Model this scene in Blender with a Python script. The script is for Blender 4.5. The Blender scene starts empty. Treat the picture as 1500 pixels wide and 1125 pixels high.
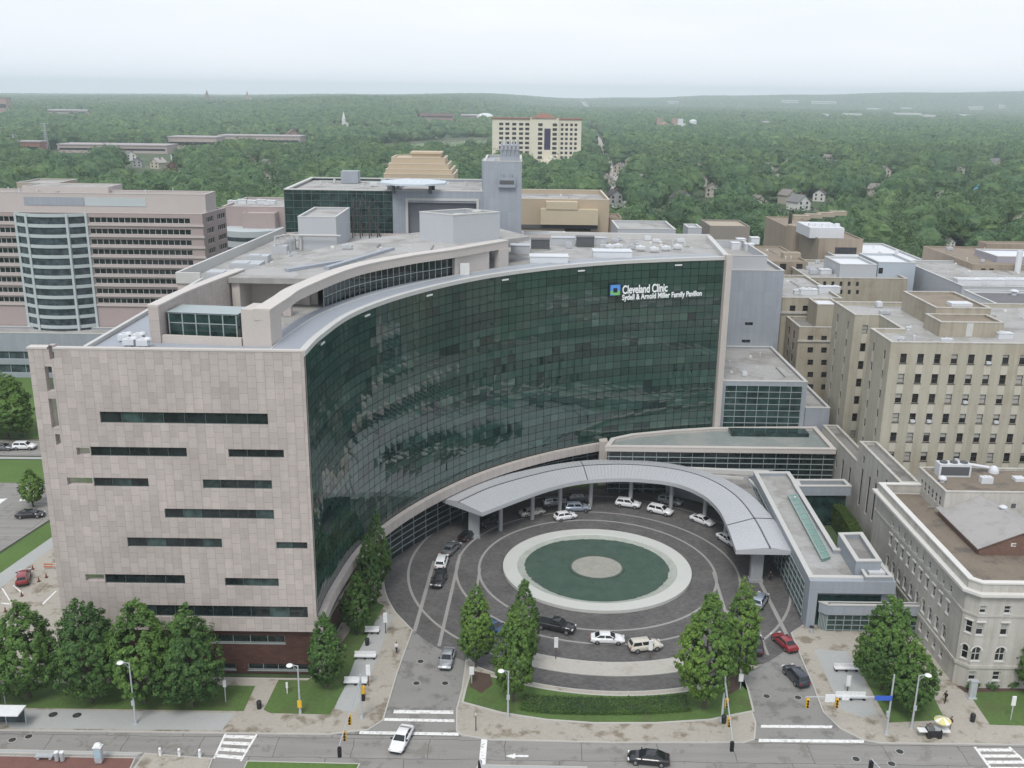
import bpy, bmesh, math, random
import numpy as np
from math import sin, cos, pi, radians, sqrt, hypot, atan2
from mathutils import Vector, Matrix
from mathutils.geometry import tessellate_polygon
random.seed(7)
SC = bpy.context.scene
COL = SC.collection

# ---------------------------------------------------------------- survey: the camera solved from the photograph, used to measure the place
F, CX, CY, CAMZ = 1437.0, 750.0, 562.5, 74.0
_dn = Vector((-62, 4887, F)).normalized()
AZ = -_dn
AY = (Vector((0, 0, 1)) - Vector((0, 0, 1)).dot(AZ) * AZ).normalized()
AX = AY.cross(AZ)
def ray(px, py):
    c = Vector(((px - CX) / F, (py - CY) / F, 1.0))
    return Vector((AX.dot(c), AY.dot(c), AZ.dot(c)))
def G(px, py, z=0.0):
    r = ray(px, py); t = (z - CAMZ) / r.z
    return Vector((r.x * t, r.y * t, z))
def D(px, py, y):
    r = ray(px, py); t = y / r.y
    return Vector((r.x * t, y, CAMZ + r.z * t))
def V(px, py, a, b):
    """meeting point of a sight line with the upright plane through ground points a and b"""
    r = ray(px, py); n = Vector((b[1] - a[1], a[0] - b[0]))
    t = (n.x * a[0] + n.y * a[1]) / (n.x * r.x + n.y * r.y)
    return Vector((r.x * t, r.y * t, CAMZ + r.z * t))
def PX(x, y, z):
    d = Vector((x, y, z - CAMZ)); c = AX * d.x + AY * d.y + AZ * d.z
    return (CX + F * c.x / c.z, CY + F * c.y / c.z)

# ---------------------------------------------------------------- materials
def lin(c):
    return tuple((v / 12.92 if v <= .04045 else ((v + .055) / 1.055) ** 2.4) for v in c)
_mats = {}
def nodes(name):
    m = bpy.data.materials.new(name); m.use_nodes = True
    nt = m.node_tree; b = nt.nodes['Principled BSDF']
    return m, nt, b
def N(nt, t, **kw):
    n = nt.nodes.new(t)
    for k, v in kw.items():
        if hasattr(n, k): setattr(n, k, v)
        else: n.inputs[k.replace('_', ' ')].default_value = v
    return n
def L(nt, a, b): nt.links.new(a, b)
def noise(nt, vec, scale, detail=4, rough=.6):
    n = N(nt, 'ShaderNodeTexNoise'); n.inputs['Scale'].default_value = scale
    n.inputs['Detail'].default_value = detail; n.inputs['Roughness'].default_value = rough
    L(nt, vec, n.inputs['Vector']); return n.outputs['Fac']
def ramp(nt, fac, pts):
    r = N(nt, 'ShaderNodeValToRGB'); L(nt, fac, r.inputs['Fac'])
    e = r.color_ramp.elements
    while len(e) < len(pts): e.new(.5)
    for q, (p, c) in zip(e, pts): q.position = p; q.color = (*c, 1) if len(c) == 3 else c
    return r.outputs['Color']
def mixc(nt, fac, a, b, mode='MIX'):
    n = N(nt, 'ShaderNodeMix'); n.data_type = 'RGBA'; n.blend_type = mode
    for s, i in ((fac, 0), (a, 6), (b, 7)):
        if isinstance(s, (int, float)): n.inputs[i].default_value = s
        elif isinstance(s, tuple): n.inputs[i].default_value = (*s, 1)
        else: L(nt, s, n.inputs[i])
    return n.outputs[2]
def world_pos(nt): return N(nt, 'ShaderNodeNewGeometry').outputs['Position']
def streaks(nt, p, amt):
    """rain streaks running down a wall"""
    mp = N(nt, 'ShaderNodeMapping'); mp.inputs['Scale'].default_value = (1.3, 1.3, .05); L(nt, p, mp.inputs[0])
    return ramp(nt, noise(nt, mp.outputs[0], 1.0, 5, .65), [(.32, (1 - amt, 1 - amt * 1.05, 1 - amt * 1.15)), (.56, (1.0, 1.0, 1.0)), (.75, (1.05, 1.05, 1.05))])
def seam_lines(nt, p, w):
    """lapped seams of a membrane roof and the grey rings left by ponding"""
    br = N(nt, 'ShaderNodeTexBrick'); br.inputs['Scale'].default_value = 1; br.inputs['Brick Width'].default_value = w * 5; br.inputs['Row Height'].default_value = w; br.inputs['Mortar Size'].default_value = .045
    br.inputs['Color1'].default_value = (1, 1, 1, 1); br.inputs['Color2'].default_value = (.95, .95, .95, 1); br.inputs['Mortar'].default_value = (.80, .80, .80, 1); L(nt, p, br.inputs['Vector'])
    pond = ramp(nt, noise(nt, p, .09, 3, .5), [(.46, (1, 1, 1)), (.50, (.80, .79, .76)), (.53, (.90, .89, .87)), (.62, (.96, .96, .95))])
    return mixc(nt, 1.0, br.outputs['Color'], pond, 'MULTIPLY')
def M(name, col, rough=.75, var=.18, s1=.35, s2=4.0, metal=0.0, spec=.4, bump=0.0, coat=0.0, stain=None, stain_amt=.5, stain_scale=.25, streak=0.0, seams=None):
    """weathered surface: base colour, two scales of variation, optional stains with a shape of their own"""
    if name in _mats: return _mats[name]
    m, nt, b = nodes(name); p = world_pos(nt)
    col = tuple(col)
    lo = tuple(c * (1 - var) for c in col); hi = tuple(min(1, c * (1 + var)) for c in col)
    c = ramp(nt, noise(nt, p, s1, 5), [(.3, lo), (.7, hi)])
    f2 = noise(nt, p, s2, 3)
    c = mixc(nt, .55, c, ramp(nt, f2, [(.3, lo), (.7, hi)]))
    if stain:
        st = ramp(nt, noise(nt, p, stain_scale, 6, .65), [(.52, (0, 0, 0)), (.62, (stain_amt,) * 3)])
        c = mixc(nt, st, c, tuple(stain))
    if streak: c = mixc(nt, 1.0, c, streaks(nt, p, streak), 'MULTIPLY')
    if seams: c = mixc(nt, 1.0, c, seam_lines(nt, p, seams), 'MULTIPLY')
    L(nt, c, b.inputs['Base Color'])
    b.inputs['Roughness'].default_value = rough; b.inputs['Metallic'].default_value = metal
    b.inputs['Specular IOR Level'].default_value = spec; b.inputs['Coat Weight'].default_value = coat
    if bump:
        bn = N(nt, 'ShaderNodeBump'); bn.inputs['Strength'].default_value = bump; bn.inputs['Distance'].default_value = .1
        L(nt, noise(nt, p, s2 * 3, 4), bn.inputs['Height']); L(nt, bn.outputs[0], b.inputs['Normal'])
    _mats[name] = m; return m
def plain(name, col, rough=.5, metal=0.0, coat=0.0, spec=.5, emit=None):
    if name in _mats: return _mats[name]
    m, nt, b = nodes(name)
    oi = N(nt, 'ShaderNodeTexCoord').outputs['Object']
    f = noise(nt, oi, 2.5, 4)
    c = ramp(nt, f, [(.25, tuple(v * .88 for v in col)), (.75, tuple(min(1, v * 1.08) for v in col))])
    L(nt, c, b.inputs['Base Color'])
    b.inputs['Roughness'].default_value = rough; b.inputs['Metallic'].default_value = metal
    b.inputs['Coat Weight'].default_value = coat; b.inputs['Specular IOR Level'].default_value = spec
    _mats[name] = m; return m
def panels(name, col, w, h, axis='xz', stagger='z', gap=.02, var=.07, rough=.8, mort=.55, rot=0.0, grime=.12, streak=.07):
    """stone or metal panels laid on an upright wall; joints follow the wall"""
    if name in _mats: return _mats[name]
    m, nt, b = nodes(name); p = world_pos(nt)
    s = N(nt, 'ShaderNodeSeparateXYZ'); L(nt, p, s.inputs[0])
    u = s.outputs['X'] if axis[0] == 'x' else s.outputs['Y']
    if axis == 'diag':
        a = N(nt, 'ShaderNodeMath', operation='ADD'); L(nt, s.outputs['X'], a.inputs[0]); L(nt, s.outputs['Y'], a.inputs[1]); u = a.outputs[0]
    cb = N(nt, 'ShaderNodeCombineXYZ')
    br = N(nt, 'ShaderNodeTexBrick'); br.inputs['Scale'].default_value = 1.0
    if stagger == 'z':
        L(nt, s.outputs['Z'], cb.inputs[0]); L(nt, u, cb.inputs[1]); br.inputs['Brick Width'].default_value = h; br.inputs['Row Height'].default_value = w
    else:
        L(nt, u, cb.inputs[0]); L(nt, s.outputs['Z'], cb.inputs[1]); br.inputs['Brick Width'].default_value = w; br.inputs['Row Height'].default_value = h
    br.offset = .5 if stagger in ('z', 'x') else 0.0
    br.inputs['Mortar Size'].default_value = gap; br.inputs['Mortar Smooth'].default_value = .1; br.inputs['Bias'].default_value = 0
    br.inputs['Color1'].default_value = (*[c * (1 - var) for c in col], 1); br.inputs['Color2'].default_value = (*[c * (1 + var) for c in col], 1)
    br.inputs['Mortar'].default_value = (*[c * mort for c in col], 1)
    L(nt, cb.outputs[0], br.inputs['Vector'])
    g = ramp(nt, noise(nt, p, .18, 6, .65), [(.3, (1 - grime,) * 3), (.7, (1 + grime * .4,) * 3)])
    c = mixc(nt, 1.0, br.outputs['Color'], g, 'MULTIPLY')
    g2 = ramp(nt, noise(nt, p, 6, 3), [(.3, (.93,) * 3), (.7, (1.05,) * 3)])
    c = mixc(nt, 1.0, c, g2, 'MULTIPLY')
    if streak: c = mixc(nt, 1.0, c, streaks(nt, p, streak), 'MULTIPLY')
    L(nt, c, b.inputs['Base Color']); b.inputs['Roughness'].default_value = rough; b.inputs['Specular IOR Level'].default_value = .3
    _mats[name] = m; return m
def glass(name, col, rough=.04, ior=1.6, metal=0.0, var=.5):
    """dark coated window glass that mirrors its surroundings"""
    if name in _mats: return _mats[name]
    m, nt, b = nodes(name); p = world_pos(nt)
    c = ramp(nt, noise(nt, p, .6, 2), [(.35, tuple(v * (1 - var) for v in col)), (.65, tuple(v * (1 + var) for v in col))])
    L(nt, c, b.inputs['Base Color']); b.inputs['Roughness'].default_value = rough; b.inputs['IOR'].default_value = ior; b.inputs['Metallic'].default_value = metal
    bn = N(nt, 'ShaderNodeBump'); bn.inputs['Strength'].default_value = .03; bn.inputs['Distance'].default_value = .2
    L(nt, noise(nt, p, .5, 2), bn.inputs['Height']); L(nt, bn.outputs[0], b.inputs['Normal'])
    _mats[name] = m; return m

# ---------------------------------------------------------------- mesh builder
class MB:
    def __init__(s): s.v = []; s.f = []; s.m = []
    def add(s, vs, fs, mi=0):
        k = len(s.v); s.v += [tuple(p) for p in vs]
        for f in fs: s.f.append(tuple(i + k for i in f)); s.m.append(mi)
        return s
    def quad(s, a, b, c, d, mi=0): return s.add([a, b, c, d], [(0, 1, 2, 3)], mi)
    def box(s, x0, y0, z0, x1, y1, z1, mi=0):
        return s.add([(x0, y0, z0), (x1, y0, z0), (x1, y1, z0), (x0, y1, z0), (x0, y0, z1), (x1, y0, z1), (x1, y1, z1), (x0, y1, z1)],
                     [(3, 2, 1, 0), (4, 5, 6, 7), (0, 1, 5, 4), (1, 2, 6, 5), (2, 3, 7, 6), (3, 0, 4, 7)], mi)
    def obox(s, a, b, w, z0, z1, mi=0):
        """upright slab of width w between ground points a and b"""
        d = Vector((b[0] - a[0], b[1] - a[1])).normalized(); n = Vector((-d.y, d.x)) * w / 2
        p = [(a[0] + n.x, a[1] + n.y), (a[0] - n.x, a[1] - n.y), (b[0] - n.x, b[1] - n.y), (b[0] + n.x, b[1] + n.y)]
        return s.prism(p, z0, z1, mi)
    def prism(s, poly, z0, z1, mi=0, top=None, bottom=True):
        poly = ccw(poly); n = len(poly)
        vs = [(p[0], p[1], z0) for p in poly] + [(p[0], p[1], z1) for p in poly]
        s.add(vs, [(i, (i + 1) % n, n + (i + 1) % n, n + i) for i in range(n)], mi)
        s.cap(poly, z1, mi if top is None else top)
        if bottom: s.cap(poly, z0, mi, True)
        return s
    def cap(s, poly, z, mi=0, flip=False):
        poly = ccw(poly)
        tri = tessellate_polygon([[Vector((p[0], p[1], 0)) for p in poly]])
        zz = z if callable(z) else (lambda x, y: z)
        fs = []
        for t in tri:
            a, b, c = [poly[i] for i in t]
            ar = (b[0] - a[0]) * (c[1] - a[1]) - (c[0] - a[0]) * (b[1] - a[1])
            t = t if (ar > 0) != flip else (t[0], t[2], t[1]); fs.append(tuple(t))
        return s.add([(p[0], p[1], zz(p[0], p[1])) for p in poly], fs, mi)
    def tube(s, a, b, r0, r1=None, n=8, mi=0, caps=True):
        r1 = r0 if r1 is None else r1
        a = Vector(a); b = Vector(b); d = (b - a).normalized()
        u = d.orthogonal().normalized(); w = d.cross(u)
        vs = [a + (u * cos(2 * pi * i / n) + w * sin(2 * pi * i / n)) * r0 for i in range(n)] + [b + (u * cos(2 * pi * i / n) + w * sin(2 * pi * i / n)) * r1 for i in range(n)]
        fs = [(i, (i + 1) % n, n + (i + 1) % n, n + i) for i in range(n)]
        if caps: fs += [tuple(range(n - 1, -1, -1)), tuple(range(n, 2 * n))]
        return s.add(vs, fs, mi)
    def dome(s, c, r, h, n=16, k=5, mi=0):
        vs = []; fs = []
        for j in range(k):
            a = j / k * pi / 2
            vs += [(c[0] + r * cos(a) * cos(2 * pi * i / n), c[1] + r * cos(a) * sin(2 * pi * i / n), c[2] + h * sin(a)) for i in range(n)]
        vs.append((c[0], c[1], c[2] + h))
        for j in range(k - 1): fs += [(j * n + i, j * n + (i + 1) % n, (j + 1) * n + (i + 1) % n, (j + 1) * n + i) for i in range(n)]
        fs += [((k - 1) * n + i, (k - 1) * n + (i + 1) % n, k * n) for i in range(n)]
        return s.add(vs, fs, mi)
    def strip(s, A, B, za, zb, mi=0):
        """surface between two plan paths of equal count"""
        n = len(A)
        f = lambda z, i: z[i] if hasattr(z, '__len__') else z
        return s.add([(A[i][0], A[i][1], f(za, i)) for i in range(n)] + [(B[i][0], B[i][1], f(zb, i)) for i in range(n)],
                     [(i, i + 1, n + i + 1, n + i) for i in range(n - 1)], mi)
    def sweep(s, A, B, z0, z1, mi=0):
        """closed bar filling the space between plan paths A and B, z0 to z1"""
        s.strip(A, B, z1, z1, mi); s.strip(B, A, z0, z0, mi); s.strip(A, A, z0, z1, mi); s.strip(B, B, z1, z0, mi)
        for i in (0, -1): s.quad((*A[i][:2], z0), (*B[i][:2], z0), (*B[i][:2], z1), (*A[i][:2], z1), mi)
        return s
    def build(s, name, mats, parent=None, local=False, smooth=False):
        me = bpy.data.meshes.new(name)
        o0 = parent_world(parent) if (parent is not None and not local) else Vector((0, 0, 0))
        vs = [(a - o0.x, b - o0.y, c - o0.z) for a, b, c in s.v]
        me.from_pydata(vs, [], s.f)
        if not isinstance(mats, (list, tuple)): mats = [mats]
        for m in mats: me.materials.append(m)
        if len(mats) > 1: me.polygons.foreach_set('material_index', s.m)
        if smooth: me.polygons.foreach_set('use_smooth', [True] * len(me.polygons))
        me.update()
        o = bpy.data.objects.new(name, me); COL.objects.link(o)
        if parent is not None: o.parent = parent
        return o
def parent_world(p):
    v = Vector((0, 0, 0))
    while p is not None: v += p.location; p = p.parent
    return v
def area(poly): return sum(poly[i][0] * poly[(i + 1) % len(poly)][1] - poly[(i + 1) % len(poly)][0] * poly[i][1] for i in range(len(poly))) / 2
def ccw(poly):
    poly = [(p[0], p[1]) for p in poly]
    return poly if area(poly) > 0 else poly[::-1]
def inset(poly, t):
    poly = ccw(poly); n = len(poly); out = []
    for i in range(n):
        a, b, c = Vector(poly[i - 1]), Vector(poly[i]), Vector(poly[(i + 1) % n])
        d0 = (b - a).normalized(); d1 = (c - b).normalized()
        n0 = Vector((-d0.y, d0.x)); n1 = Vector((-d1.y, d1.x)); k = 1 + n0.dot(n1)
        q = b + (n0 + n1) * (t / max(k, .3)); out.append((q.x, q.y))
    return out
def spline(pts, n):
    """even resampling of a smooth curve through pts"""
    P = [Vector(p[:2]) for p in pts]; P = [P[0] * 2 - P[1]] + P + [P[-1] * 2 - P[-2]]
    d = []
    for i in range(1, len(P) - 2):
        for k in range(40):
            t = k / 40; a, b, c, e = P[i - 1:i + 3]
            d.append(.5 * ((2 * b) + (c - a) * t + (2 * a - 5 * b + 4 * c - e) * t * t + (3 * b - a - 3 * c + e) * t ** 3))
    d.append(P[-2]); return resample(d, n)
def resample(d, n):
    L_ = [0]
    for i in range(1, len(d)): L_.append(L_[-1] + (d[i] - d[i - 1]).length)
    out = []; j = 0
    for k in range(n):
        t = L_[-1] * k / (n - 1)
        while j < len(d) - 2 and L_[j + 1] < t: j += 1
        s = (t - L_[j]) / max(1e-9, L_[j + 1] - L_[j]); out.append(d[j].lerp(d[j + 1], s))
    return out
def offset(path, t):
    """shift a plan path to its right-hand side by t"""
    out = []
    for i in range(len(path)):
        a = path[max(0, i - 1)]; b = path[min(len(path) - 1, i + 1)]; d = (b - a).normalized()
        out.append(path[i] + Vector((d.y, -d.x)) * t)
    return out
def arc(c, r, a0, a1, n, ry=None):
    ry = r if ry is None else ry
    return [Vector((c[0] + r * cos(radians(a0 + (a1 - a0) * i / (n - 1))), c[1] + ry * sin(radians(a0 + (a1 - a0) * i / (n - 1))))) for i in range(n)]

# ---------------------------------------------------------------- things
def tag(o, label=None, cat=None, group=None, kind=None):
    if label: o['label'] = label
    if cat: o['category'] = cat
    if group: o['group'] = group
    if kind: o['kind'] = kind
    return o
def thing(name, label, cat, loc=(0, 0, 0), rz=0.0, group=None):
    o = bpy.data.objects.new(name, None); COL.objects.link(o)
    o.location = Vector((loc[0], loc[1], loc[2] if len(loc) > 2 else 0)); o.rotation_euler = (0, 0, rz)
    o.empty_display_size = .5
    return tag(o, label, cat, group)
def copy_tree(o, parent=None):
    c = o.copy(); COL.objects.link(c)
    if parent is not None: c.parent = parent
    for ch in list(o.children): copy_tree(ch, c)
    return c
def structure(mb, name, mats): return tag(mb.build(name, mats), kind='structure')

# ---------------------------------------------------------------- walls with real openings
def wall_grid(mb, A, B, z0, z1, holes, depth=.25, mi=0, reveal=None, back=False, stripe=None):
    """wall face from ground point A to B (outside on the right hand), cut by holes (u0,v0,u1,v1) in metres along / above z0"""
    A = Vector(A[:2]); B = Vector(B[:2]); d = (B - A); W = d.length; d.normalize(); n = Vector((d.y, -d.x)); Hh = z1 - z0
    rv = mi if reveal is None else reveal
    us = sorted({0, W, *[min(max(h[i], 0), W) for h in holes for i in (0, 2)]}); vs = sorted({0, Hh, *[min(max(h[i], 0), Hh) for h in holes for i in (1, 3)]})
    p = lambda u, v, k=0.0: (A.x + d.x * u - n.x * k, A.y + d.y * u - n.y * k, z0 + v)
    inside = lambda u, v: any(h[0] - 1e-6 < u < h[2] + 1e-6 and h[1] - 1e-6 < v < h[3] + 1e-6 for h in holes)
    hv = [h[1] for h in holes] + [h[3] for h in holes]
    def sm(u, v): return stripe if stripe is not None and min(hv) - 1.2 < v < max(hv) + .7 and any(h[0] < u < h[2] for h in holes) else mi
    for j in range(len(vs) - 1):
        i = 0
        while i < len(us) - 1:
            vm = (vs[j] + vs[j + 1]) / 2; m_ = sm((us[i] + us[i + 1]) / 2, vm)
            if inside((us[i] + us[i + 1]) / 2, vm): i += 1; continue
            k = i
            while k < len(us) - 1 and not inside((us[k] + us[k + 1]) / 2, vm) and sm((us[k] + us[k + 1]) / 2, vm) == m_: k += 1
            mb.quad(p(us[i], vs[j]), p(us[k], vs[j]), p(us[k], vs[j + 1]), p(us[i], vs[j + 1]), m_)
            if back: mb.quad(p(us[k], vs[j], depth), p(us[i], vs[j], depth), p(us[i], vs[j + 1], depth), p(us[k], vs[j + 1], depth), mi)
            i = k
    for u0, v0, u1, v1 in holes:
        for a, b in (((u0, v0), (u1, v0)), ((u1, v0), (u1, v1)), ((u1, v1), (u0, v1)), ((u0, v1), (u0, v0))):
            mb.quad(p(*a), p(*b), p(*b, depth), p(*a, depth), rv)
def window(root, A, B, z0, h, depth=.25, frame=.07, fm=None, gm=None, bars=0, rails=1, blind=None, bm=None, name='window', sill=None, arch=False, gm2=None):
    """window set into a hole: frame mesh with its pane as a child"""
    A = Vector(A[:2]); B = Vector(B[:2]); d = (B - A).normalized(); n = Vector((d.y, -d.x))
    p = lambda u, v, k=0.0: (A.x + d.x * u - n.x * k, A.y + d.y * u - n.y * k, z0 + v)
    u0, v0, u1, v1 = h
    mb = MB()
    def bar(a0, b0, a1, b1, k0, k1):
        c = [p(a0, b0, k0), p(a1, b0, k0), p(a1, b1, k0), p(a0, b1, k0), p(a0, b0, k1), p(a1, b0, k1), p(a1, b1, k1), p(a0, b1, k1)]
        mb.add(c, [(0, 1, 2, 3), (0, 4, 5, 1), (1, 5, 6, 2), (2, 6, 7, 3), (3, 7, 4, 0)])
    k0, k1 = depth - .08, depth + .02; f = frame
    bar(u0, v0, u1, v0 + f, k0, k1); bar(u0, v1 - f, u1, v1, k0, k1); bar(u0, v0 + f, u0 + f, v1 - f, k0, k1); bar(u1 - f, v0 + f, u1, v1 - f, k0, k1)
    for i in range(bars):
        u = u0 + (u1 - u0) * (i + 1) / (bars + 1); bar(u - f / 2, v0 + f, u + f / 2, v1 - f, k0 + .01, k1)
    for i in range(rails):
        v = v0 + (v1 - v0) * (i + 1) / (rails + 1); bar(u0 + f, v - f / 2, u1 - f, v + f / 2, k0 + .015, k1)
    if sill: bar(u0 - .1, v0 - .14, u1 + .1, v0 - .003, -.08, .1)
    w = mb.build(name, fm, root)
    g = MB(); g.quad(p(u0, v0, depth), p(u1, v0, depth), p(u1, v1, depth), p(u0, v1, depth))
    if blind:
        vb = v1 - (v1 - v0) * blind
        g.quad(p(u0 + f, vb, depth - .02), p(u1 - f, vb, depth - .02), p(u1 - f, v1 - f, depth - .02), p(u0 + f, v1 - f, depth - .02), 1)
        g.build('pane', [gm, bm], w)
    elif gm2 is not None and bars:
        g = MB(); rr = random.Random(int(u0 * 31 + v0 * 17))
        for i in range(bars + 1):
            ua, ub = u0 + (u1 - u0) * i / (bars + 1), u0 + (u1 - u0) * (i + 1) / (bars + 1); g.quad(p(ua, v0, depth), p(ub, v0, depth), p(ub, v1, depth), p(ua, v1, depth), 1 if rr.random() < .22 else 0)
        g.build('pane', [gm, gm2], w)
    else: g.build('pane', gm, w)
    return w
def flat_block(root, poly, z0, z1, wall, roof, coping=None, para=.7, t=.4, holes=None, depth=.25, cop_h=.18, cop_out=.06, reveal=None, names=('wall', 'roof', 'coping'), stripe=None):
    """building block with a parapet, a roof deck sunk behind it and a coping; holes: {edge index: [rects]} on the ccw polygon"""
    poly = ccw(poly); n = len(poly); inn = inset(poly, t); zr = z1 - para; holes = holes or {}
    w = MB()
    for i in range(n):
        a, b = poly[i], poly[(i + 1) % n]
        if i in holes: wall_grid(w, a, b, z0, z1, holes[i], depth, 0, 1 if reveal else None, stripe=(2 if reveal else 1) if stripe else None)
        else: w.quad((*a, z0), (*b, z0), (*b, z1), (*a, z1))
        a2, b2 = inn[i], inn[(i + 1) % n]
        w.quad((*b2, zr), (*a2, zr), (*a2, z1), (*b2, z1)); w.quad((*a, z1), (*b, z1), (*b2, z1), (*a2, z1))
    wo = w.build(names[0], [m for m in (wall, reveal, stripe) if m], root)
    r = MB(); r.cap(inn, zr); ro = r.build(names[1], roof, root)
    if coping:
        c = MB(); o1 = inset(poly, -cop_out); i1 = inset(poly, t + cop_out)
        for i in range(n):
            j = (i + 1) % n
            c.quad((*o1[i], z1 + .004), (*o1[j], z1 + .004), (*o1[j], z1 + cop_h), (*o1[i], z1 + cop_h)); c.quad((*o1[i], z1 + cop_h), (*o1[j], z1 + cop_h), (*i1[j], z1 + cop_h), (*i1[i], z1 + cop_h))
            c.quad((*i1[j], z1 + .004), (*i1[i], z1 + .004), (*i1[i], z1 + cop_h), (*i1[j], z1 + cop_h)); c.quad((*o1[j], z1 + .004), (*o1[i], z1 + .004), (*i1[i], z1 + .004), (*i1[j], z1 + .004))
        c.build(names[2], coping, root)
    return wo, ro
def rect(x0, y0, x1, y1): return [(x0, y0), (x1, y0), (x1, y1), (x0, y1)]
# ================================================================ camera, sky, sun, air
cam = bpy.data.cameras.new('camera'); camo = bpy.data.objects.new('camera', cam); COL.objects.link(camo)
cam.sensor_width = 36.0; cam.lens = 36.0 * F / 1500.0; cam.clip_start = 1.0; cam.clip_end = 60000
R3 = Matrix((AX, AY, AZ))                       # camera axes (right, down, forward) as columns in the world
mw = Matrix(((R3[0][0], -R3[0][1], -R3[0][2]), (R3[1][0], -R3[1][1], -R3[1][2]), (R3[2][0], -R3[2][1], -R3[2][2]))).to_4x4()
mw.translation = (0, 0, CAMZ); camo.matrix_world = mw
SC.camera = camo
SC.view_settings.view_transform = 'Standard'; SC.view_settings.look = 'None'; SC.view_settings.exposure = 0.34; SC.view_settings.gamma = 1.0
SC.cycles.max_bounces = 6; SC.cycles.volume_bounces = 3; SC.cycles.diffuse_bounces = 3; SC.cycles.glossy_bounces = 3; SC.cycles.transmission_bounces = 2
SUN_EL, SUN_AZ = 56.0, 196.0                      # azimuth clockwise from +Y
W = bpy.data.worlds.new('World'); SC.world = W; W.use_nodes = True
nt = W.node_tree; bg = nt.nodes['Background']
sky = nt.nodes.new('ShaderNodeTexSky'); sky.sky_type = 'NISHITA'; sky.sun_disc = False
sky.sun_elevation = radians(SUN_EL); sky.sun_rotation = radians(SUN_AZ); sky.altitude = 200; sky.air_density = 1.2; sky.dust_density = 3.0
tc = nt.nodes.new('ShaderNodeTexCoord')
mp = nt.nodes.new('ShaderNodeMapping'); mp.inputs['Scale'].default_value = (1.0, 1.0, 6.0); L(nt, tc.outputs['Generated'], mp.inputs[0])
n1 = noise(nt, mp.outputs[0], 1.6, 6, .55)
cl = ramp(nt, n1, [(.30, (6.3, 6.6, 7.15)), (.50, (6.9, 7.1, 7.5)), (.72, (7.5, 7.6, 7.75))])
sp = nt.nodes.new('ShaderNodeSeparateXYZ'); L(nt, tc.outputs['Generated'], sp.inputs[0])
# the overcast is a little brighter and whiter near the horizon on the left, greyer overhead
hz = ramp(nt, sp.outputs['Z'], [(.0, (1.10, 1.10, 1.10)), (.03, (1.0, 1.005, 1.015)), (.08, (.93, .945, .975)), (.16, (.92, .94, .98)), (.4, (.86, .885, .94)), (1, (.9, .9, .92))])
clm = mixc(nt, 1.0, cl, hz, 'MULTIPLY')
fin = mixc(nt, .94, sky.outputs[0], clm)
L(nt, fin, bg.inputs['Color']); bg.inputs['Strength'].default_value = .12
sun = bpy.data.lights.new('sun', 'SUN'); sun.energy = 1.75; sun.angle = radians(20); sun.color = (1.0, .97, .92)
suno = bpy.data.objects.new('sun', sun); COL.objects.link(suno)
sd = Vector((sin(radians(SUN_AZ)) * cos(radians(SUN_EL)), cos(radians(SUN_AZ)) * cos(radians(SUN_EL)), sin(radians(SUN_EL))))
suno.rotation_euler = (-sd).to_track_quat('-Z', 'Y').to_euler(); suno.location = (0, 0, 300)
HAZE = 0.00012
hb = MB(); hb.box(-13000, -1200, -8, 13000, 15500, 215)
ho = hb.build('haze', nodes('haze_air')[0]); tag(ho, kind='stuff')
hm = ho.data.materials[0]; hnt = hm.node_tree; hnt.nodes.remove(hnt.nodes['Principled BSDF'])
pv = hnt.nodes.new('ShaderNodeVolumePrincipled'); pv.inputs['Density'].default_value = HAZE; pv.inputs['Color'].default_value = (.84, .93, 1.0, 1); pv.inputs['Anisotropy'].default_value = .0
L(hnt, pv.outputs[0], hnt.nodes['Material Output'].inputs['Volume'])
# ================================================================ terrain
def smooth(t): t = min(1, max(0, t)); return t * t * (3 - 2 * t)
def skyline(a):
    """photo skyline above (+) or below (-) the true horizon in photo pixels, by direction a = x / y"""
    pts = [(-.9, -15), (-.52, -16), (-.30, -13), (-.14, -6), (-.03, 0), (.05, -5), (.12, -3), (.2, 2), (.28, 5), (.4, 9), (.52, 13), (.9, 15)]
    for (a0, e0), (a1, e1) in zip(pts, pts[1:]):
        if a <= a1: return e0 + (e1 - e0) * smooth((a - a0) / (a1 - a0)) if a > a0 else e0
    return pts[-1][1]
def height(x, y):
    if y < 900: return 0.0
    a = max(-.9, min(.9, x / y)); e = skyline(a)
    yr = 4200 + 5000 * smooth((a + .16) / .24)          # distance of the ridge: near on the left, far on the right
    y0 = 1300 + 4600 * smooth((a + .10) / .22)
    top = CAMZ + e / F * yr - 12
    und = (sin(x * .004 + 1) * sin(y * .003) + sin(x * .0017 - y * .0013)) * 3.0 * smooth((y - 1200) / 2500)
    return top * smooth((y - y0) / (yr - y0)) + und
gx = sorted({*[-12000 + i * 1000 for i in range(7)], *[-5500 + i * 250 for i in range(45)], *[12000 - i * 1000 for i in range(7)]})
gy = [-1100, -400, 0, 300, 600, 900] + [900 + 120 * i for i in range(1, 55)] + [7500 + 300 * i for i in range(1, 15)] + [12500, 13500, 15000]
mb = MB(); nx = len(gx)
mb.add([(x, y, height(x, y) - .12) for y in gy for x in gx], [(j * nx + i, j * nx + i + 1, (j + 1) * nx + i + 1, (j + 1) * nx + i) for j in range(len(gy) - 1) for i in range(nx - 1)])
m_ground = M('ground_turf', (.055, .085, .035), .95, .35, .02, .3, stain=(.16, .15, .12), stain_amt=.8, stain_scale=.012)
structure(mb, 'ground', m_ground)

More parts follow.
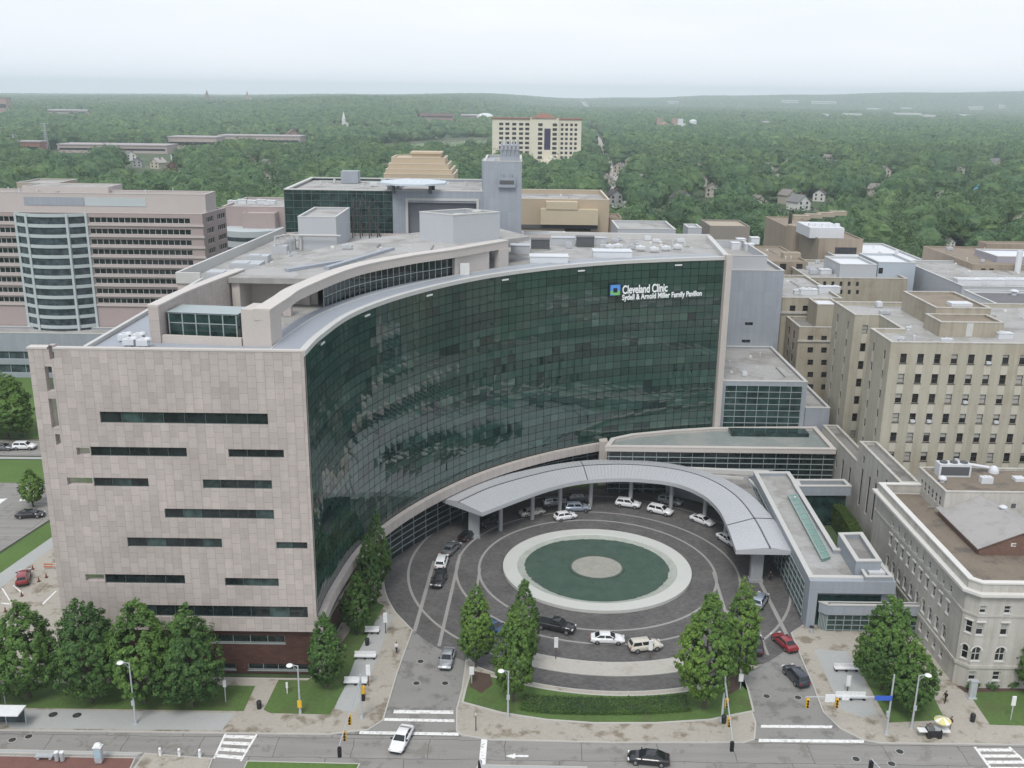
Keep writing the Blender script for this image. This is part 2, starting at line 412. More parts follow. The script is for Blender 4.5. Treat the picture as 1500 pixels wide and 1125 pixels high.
# ================================================================ paving, road, drives
m_conc = M('concrete_walk', (.36, .335, .29), .9, .12, .12, 3, stain=(.185, .155, .11), stain_amt=.9, stain_scale=.34, bump=.15)
m_conc2 = M('concrete_grey', (.36, .37, .36), .9, .08, .15, 3, bump=.1)
m_kerb = M('kerb_stone', (.44, .43, .40), .85, .1, .3, 5)
def street_mat():
    m, nt, b = nodes('old_asphalt'); p = world_pos(nt)
    mp = N(nt, 'ShaderNodeMapping'); mp.inputs['Scale'].default_value = (.06, .8, 1); L(nt, p, mp.inputs[0])
    c = ramp(nt, noise(nt, mp.outputs[0], 1.2, 5), [(.3, (.20, .195, .183)), (.7, (.30, .29, .272))])
    c = mixc(nt, .4, c, ramp(nt, noise(nt, p, 6, 4), [(.3, (.19, .185, .172)), (.7, (.31, .30, .282))]))
    # tar-sealed joints
    br = N(nt, 'ShaderNodeTexBrick'); br.inputs['Brick Width'].default_value = 9; br.inputs['Row Height'].default_value = 3.6; br.offset = .3; br.inputs['Scale'].default_value = 1
    br.inputs['Mortar Size'].default_value = .05; br.inputs['Color1'].default_value = (1, 1, 1, 1); br.inputs['Color2'].default_value = (.93, .93, .93, 1); br.inputs['Mortar'].default_value = (.45, .45, .45, 1)
    dv = N(nt, 'ShaderNodeVectorMath', operation='ADD'); L(nt, p, dv.inputs[0])
    nz = N(nt, 'ShaderNodeTexNoise'); nz.inputs['Scale'].default_value = .5; L(nt, p, nz.inputs['Vector'])
    sc = N(nt, 'ShaderNodeVectorMath', operation='SCALE'); L(nt, nz.outputs['Color'], sc.inputs[0]); sc.inputs['Scale'].default_value = .5
    L(nt, sc.outputs[0], dv.inputs[1]); L(nt, dv.outputs[0], br.inputs['Vector'])
    c = mixc(nt, 1.0, c, br.outputs['Color'], 'MULTIPLY')
    pt = ramp(nt, noise(nt, p, .35, 6, .7), [(.55, (0, 0, 0)), (.60, (.55,) * 3)])
    c = mixc(nt, pt, c, (.15, .14, .12))
    L(nt, c, b.inputs['Base Color']); b.inputs['Roughness'].default_value = .85
    return m
m_street = street_mat()
def paver_mat():
    """dark cobbles of the turning circle"""
    m, nt, b = nodes('dark_pavers'); p = world_pos(nt)
    c = ramp(nt, noise(nt, p, .22, 6, .65), [(.3, (.082, .080, .081)), (.7, (.130, .126, .124))])
    br = N(nt, 'ShaderNodeTexBrick'); br.inputs['Scale'].default_value = 1; br.inputs['Brick Width'].default_value = .5; br.inputs['Row Height'].default_value = .25; br.inputs['Mortar Size'].default_value = .012
    br.inputs['Color1'].default_value = (.75, .75, .75, 1); br.inputs['Color2'].default_value = (1.2, 1.17, 1.12, 1); br.inputs['Mortar'].default_value = (.6, .6, .6, 1); L(nt, p, br.inputs['Vector'])
    c = mixc(nt, 1, c, br.outputs['Color'], 'MULTIPLY')
    sc = ramp(nt, noise(nt, p, .5, 6, .7), [(.60, (0, 0, 0)), (.68, (.4,) * 3)])
    c = mixc(nt, sc, c, (.16, .15, .14))
    L(nt, c, b.inputs['Base Color']); b.inputs['Roughness'].default_value = .75
    return m
m_paver = paver_mat()
m_drive = M('drive_asphalt', (.24, .235, .222), .85, .14, .15, 5, stain=(.13, .125, .12), stain_amt=.7, stain_scale=.4, bump=.1)
m_white = M('road_paint', (.74, .74, .72), .7, .08, .5, 8, stain=(.36, .35, .33), stain_amt=.75, stain_scale=2.2)
m_lawn = M('mown_grass', (.080, .138, .036), .95, .25, .12, 2.2, bump=.6, stain=(.085, .095, .04), stain_amt=.5, stain_scale=.2)
m_lawn_hi = M('bright_grass', (.085, .15, .035), .95, .22, .12, 2.2, bump=.6)
m_mulch = M('bark_mulch', (.085, .055, .042), .95, .3, .6, 8, bump=.5)
def slab(name, px, mats, z0, z1, z=0.0, w=False):
    poly = [tuple(G(*p, z)[:2]) for p in px] if not w else px
    mb = MB(); mb.prism(poly, z0, z1, 0, 1 if isinstance(mats, (list, tuple)) and len(mats) > 1 else 0, bottom=False)
    return structure(mb, name, mats)
KY = 101.2
mb = MB(); mb.cap(rect(-170, 40, 190, KY), 0.0); structure(mb, 'street', m_street)
# apron between street and turning circle (drives), one sheet under the kerbs
C0 = Vector((14.2, 145.2))
circ = lambda r, a0, a1, n=64: arc(C0, r, a0, a1, n)
drvL = [(-8.5, KY - .2), (-3.9, KY - .2)]
mb = MB(); mb.cap([tuple(p[:2]) for p in (G(536, 1074), G(668, 1076), G(667, 1040), G(683, 958), G(600, 915), G(585, 985), G(572, 1050))], .008); structure(mb, 'driveway', m_drive)
mb = MB(); mb.cap([tuple(p[:2]) for p in (G(1110, 1088), G(1290, 1088), G(1225, 1050), G(1192, 1000), G(1158, 920), G(1076, 975), G(1108, 1060))], .008); structure(mb, 'driveway', m_drive)
mb = MB(); mb.cap(rect(-24, KY + .1, 46, 130), .004); structure(mb, 'driveway', m_drive)
R0 = 34.3
mb = MB(); mb.cap([tuple(p) for p in circ(R0, 0, 360, 121)[:-1]], .014); structure(mb, 'turning_circle', m_paver)
m_band0 = M('worn_band', (.29, .28, .265), .85, .15, .3, 5)
# pale bands set in the pavers
mb = MB()
for r, w in ((19.2, .40), (22.9, .38), (30.6, .40)):
    mb.strip(circ(r - w / 2, 0, 360, 121), circ(r + w / 2, 0, 360, 121), .018, .018)
structure(mb, 'paving_bands', m_band0)
mb = MB()
for i, (a, b, w) in enumerate((((607, 925), (636, 822), .55), ((643, 947), (674, 812), .5), ((697, 870), (703, 833), .4), ((1153, 931), (1112, 850), .6), ((1063, 897), (1045, 838), .45), ((1125, 960), (1108, 915), .4))):
    a = G(*a); b = G(*b); d = (b - a).normalized(); n_ = Vector((-d.y, d.x, 0)) * w / 2
    mb.quad(*[(q.x, q.y, .0225 + i * .0005) for q in (a - n_, b - n_, b + n_, a + n_)])
structure(mb, 'paving_bands', m_band0)

def walk(name, px, hole=None, mats=(m_kerb, m_conc), z=.13):
    poly = [tuple(G(*p)[:2]) if p[1] > 400 or abs(p[0]) > 70 else p for p in px]
    mb = MB(); mb.prism(poly, -.1, z, 0, 0, bottom=False); s_ = structure(mb, name, mats)
    mb = MB(); mb.cap(inset(poly, .18), z + .004); structure(mb, name, mats[1])
# left walk: from the left frame edge along the street, round the corner and up the drive to the turning circle
ringL = [tuple(p) for p in circ(R0 + .1, 206, 172, 14)]
WL = [(-170, KY), tuple(G(480, 1077)[:2]), tuple(G(540, 1070)[:2]), tuple(G(562, 1056)[:2]), tuple(G(583, 985)[:2]), tuple(G(605, 924)[:2])] + ringL + [(-21.5, 152), (-26, 112.8), (-170, 112.8)]
mb = MB(); mb.prism(WL, -.1, .13, 0, bottom=False); structure(mb, 'sidewalk', m_kerb)
mb = MB(); mb.cap(inset(WL, .18), .134); structure(mb, 'sidewalk', m_conc)
# middle island
isl_top = [tuple(p) for p in circ(R0 + .1, 238, 306, 30)]
MI = [tuple(G(*p)[:2]) for p in ((668, 1072), (676, 1078), (720, 1085), (900, 1089), (1090, 1089), (1106, 1084), (1108, 1060), (1094, 1020), (1078, 978))] + isl_top[::-1] + [tuple(G(*p)[:2]) for p in ((683, 962), (676, 1010), (668, 1040))]
mb = MB(); mb.prism(MI, -.1, .13, 0, bottom=False); structure(mb, 'sidewalk', m_kerb)
mb = MB(); mb.cap(inset(MI, .18), .134); structure(mb, 'sidewalk', m_conc)
LI = [tuple(G(*p)[:2]) for p in ((689, 984), (681, 1010), (676, 1031), (735, 1047), (800, 1057), (870, 1062), (960, 1062), (1040, 1057), (1105, 1044), (1098, 1015), (1086, 985), (1060, 985))] + [tuple(p) for p in circ(R0 + 1.1, 298, 244, 24)]
mb = MB(); mb.prism(LI, .1, .24, 0, bottom=False); structure(mb, 'lawn', m_kerb)
mb = MB(); mb.cap(inset(LI, .25), .245); structure(mb, 'lawn', m_lawn)
for k, px in enumerate((((693, 985), (688, 1008), (705, 1018), (722, 1005), (718, 990)), ((1060, 985), (1052, 1008), (1068, 1020), (1085, 1010), (1084, 985)))):
    mb = MB(); mb.cap([tuple(G(*p)[:2]) for p in px], .25); structure(mb, 'mulch_bed', m_mulch)
# crescent refuge in front of the fountain
cr = [tuple(p) for p in circ(30.9, 249, 291, 24)] + [tuple(p) for p in circ(27.6, 293, 247, 24)]
mb = MB(); mb.prism(cr, 0, .13, 0, bottom=False); structure(mb, 'refuge_island', m_kerb)
mb = MB(); mb.cap(inset(cr, .2), .134); structure(mb, 'refuge_island', M('pale_concrete', (.42, .40, .36), .9, .1, .2, 3, stain=(.30, .28, .24), stain_amt=.5, stain_scale=.4))
# right walk with its plaza
RW = [tuple(G(*p)[:2]) for p in ((1262, 1084), (1290, 1090))] + [(190, KY), (190, 112.4), (60, 112.4), (58, 128), (43, 128)] + [tuple(G(*p)[:2]) for p in ((1177, 915), (1158, 928), (1172, 962), (1190, 1004), (1205, 1044), (1230, 1068))]
mb = MB(); mb.prism(RW, -.1, .13, 0, bottom=False); structure(mb, 'sidewalk', m_kerb)
mb = MB(); mb.cap(inset(RW, .18), .134); structure(mb, 'sidewalk', m_conc)
# paler grey paved plazas with planks of lawn
def sheet(name, px, m, z): mb = MB(); mb.cap([tuple(G(*p)[:2]) for p in px], z); return structure(mb, name, m)
sheet('plaza', ((1192, 952), (1240, 955), (1262, 990), (1285, 1048), (1262, 1052), (1232, 1040), (1214, 1000)), m_conc2, .139)
sheet('plaza', ((490, 1040), (530, 940), (566, 895), (574, 905), (556, 955), (535, 1010), (520, 1045)), m_conc2, .139)
sheet('sidewalk', ((0, 1042), (15, 1068), (325, 1071), (345, 1046), (20, 1040)), m_conc2, .139)
m_lawn_d = M('shaded_grass', (.058, .108, .028), .95, .25, .12, 2.2, bump=.6)
for px in (((250, 1004), (374, 1006), (357, 1043), (0, 1038), (-40, 1036), (-40, 1000)), ((408, 997), (392, 1030), (386, 1041), (396, 1046), (484, 1048), (505, 1008), (524, 958), (563, 888), (545, 880), (470, 985), (450, 998))):
    sheet('lawn', px, m_lawn, .142)
sheet('lawn', ((1248, 962), (1262, 955), (1330, 985), (1362, 1010), (1384, 1056), (1302, 1060), (1280, 1020)), m_lawn, .142)
sheet('lawn', ((1418, 1016), (1520, 1012), (1560, 1066), (1450, 1063)), m_lawn, .142)
sheet('mulch_bed', ((1400, 1006), (1560, 1002), (1560, 1012), (1414, 1016)), m_mulch, .148)
# road markings
def paint(px, z=.005): return [tuple(G(*p)[:2]) for p in px]
mb = MB()
for i, px in enumerate((((577, 1040), (664, 1041), (664, 1046), (576, 1045)), ((563, 1052), (666, 1054), (666, 1058), (562, 1056)), ((527, 1071), (672, 1073.5), (672, 1078), (526, 1075.5)),
           ((1115, 1062), (1220, 1063), (1218, 1067), (1114, 1066)), ((1112, 1082.5), (1266, 1084), (1265, 1088.5), (1111, 1087)),
           ((705, 1083), (714, 1083), (711, 1121), (701, 1121)))):
    mb.cap(paint(px), .020 + .001 * i)
# left-turn arrow
for i, px in enumerate((((752, 1106), (774, 1106), (774, 1109), (752, 1109)), ((740, 1107.5), (755, 1103.5), (754, 1111.5)))): mb.cap(paint(px), .012 + i * .001)
for px in (((860, 1099), (1090, 1102.2), (1090, 1104), (860, 1100.6)), ((20, 1071), (300, 1077), (300, 1078.2), (20, 1072.4))): pass
structure(mb, 'road_markings', m_white)
def crosswalk(tl, tr, br, bl, n):
    mb = MB(); TL, TR, BR, BL = (G(*p) for p in (tl, tr, br, bl))
    def q(u, v): return (TL.lerp(TR, u)).lerp(BL.lerp(BR, u), v)
    for u0, u1 in ((0, .07), (.93, 1)): mb.cap([tuple(q(u, v)[:2]) for u, v in ((u0, 0), (u1, 0), (u1, 1), (u0, 1))], .006)
    for k in range(n):
        v0 = (k + .28) / n; v1 = v0 + .5 / n
        mb.cap([tuple(q(u, v)[:2]) for u, v in ((.075, v0), (.925, v0), (.925, v1), (.075, v1))], .006)
    structure(mb, 'crosswalk', m_white)
crosswalk((329, 1074), (378, 1075), (354, 1115), (312, 1111), 4)
crosswalk((1426, 1094), (1480, 1094), (1520, 1130), (1452, 1130), 4)
# median platform, brick busway and grass at the lower left
def raised(name, px, z, mtop, mside=m_kerb):
    poly = paint(px); mb = MB(); mb.prism(poly, -.05, z, 0, bottom=False); structure(mb, name, mside)
    mb = MB(); mb.cap(inset(poly, .15), z + .004); structure(mb, name, mtop)
m_brickpave = panels('brick_paving', (.21, .10, .08), .4, .2, 'xy', 'x', .01, .15)
m_brickpave = M('brick_paving_flat', (.17, .085, .07), .9, .2, .4, 6)
raised('median', ((-60, 1098), (210, 1104), (200, 1108), (-60, 1104)), .2, m_conc2)
raised('busway', ((-60, 1106), (199, 1110), (188, 1134), (-60, 1132)), .05, m_brickpave)
raised('median', ((212, 1104), (312, 1112), (304, 1134), (190, 1134)), .14, m_conc)
raised('median', ((362, 1116), (528, 1120), (520, 1136), (352, 1136)), .18, m_lawn_hi)
raised('median', ((700, 1121), (860, 1124), (860, 1140), (690, 1140)), .14, m_conc2)
# tree lawn, road and car park beyond the left gable
sheet('lawn', ((-120, 545), (60, 545), (66, 642), (-120, 642)), m_lawn_hi, .0)
sheet('street', ((-130, 644), (85, 646), (85, 668), (-130, 666)), m_street, .006)
sheet('sidewalk', ((-130, 668), (90, 670), (90, 673), (-130, 671)), m_conc2, .01)
sheet('lawn', ((-130, 672), (90, 674), (92, 708), (-130, 706)), m_lawn_hi, .0)
sheet('car_park', ((-130, 706), (93, 708), (98, 745), (0, 808), (-130, 860)), m_street, .004)
sheet('lawn', ((-130, 866), (0, 812), (98, 748), (100, 770), (0, 840), (-130, 905)), m_lawn_hi, .008)
sheet('sidewalk', ((-130, 905), (0, 840), (100, 770), (100, 784), (0, 862), (-130, 930)), m_conc2, .012)
sheet('driveway', ((-130, 930), (0, 862), (100, 784), (120, 990), (-130, 1000)), m_conc, .004)
mb = MB()
for i, px in enumerate((((0, 884), (2, 883), (20, 884), (18, 886)), ((2, 862), (18, 887), (19, 886), (4, 861)), ((62, 884), (82, 865), (83, 866), (63, 886)), ((-2, 731), (11, 730), (0, 738), (-10, 738)), ((30, 731), (40, 730), (38, 733), (28, 734)), ((20, 857), (34, 868), (32, 870), (19, 858)))): mb.cap(paint(px), .012 + .001 * i)
structure(mb, 'road_markings', m_white)
# paved forecourt between gable and street seen past the trees, and drives left of it
# ================================================================ the curved glass pavilion
m_stone = panels('pink_stone_panels', (.46, .41, .382), 1.1, 1.42, 'xz', 'z', .022, .085, .75, .64)
m_stone_y = panels('pink_stone_side', (.46, .41, .382), 1.1, 1.42, 'yz', 'z', .02, .065, .75, .68)
m_stone_c = M('pink_stone', (.48, .44, .405), .75, .07, .3, 3)
m_stonecap = M('stone_coping', (.52, .49, .46), .7, .06, .4, 3)
m_brick = panels('red_granite', (.085, .042, .034), .9, .35, 'xz', 'x', .012, .18, .5)
m_brick_y = M('red_granite_plain', (.085, .042, .034), .5, .15, .5, 3)
m_roofmetal = M('zinc_roof', (.33, .36, .40), .55, .06, .15, 2, metal=.2)
m_roofgrey = M('grey_roof_membrane', (.37, .37, .36), .9, .12, .12, 1.5, stain=(.25, .24, .23), stain_amt=.7, stain_scale=.12, seams=2.4)
m_roofdark = M('dark_roof_gravel', (.24, .235, .225), .95, .15, .15, 2, stain=(.15, .14, .13), stain_amt=.8, stain_scale=.2, seams=3.0)
m_coping = M('pale_metal_coping', (.50, .50, .48), .5, .05, .4, 3)
m_clad = panels('blue_grey_cladding', (.315, .345, .385), 1.5, 3.2, 'xz', 'x0', .015, .03, .5, .86, grime=.07)
m_clad_y = panels('blue_grey_cladding_side', (.315, .345, .385), 1.5, 3.2, 'yz', 'x0', .015, .03, .5, .86, grime=.07)
m_mull = plain('green_grey_mullion', (.10, .135, .13), .45, .3)
m_mull_l = plain('silver_mullion', (.36, .42, .42), .45, .3)
m_dglass = glass('dark_window_glass', (.012, .018, .019), .05, 1.55)
m_gglass = glass('green_window_glass', (.02, .045, .042), .05, 1.6)
def curtain_mat():
    m, nt, b = nodes('curtain_glass')
    at = N(nt, 'ShaderNodeAttribute'); at.attribute_name = 'pane'
    L(nt, at.outputs['Color'], b.inputs['Base Color'])
    b.inputs['Roughness'].default_value = .035; b.inputs['IOR'].default_value = 2.05
    return m
m_curtain = curtain_mat()
def pane_color(me, cols):
    ca = me.color_attributes.new('pane', 'FLOAT_COLOR', 'CORNER')
    arr = []
    for p, c in zip(me.polygons, cols): arr += [*c, 1.0] * p.loop_total
    ca.data.foreach_set('color', arr)

FY = 113.3; ZT = 44.3
ARC = spline([(-24.9, 113.3), (-24.5, 122.4), (-22.3, 136.2), (-16.1, 150.7), (-6.0, 165.1), (5.9, 175.7), (19.0, 183.3), (32.5, 188.0), (41.1, 190.2)], 97)
root = thing('glass_pavilion', 'great curved green glass hospital pavilion with a pink stone gable, facing the round fountain', 'building', (8, 165, 0))
# --- stone gable
def fx(px, py): return D(px, py, FY)
XL, XR, ZB = -57.9, -24.9, 6.7
holes = []; wins = []
def hole(x0, y0, x1, y1, win=True):
    a = fx(x0, y1); b = fx(x1, y0); h = (a.x - XL, a.z - ZB, b.x - XL, b.z - ZB); holes.append(h)
    if win: wins.append(h)
for r_ in ((147.5, 606, 392, 619.5), (133.4, 656, 273, 668), (335, 659, 415.5, 670), (138, 700.7, 217, 712.6), (297.7, 703.6, 398, 715.6), (242, 747, 401, 759), (187.6, 789, 324.6, 801), (405, 794.5, 450, 804), (154.7, 842.5, 270.4, 854.5), (330, 847.5, 408, 858.5), (201, 889, 450.5, 902.5)): hole(*r_)
for r_ in ((113, 656, 131, 667), (99, 700, 135, 710.5), (126, 841.5, 152, 851), (69.5, 537, 75.5, 573), (76, 584, 82, 627), (82.5, 636, 88, 652), (73, 506, 78, 527)): hole(*r_, win=False)
mb = MB(); wall_grid(mb, (XL, FY), (XR, FY), ZB, ZT, holes, .9, back=True)
mb.box(XL - .003, FY + .001, ZB, XL, FY + .9, ZT)
mb.quad((XL, FY, ZB), (XR, FY, ZB), (XR, FY + .9, ZB), (XL, FY + .9, ZB))
mb.build('stone_gable', m_stone, root)
mb = MB(); xm = fx(78, 515).x
mb.box(XL - .1, FY - .06, ZT + .003, xm - .7, FY + 1.2, ZT + .22); mb.box(xm, FY - .06, ZT + .003, XR, FY + .7, ZT + .22); mb.build('gable_coping', m_stonecap, root)
# the wing wall left of the building body is a free-standing screen; the body starts here
XB = -51.4
for i, h in enumerate(wins):
    w = window(root, (XL, FY), (XR, FY), ZB, h, .28, .06, m_mull, m_dglass, bars=max(1, int((h[2] - h[0]) / 2.6)), rails=0, gm2=glass('pale_strip_glass', (.035, .062, .058), .06, 1.55))
# body walls seen from the side
mb = MB()
mb.quad((XB, FY + .9, ZB), (XB, 160, ZB), (XB, 160, ZT), (XB, FY + .9, ZT)); mb.quad((XB, 160, 0), (-55.5, 160, 0), (-55.5, 160, ZT), (XB, 160, ZT))
mb.quad((-55.5, 160, 0), (-51, 218.3, 0), (-51, 218.3, ZT), (-55.5, 160, ZT)); mb.quad((-51, 218.3, 0), (43.5, 218.3, 0), (43.5, 218.3, ZT), (-51, 218.3, ZT))
mb.quad((XB, FY + .9, ZB), (XR, FY + .9, ZB), (XR + .4, 130, ZB), (XB, 160, ZB))
mb.build('side_wall', m_stone_y, root)
# --- granite base with its strip windows
bx0, bx1, by = XL + .2, -25.4, FY + .7
def bh(x0, y0, x1, y1): a = D(x0, y1, by); b = D(x1, y0, by); return (a.x - bx0, a.z, b.x - bx0, b.z)
bhs = [bh(240, 931, 417, 940), bh(310, 972, 345, 980), bh(364, 973, 451, 981)]
mb = MB(); wall_grid(mb, (bx0, by), (bx1, by), 0, ZB - .004, bhs, .3); mb.quad((bx0, by, 0), (bx0, 160, 0), (bx0, 160, ZB), (bx0, by, ZB)); mb.build('granite_base', m_brick, root)
for h in bhs: window(root, (bx0, by), (bx1, by), 0, h, .2, .06, m_mull_l, m_dglass, bars=max(1, int((h[2] - h[0]) / 2.5)), rails=0, sill=True)
# --- curtain wall: one pane grid on the curve
ncol = 64; rows = 24; zg0, zg1 = 8.65, 43.75
path = resample(ARC, ncol + 1); inn_ = offset(path, -.15)     # right-hand side is the courtyard, so -.15 is inward
rnd = random.Random(3)
mb = MB(); cols = []
hgt = (zg1 - zg0) / rows
for j in range(rows):
    z0 = zg0 + j * hgt; z1 = z0 + hgt; fl = j % 3; top = j >= 19; floor = j // 3
    run = 0; kind = 0
    for i in range(ncol):
        a, b = inn_[i], inn_[i + 1]; d = (b - a); n = Vector((d.y, -d.x)).normalized()
        if run <= 0:
            run = rnd.choice((1, 1, 1, 2, 2, 3)); kind = rnd.random()
        run -= 1
        u = .045
        t0, t1, t2, t3 = (rnd.gauss(0, .0022) for _ in range(4)) if False else (rnd.gauss(0, .006),) * 4
        tw = rnd.gauss(0, .0075 if j < 11 else .004); th = rnd.gauss(0, .006 if j < 11 else .003)
        pa = a + d * (u / d.length); pb = b - d * (u / d.length)
        def P_(q, s, z, v): k = s * tw + v * th; return (q.x + n.x * k, q.y + n.y * k, z)
        mb.quad(P_(pa, -1, z0 + .042, -1), P_(pb, 1, z0 + .042, -1), P_(pb, 1, z1 - .042, 1), P_(pa, -1, z1 - .042, 1))
        g = 1 + rnd.uniform(-.08, .08)
        g *= (.80, 1.04, 1.12)[fl] if not top else .95
        base = (.025 * g, .062 * g, .050 * g)
        if fl == 1 and not top:                         # vision row: blinds drawn, open, or rooms in the dark
            if kind < .45: s_ = rnd.uniform(.85, 1.4); base = (.038 * s_, .076 * s_, .061 * s_)
            elif kind < .60: base = (.011, .027, .024)
        elif fl == 2 and not top and kind < .16: base = (.030, .062, .050)
        elif fl == 0 and kind > .86: base = (.013, .033, .029)
        if top and fl == 1 and kind < .3: base = (.014, .034, .030)
        cols.append(base)
o = mb.build('curtain_wall', m_curtain, root); pane_color(o.data, cols)
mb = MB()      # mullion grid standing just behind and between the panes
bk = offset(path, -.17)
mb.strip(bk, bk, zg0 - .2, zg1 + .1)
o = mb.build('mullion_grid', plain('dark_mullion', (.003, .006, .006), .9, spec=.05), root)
# small bright lamps under the coping
for k in (5, 15, 25, 36, 46, 58):
    q = path[k]; d = (path[k + 1] - q).normalized(); n = Vector((d.y, -d.x)); mb = MB()
    a = q + n * .02; b = a + d * 1.5; mb.obox(a, b, .12, 42.95, 43.2); mb.build('light_fitting', plain('pale_fitting', (.7, .72, .72)), root)
# --- stone band at the foot of the glass, ends at a stone pier
arc200 = resample(ARC, 201)
kb = min(range(201), key=lambda i: abs(arc200[i].x - 17.6)); bp = arc200[:kb + 1]
def bandmat():
    m, nt, b = nodes('band_stone'); p = world_pos(nt)
    c = ramp(nt, noise(nt, p, .5, 4), [(.3, (.40, .36, .335)), (.7, (.46, .42, .39))]); L(nt, c, b.inputs['Base Color']); b.inputs['Roughness'].default_value = .75; return m
m_band = bandmat()
mb = MB(); o1 = offset(bp, .75); i1 = offset(bp, -.3); mb.sweep(o1, i1, 7.0, 8.55)
for i in range(0, len(o1) - 1, 3):
    a, b = offset(bp, .752)[i], offset(bp, .752)[i] + (o1[i + 1] - o1[i]).normalized() * .05
    mb.quad((a.x, a.y, 7.02), (b.x, b.y, 7.02), (b.x, b.y, 8.53), (a.x, a.y, 8.53), 1)
    c1 = i1[i]; mb.quad((a.x, a.y, 8.554), (b.x, b.y, 8.554), (c1.x + .05, c1.y, 8.554), (c1.x, c1.y, 8.554), 1)
mb.build('stone_band', [m_band, plain('joint', (.2, .18, .165))], root)
mb = MB(); q = bp[-1]; mb.box(q.x - .1, q.y - 1.3, 0, q.x + 1.5, q.y + 1.0, 9.2); mb.build('stone_pier', m_stone_c, root)
# --- recessed ground floor wall, dark glass with silver rails
rec = offset(arc200, -1.6)[56:kb + 3]; recg = offset(arc200, -.9)[1:58]
mb = MB(); mb.sweep(recg, offset(recg, -.4), 0, 6.99); mb.build('granite_base', m_brick_y, root)
mb = MB(); mb.sweep(offset(recg, .25), offset(recg, .005), 3.4, 3.65); mb.build('base_ledge', m_stonecap, root)
mb = MB(); mb.strip(rec, rec, 0, 7.0); mb.build('lobby_glass', m_dglass, root)
mb = MB()
for z in (1.0, 2.1, 3.2, 4.3, 5.4, 6.4): mb.sweep(offset(rec, .12), offset(rec, .01), z, z + .12)
for i in range(0, len(rec), 6): a = rec[i]; mb.box(a.x - .05, a.y - .12, 0, a.x + .05, a.y - .01, 6.99)
mb.build('lobby_rails', m_mull_l, root)
# --- eave strip, coping and roof deck
mb = MB(); mb.sweep(offset(arc200, .12), offset(arc200, -.75), 43.8, 44.42); mb.build('glass_coping', m_coping, root)
mb = MB(); ed = offset(arc200, -.76); ei = offset(arc200, -6.2); mb.strip(ed, ei, 44.2, 44.1); mb.build('metal_eave', m_roofmetal, root)
mb = MB()
for z_, pth in ((44.13, offset(arc200, -4.3)),): mb.sweep(pth, offset(pth, -.12), z_, z_ + .14)
mb.build('roof_rail', m_coping, root)
deck = [(XB, FY + .5)] + [tuple(p) for p in offset(arc200, -.5)[::4]] + [(43.3, 218.2), (-51, 218.2), (-55.4, 160), (XB, 160)]
mb = MB(); mb.cap(deck, 43.75); mb.build('roof', m_roofgrey, root)
mb = MB(); mb.cap([(XB + .4, FY + .9), (-26, FY + .9), (-26.6, 119), (-45, 119.2), (-47, 158), (XB + .4, 158)], 43.98); mb.build('roof_apron', m_roofmetal, root)
mb = MB()      # parapets: left, stepped rear-left, right and back
for a_, b_, t_, h_ in (((XB, FY + .9), (XB, 160), .5, 44.5), ((XB - .2, 160), (-55.6, 160), .52, 45.4), ((-55.4, 159.9), (-51, 218), .5, 45.42), ((41.4, 190.6), (43.2, 218), 1.0, 44.75), ((43.4, 218), (8, 219), .8, 45.0)):
    mb = MB(); mb.obox(a_, b_, t_, 43.6, h_); mb.build('parapet', m_coping, root)
mb = MB(); mb.obox((41.2, 189.9), (42.4, 190.2), 1.0, 0, 44.85); mb.build('end_pier', m_stone_c, root)

# --- penthouse storey set back on the roof
ZP = 48.6
BM = spline([(-29.5, 116.6), (-28.9, 124), (-28.2, 131.5), (-23.9, 147.6), (-16.9, 158.9), (-10.0, 166.6), (-1.0, 178.4)], 81)
bo = offset(BM, 0); bi = offset(BM, -2.0)
mb = MB(); mb.sweep(bo, bi, 47.35, ZP); mb.box(-29.7, 116.6, 43.75, -29.7 + .01, 116.7, 44); mb.build('penthouse_beam', m_stone_c, root)
mb = MB(); mb.prism([(-33.2, 117.2), (-29.5, 116.5), (-29.1, 120.5), (-32.6, 121)], 43.76, ZP + .02)
mb.build('penthouse_pillar', m_stone_c, root)
lw = spline([(-44.9, 118.2), (-44.0, 129), (-41.3, 145)], 30)
mb = MB(); mb.sweep(lw, offset(lw, 1.3), 43.76, ZP); mb.build('penthouse_wall', m_stone_y, root)
mb = MB(); mb.sweep(offset(lw, -.08), offset(lw, 1.38), ZP + .003, ZP + .2); mb.sweep(offset(BM, .08), offset(BM, -2.08), ZP + .024, ZP + .2); mb.build('penthouse_coping', m_stonecap, root)
mb = MB(); mb.obox((-43.5, 118.6), (-33.3, 117.4), .6, 43.76, 44.95); mb.build('terrace_wall', m_stone_c, root)
kk = [i for i in range(81) if bi[i].y > 138]
back = spline([(-40.6, 139.5), (-38.6, 150), (-31, 172), (-18, 190), (-4, 199)], 40)
slabp = [(-41, 139)] + [tuple(bi[i]) for i in kk] + [(3, 186)] + [tuple(p) for p in back[::-1]]
mb = MB(); mb.prism(slabp, 47.7, 48.5); mb.build('penthouse_roof', m_roofgrey, root)
mb = MB(); mb.sweep(back, offset(back, 1.2), 43.8, 47.69); mb.obox((-40, 143.5), (-29, 143.5), .3, 43.8, 47.69); mb.build('penthouse_rear_wall', m_stone_c, root)
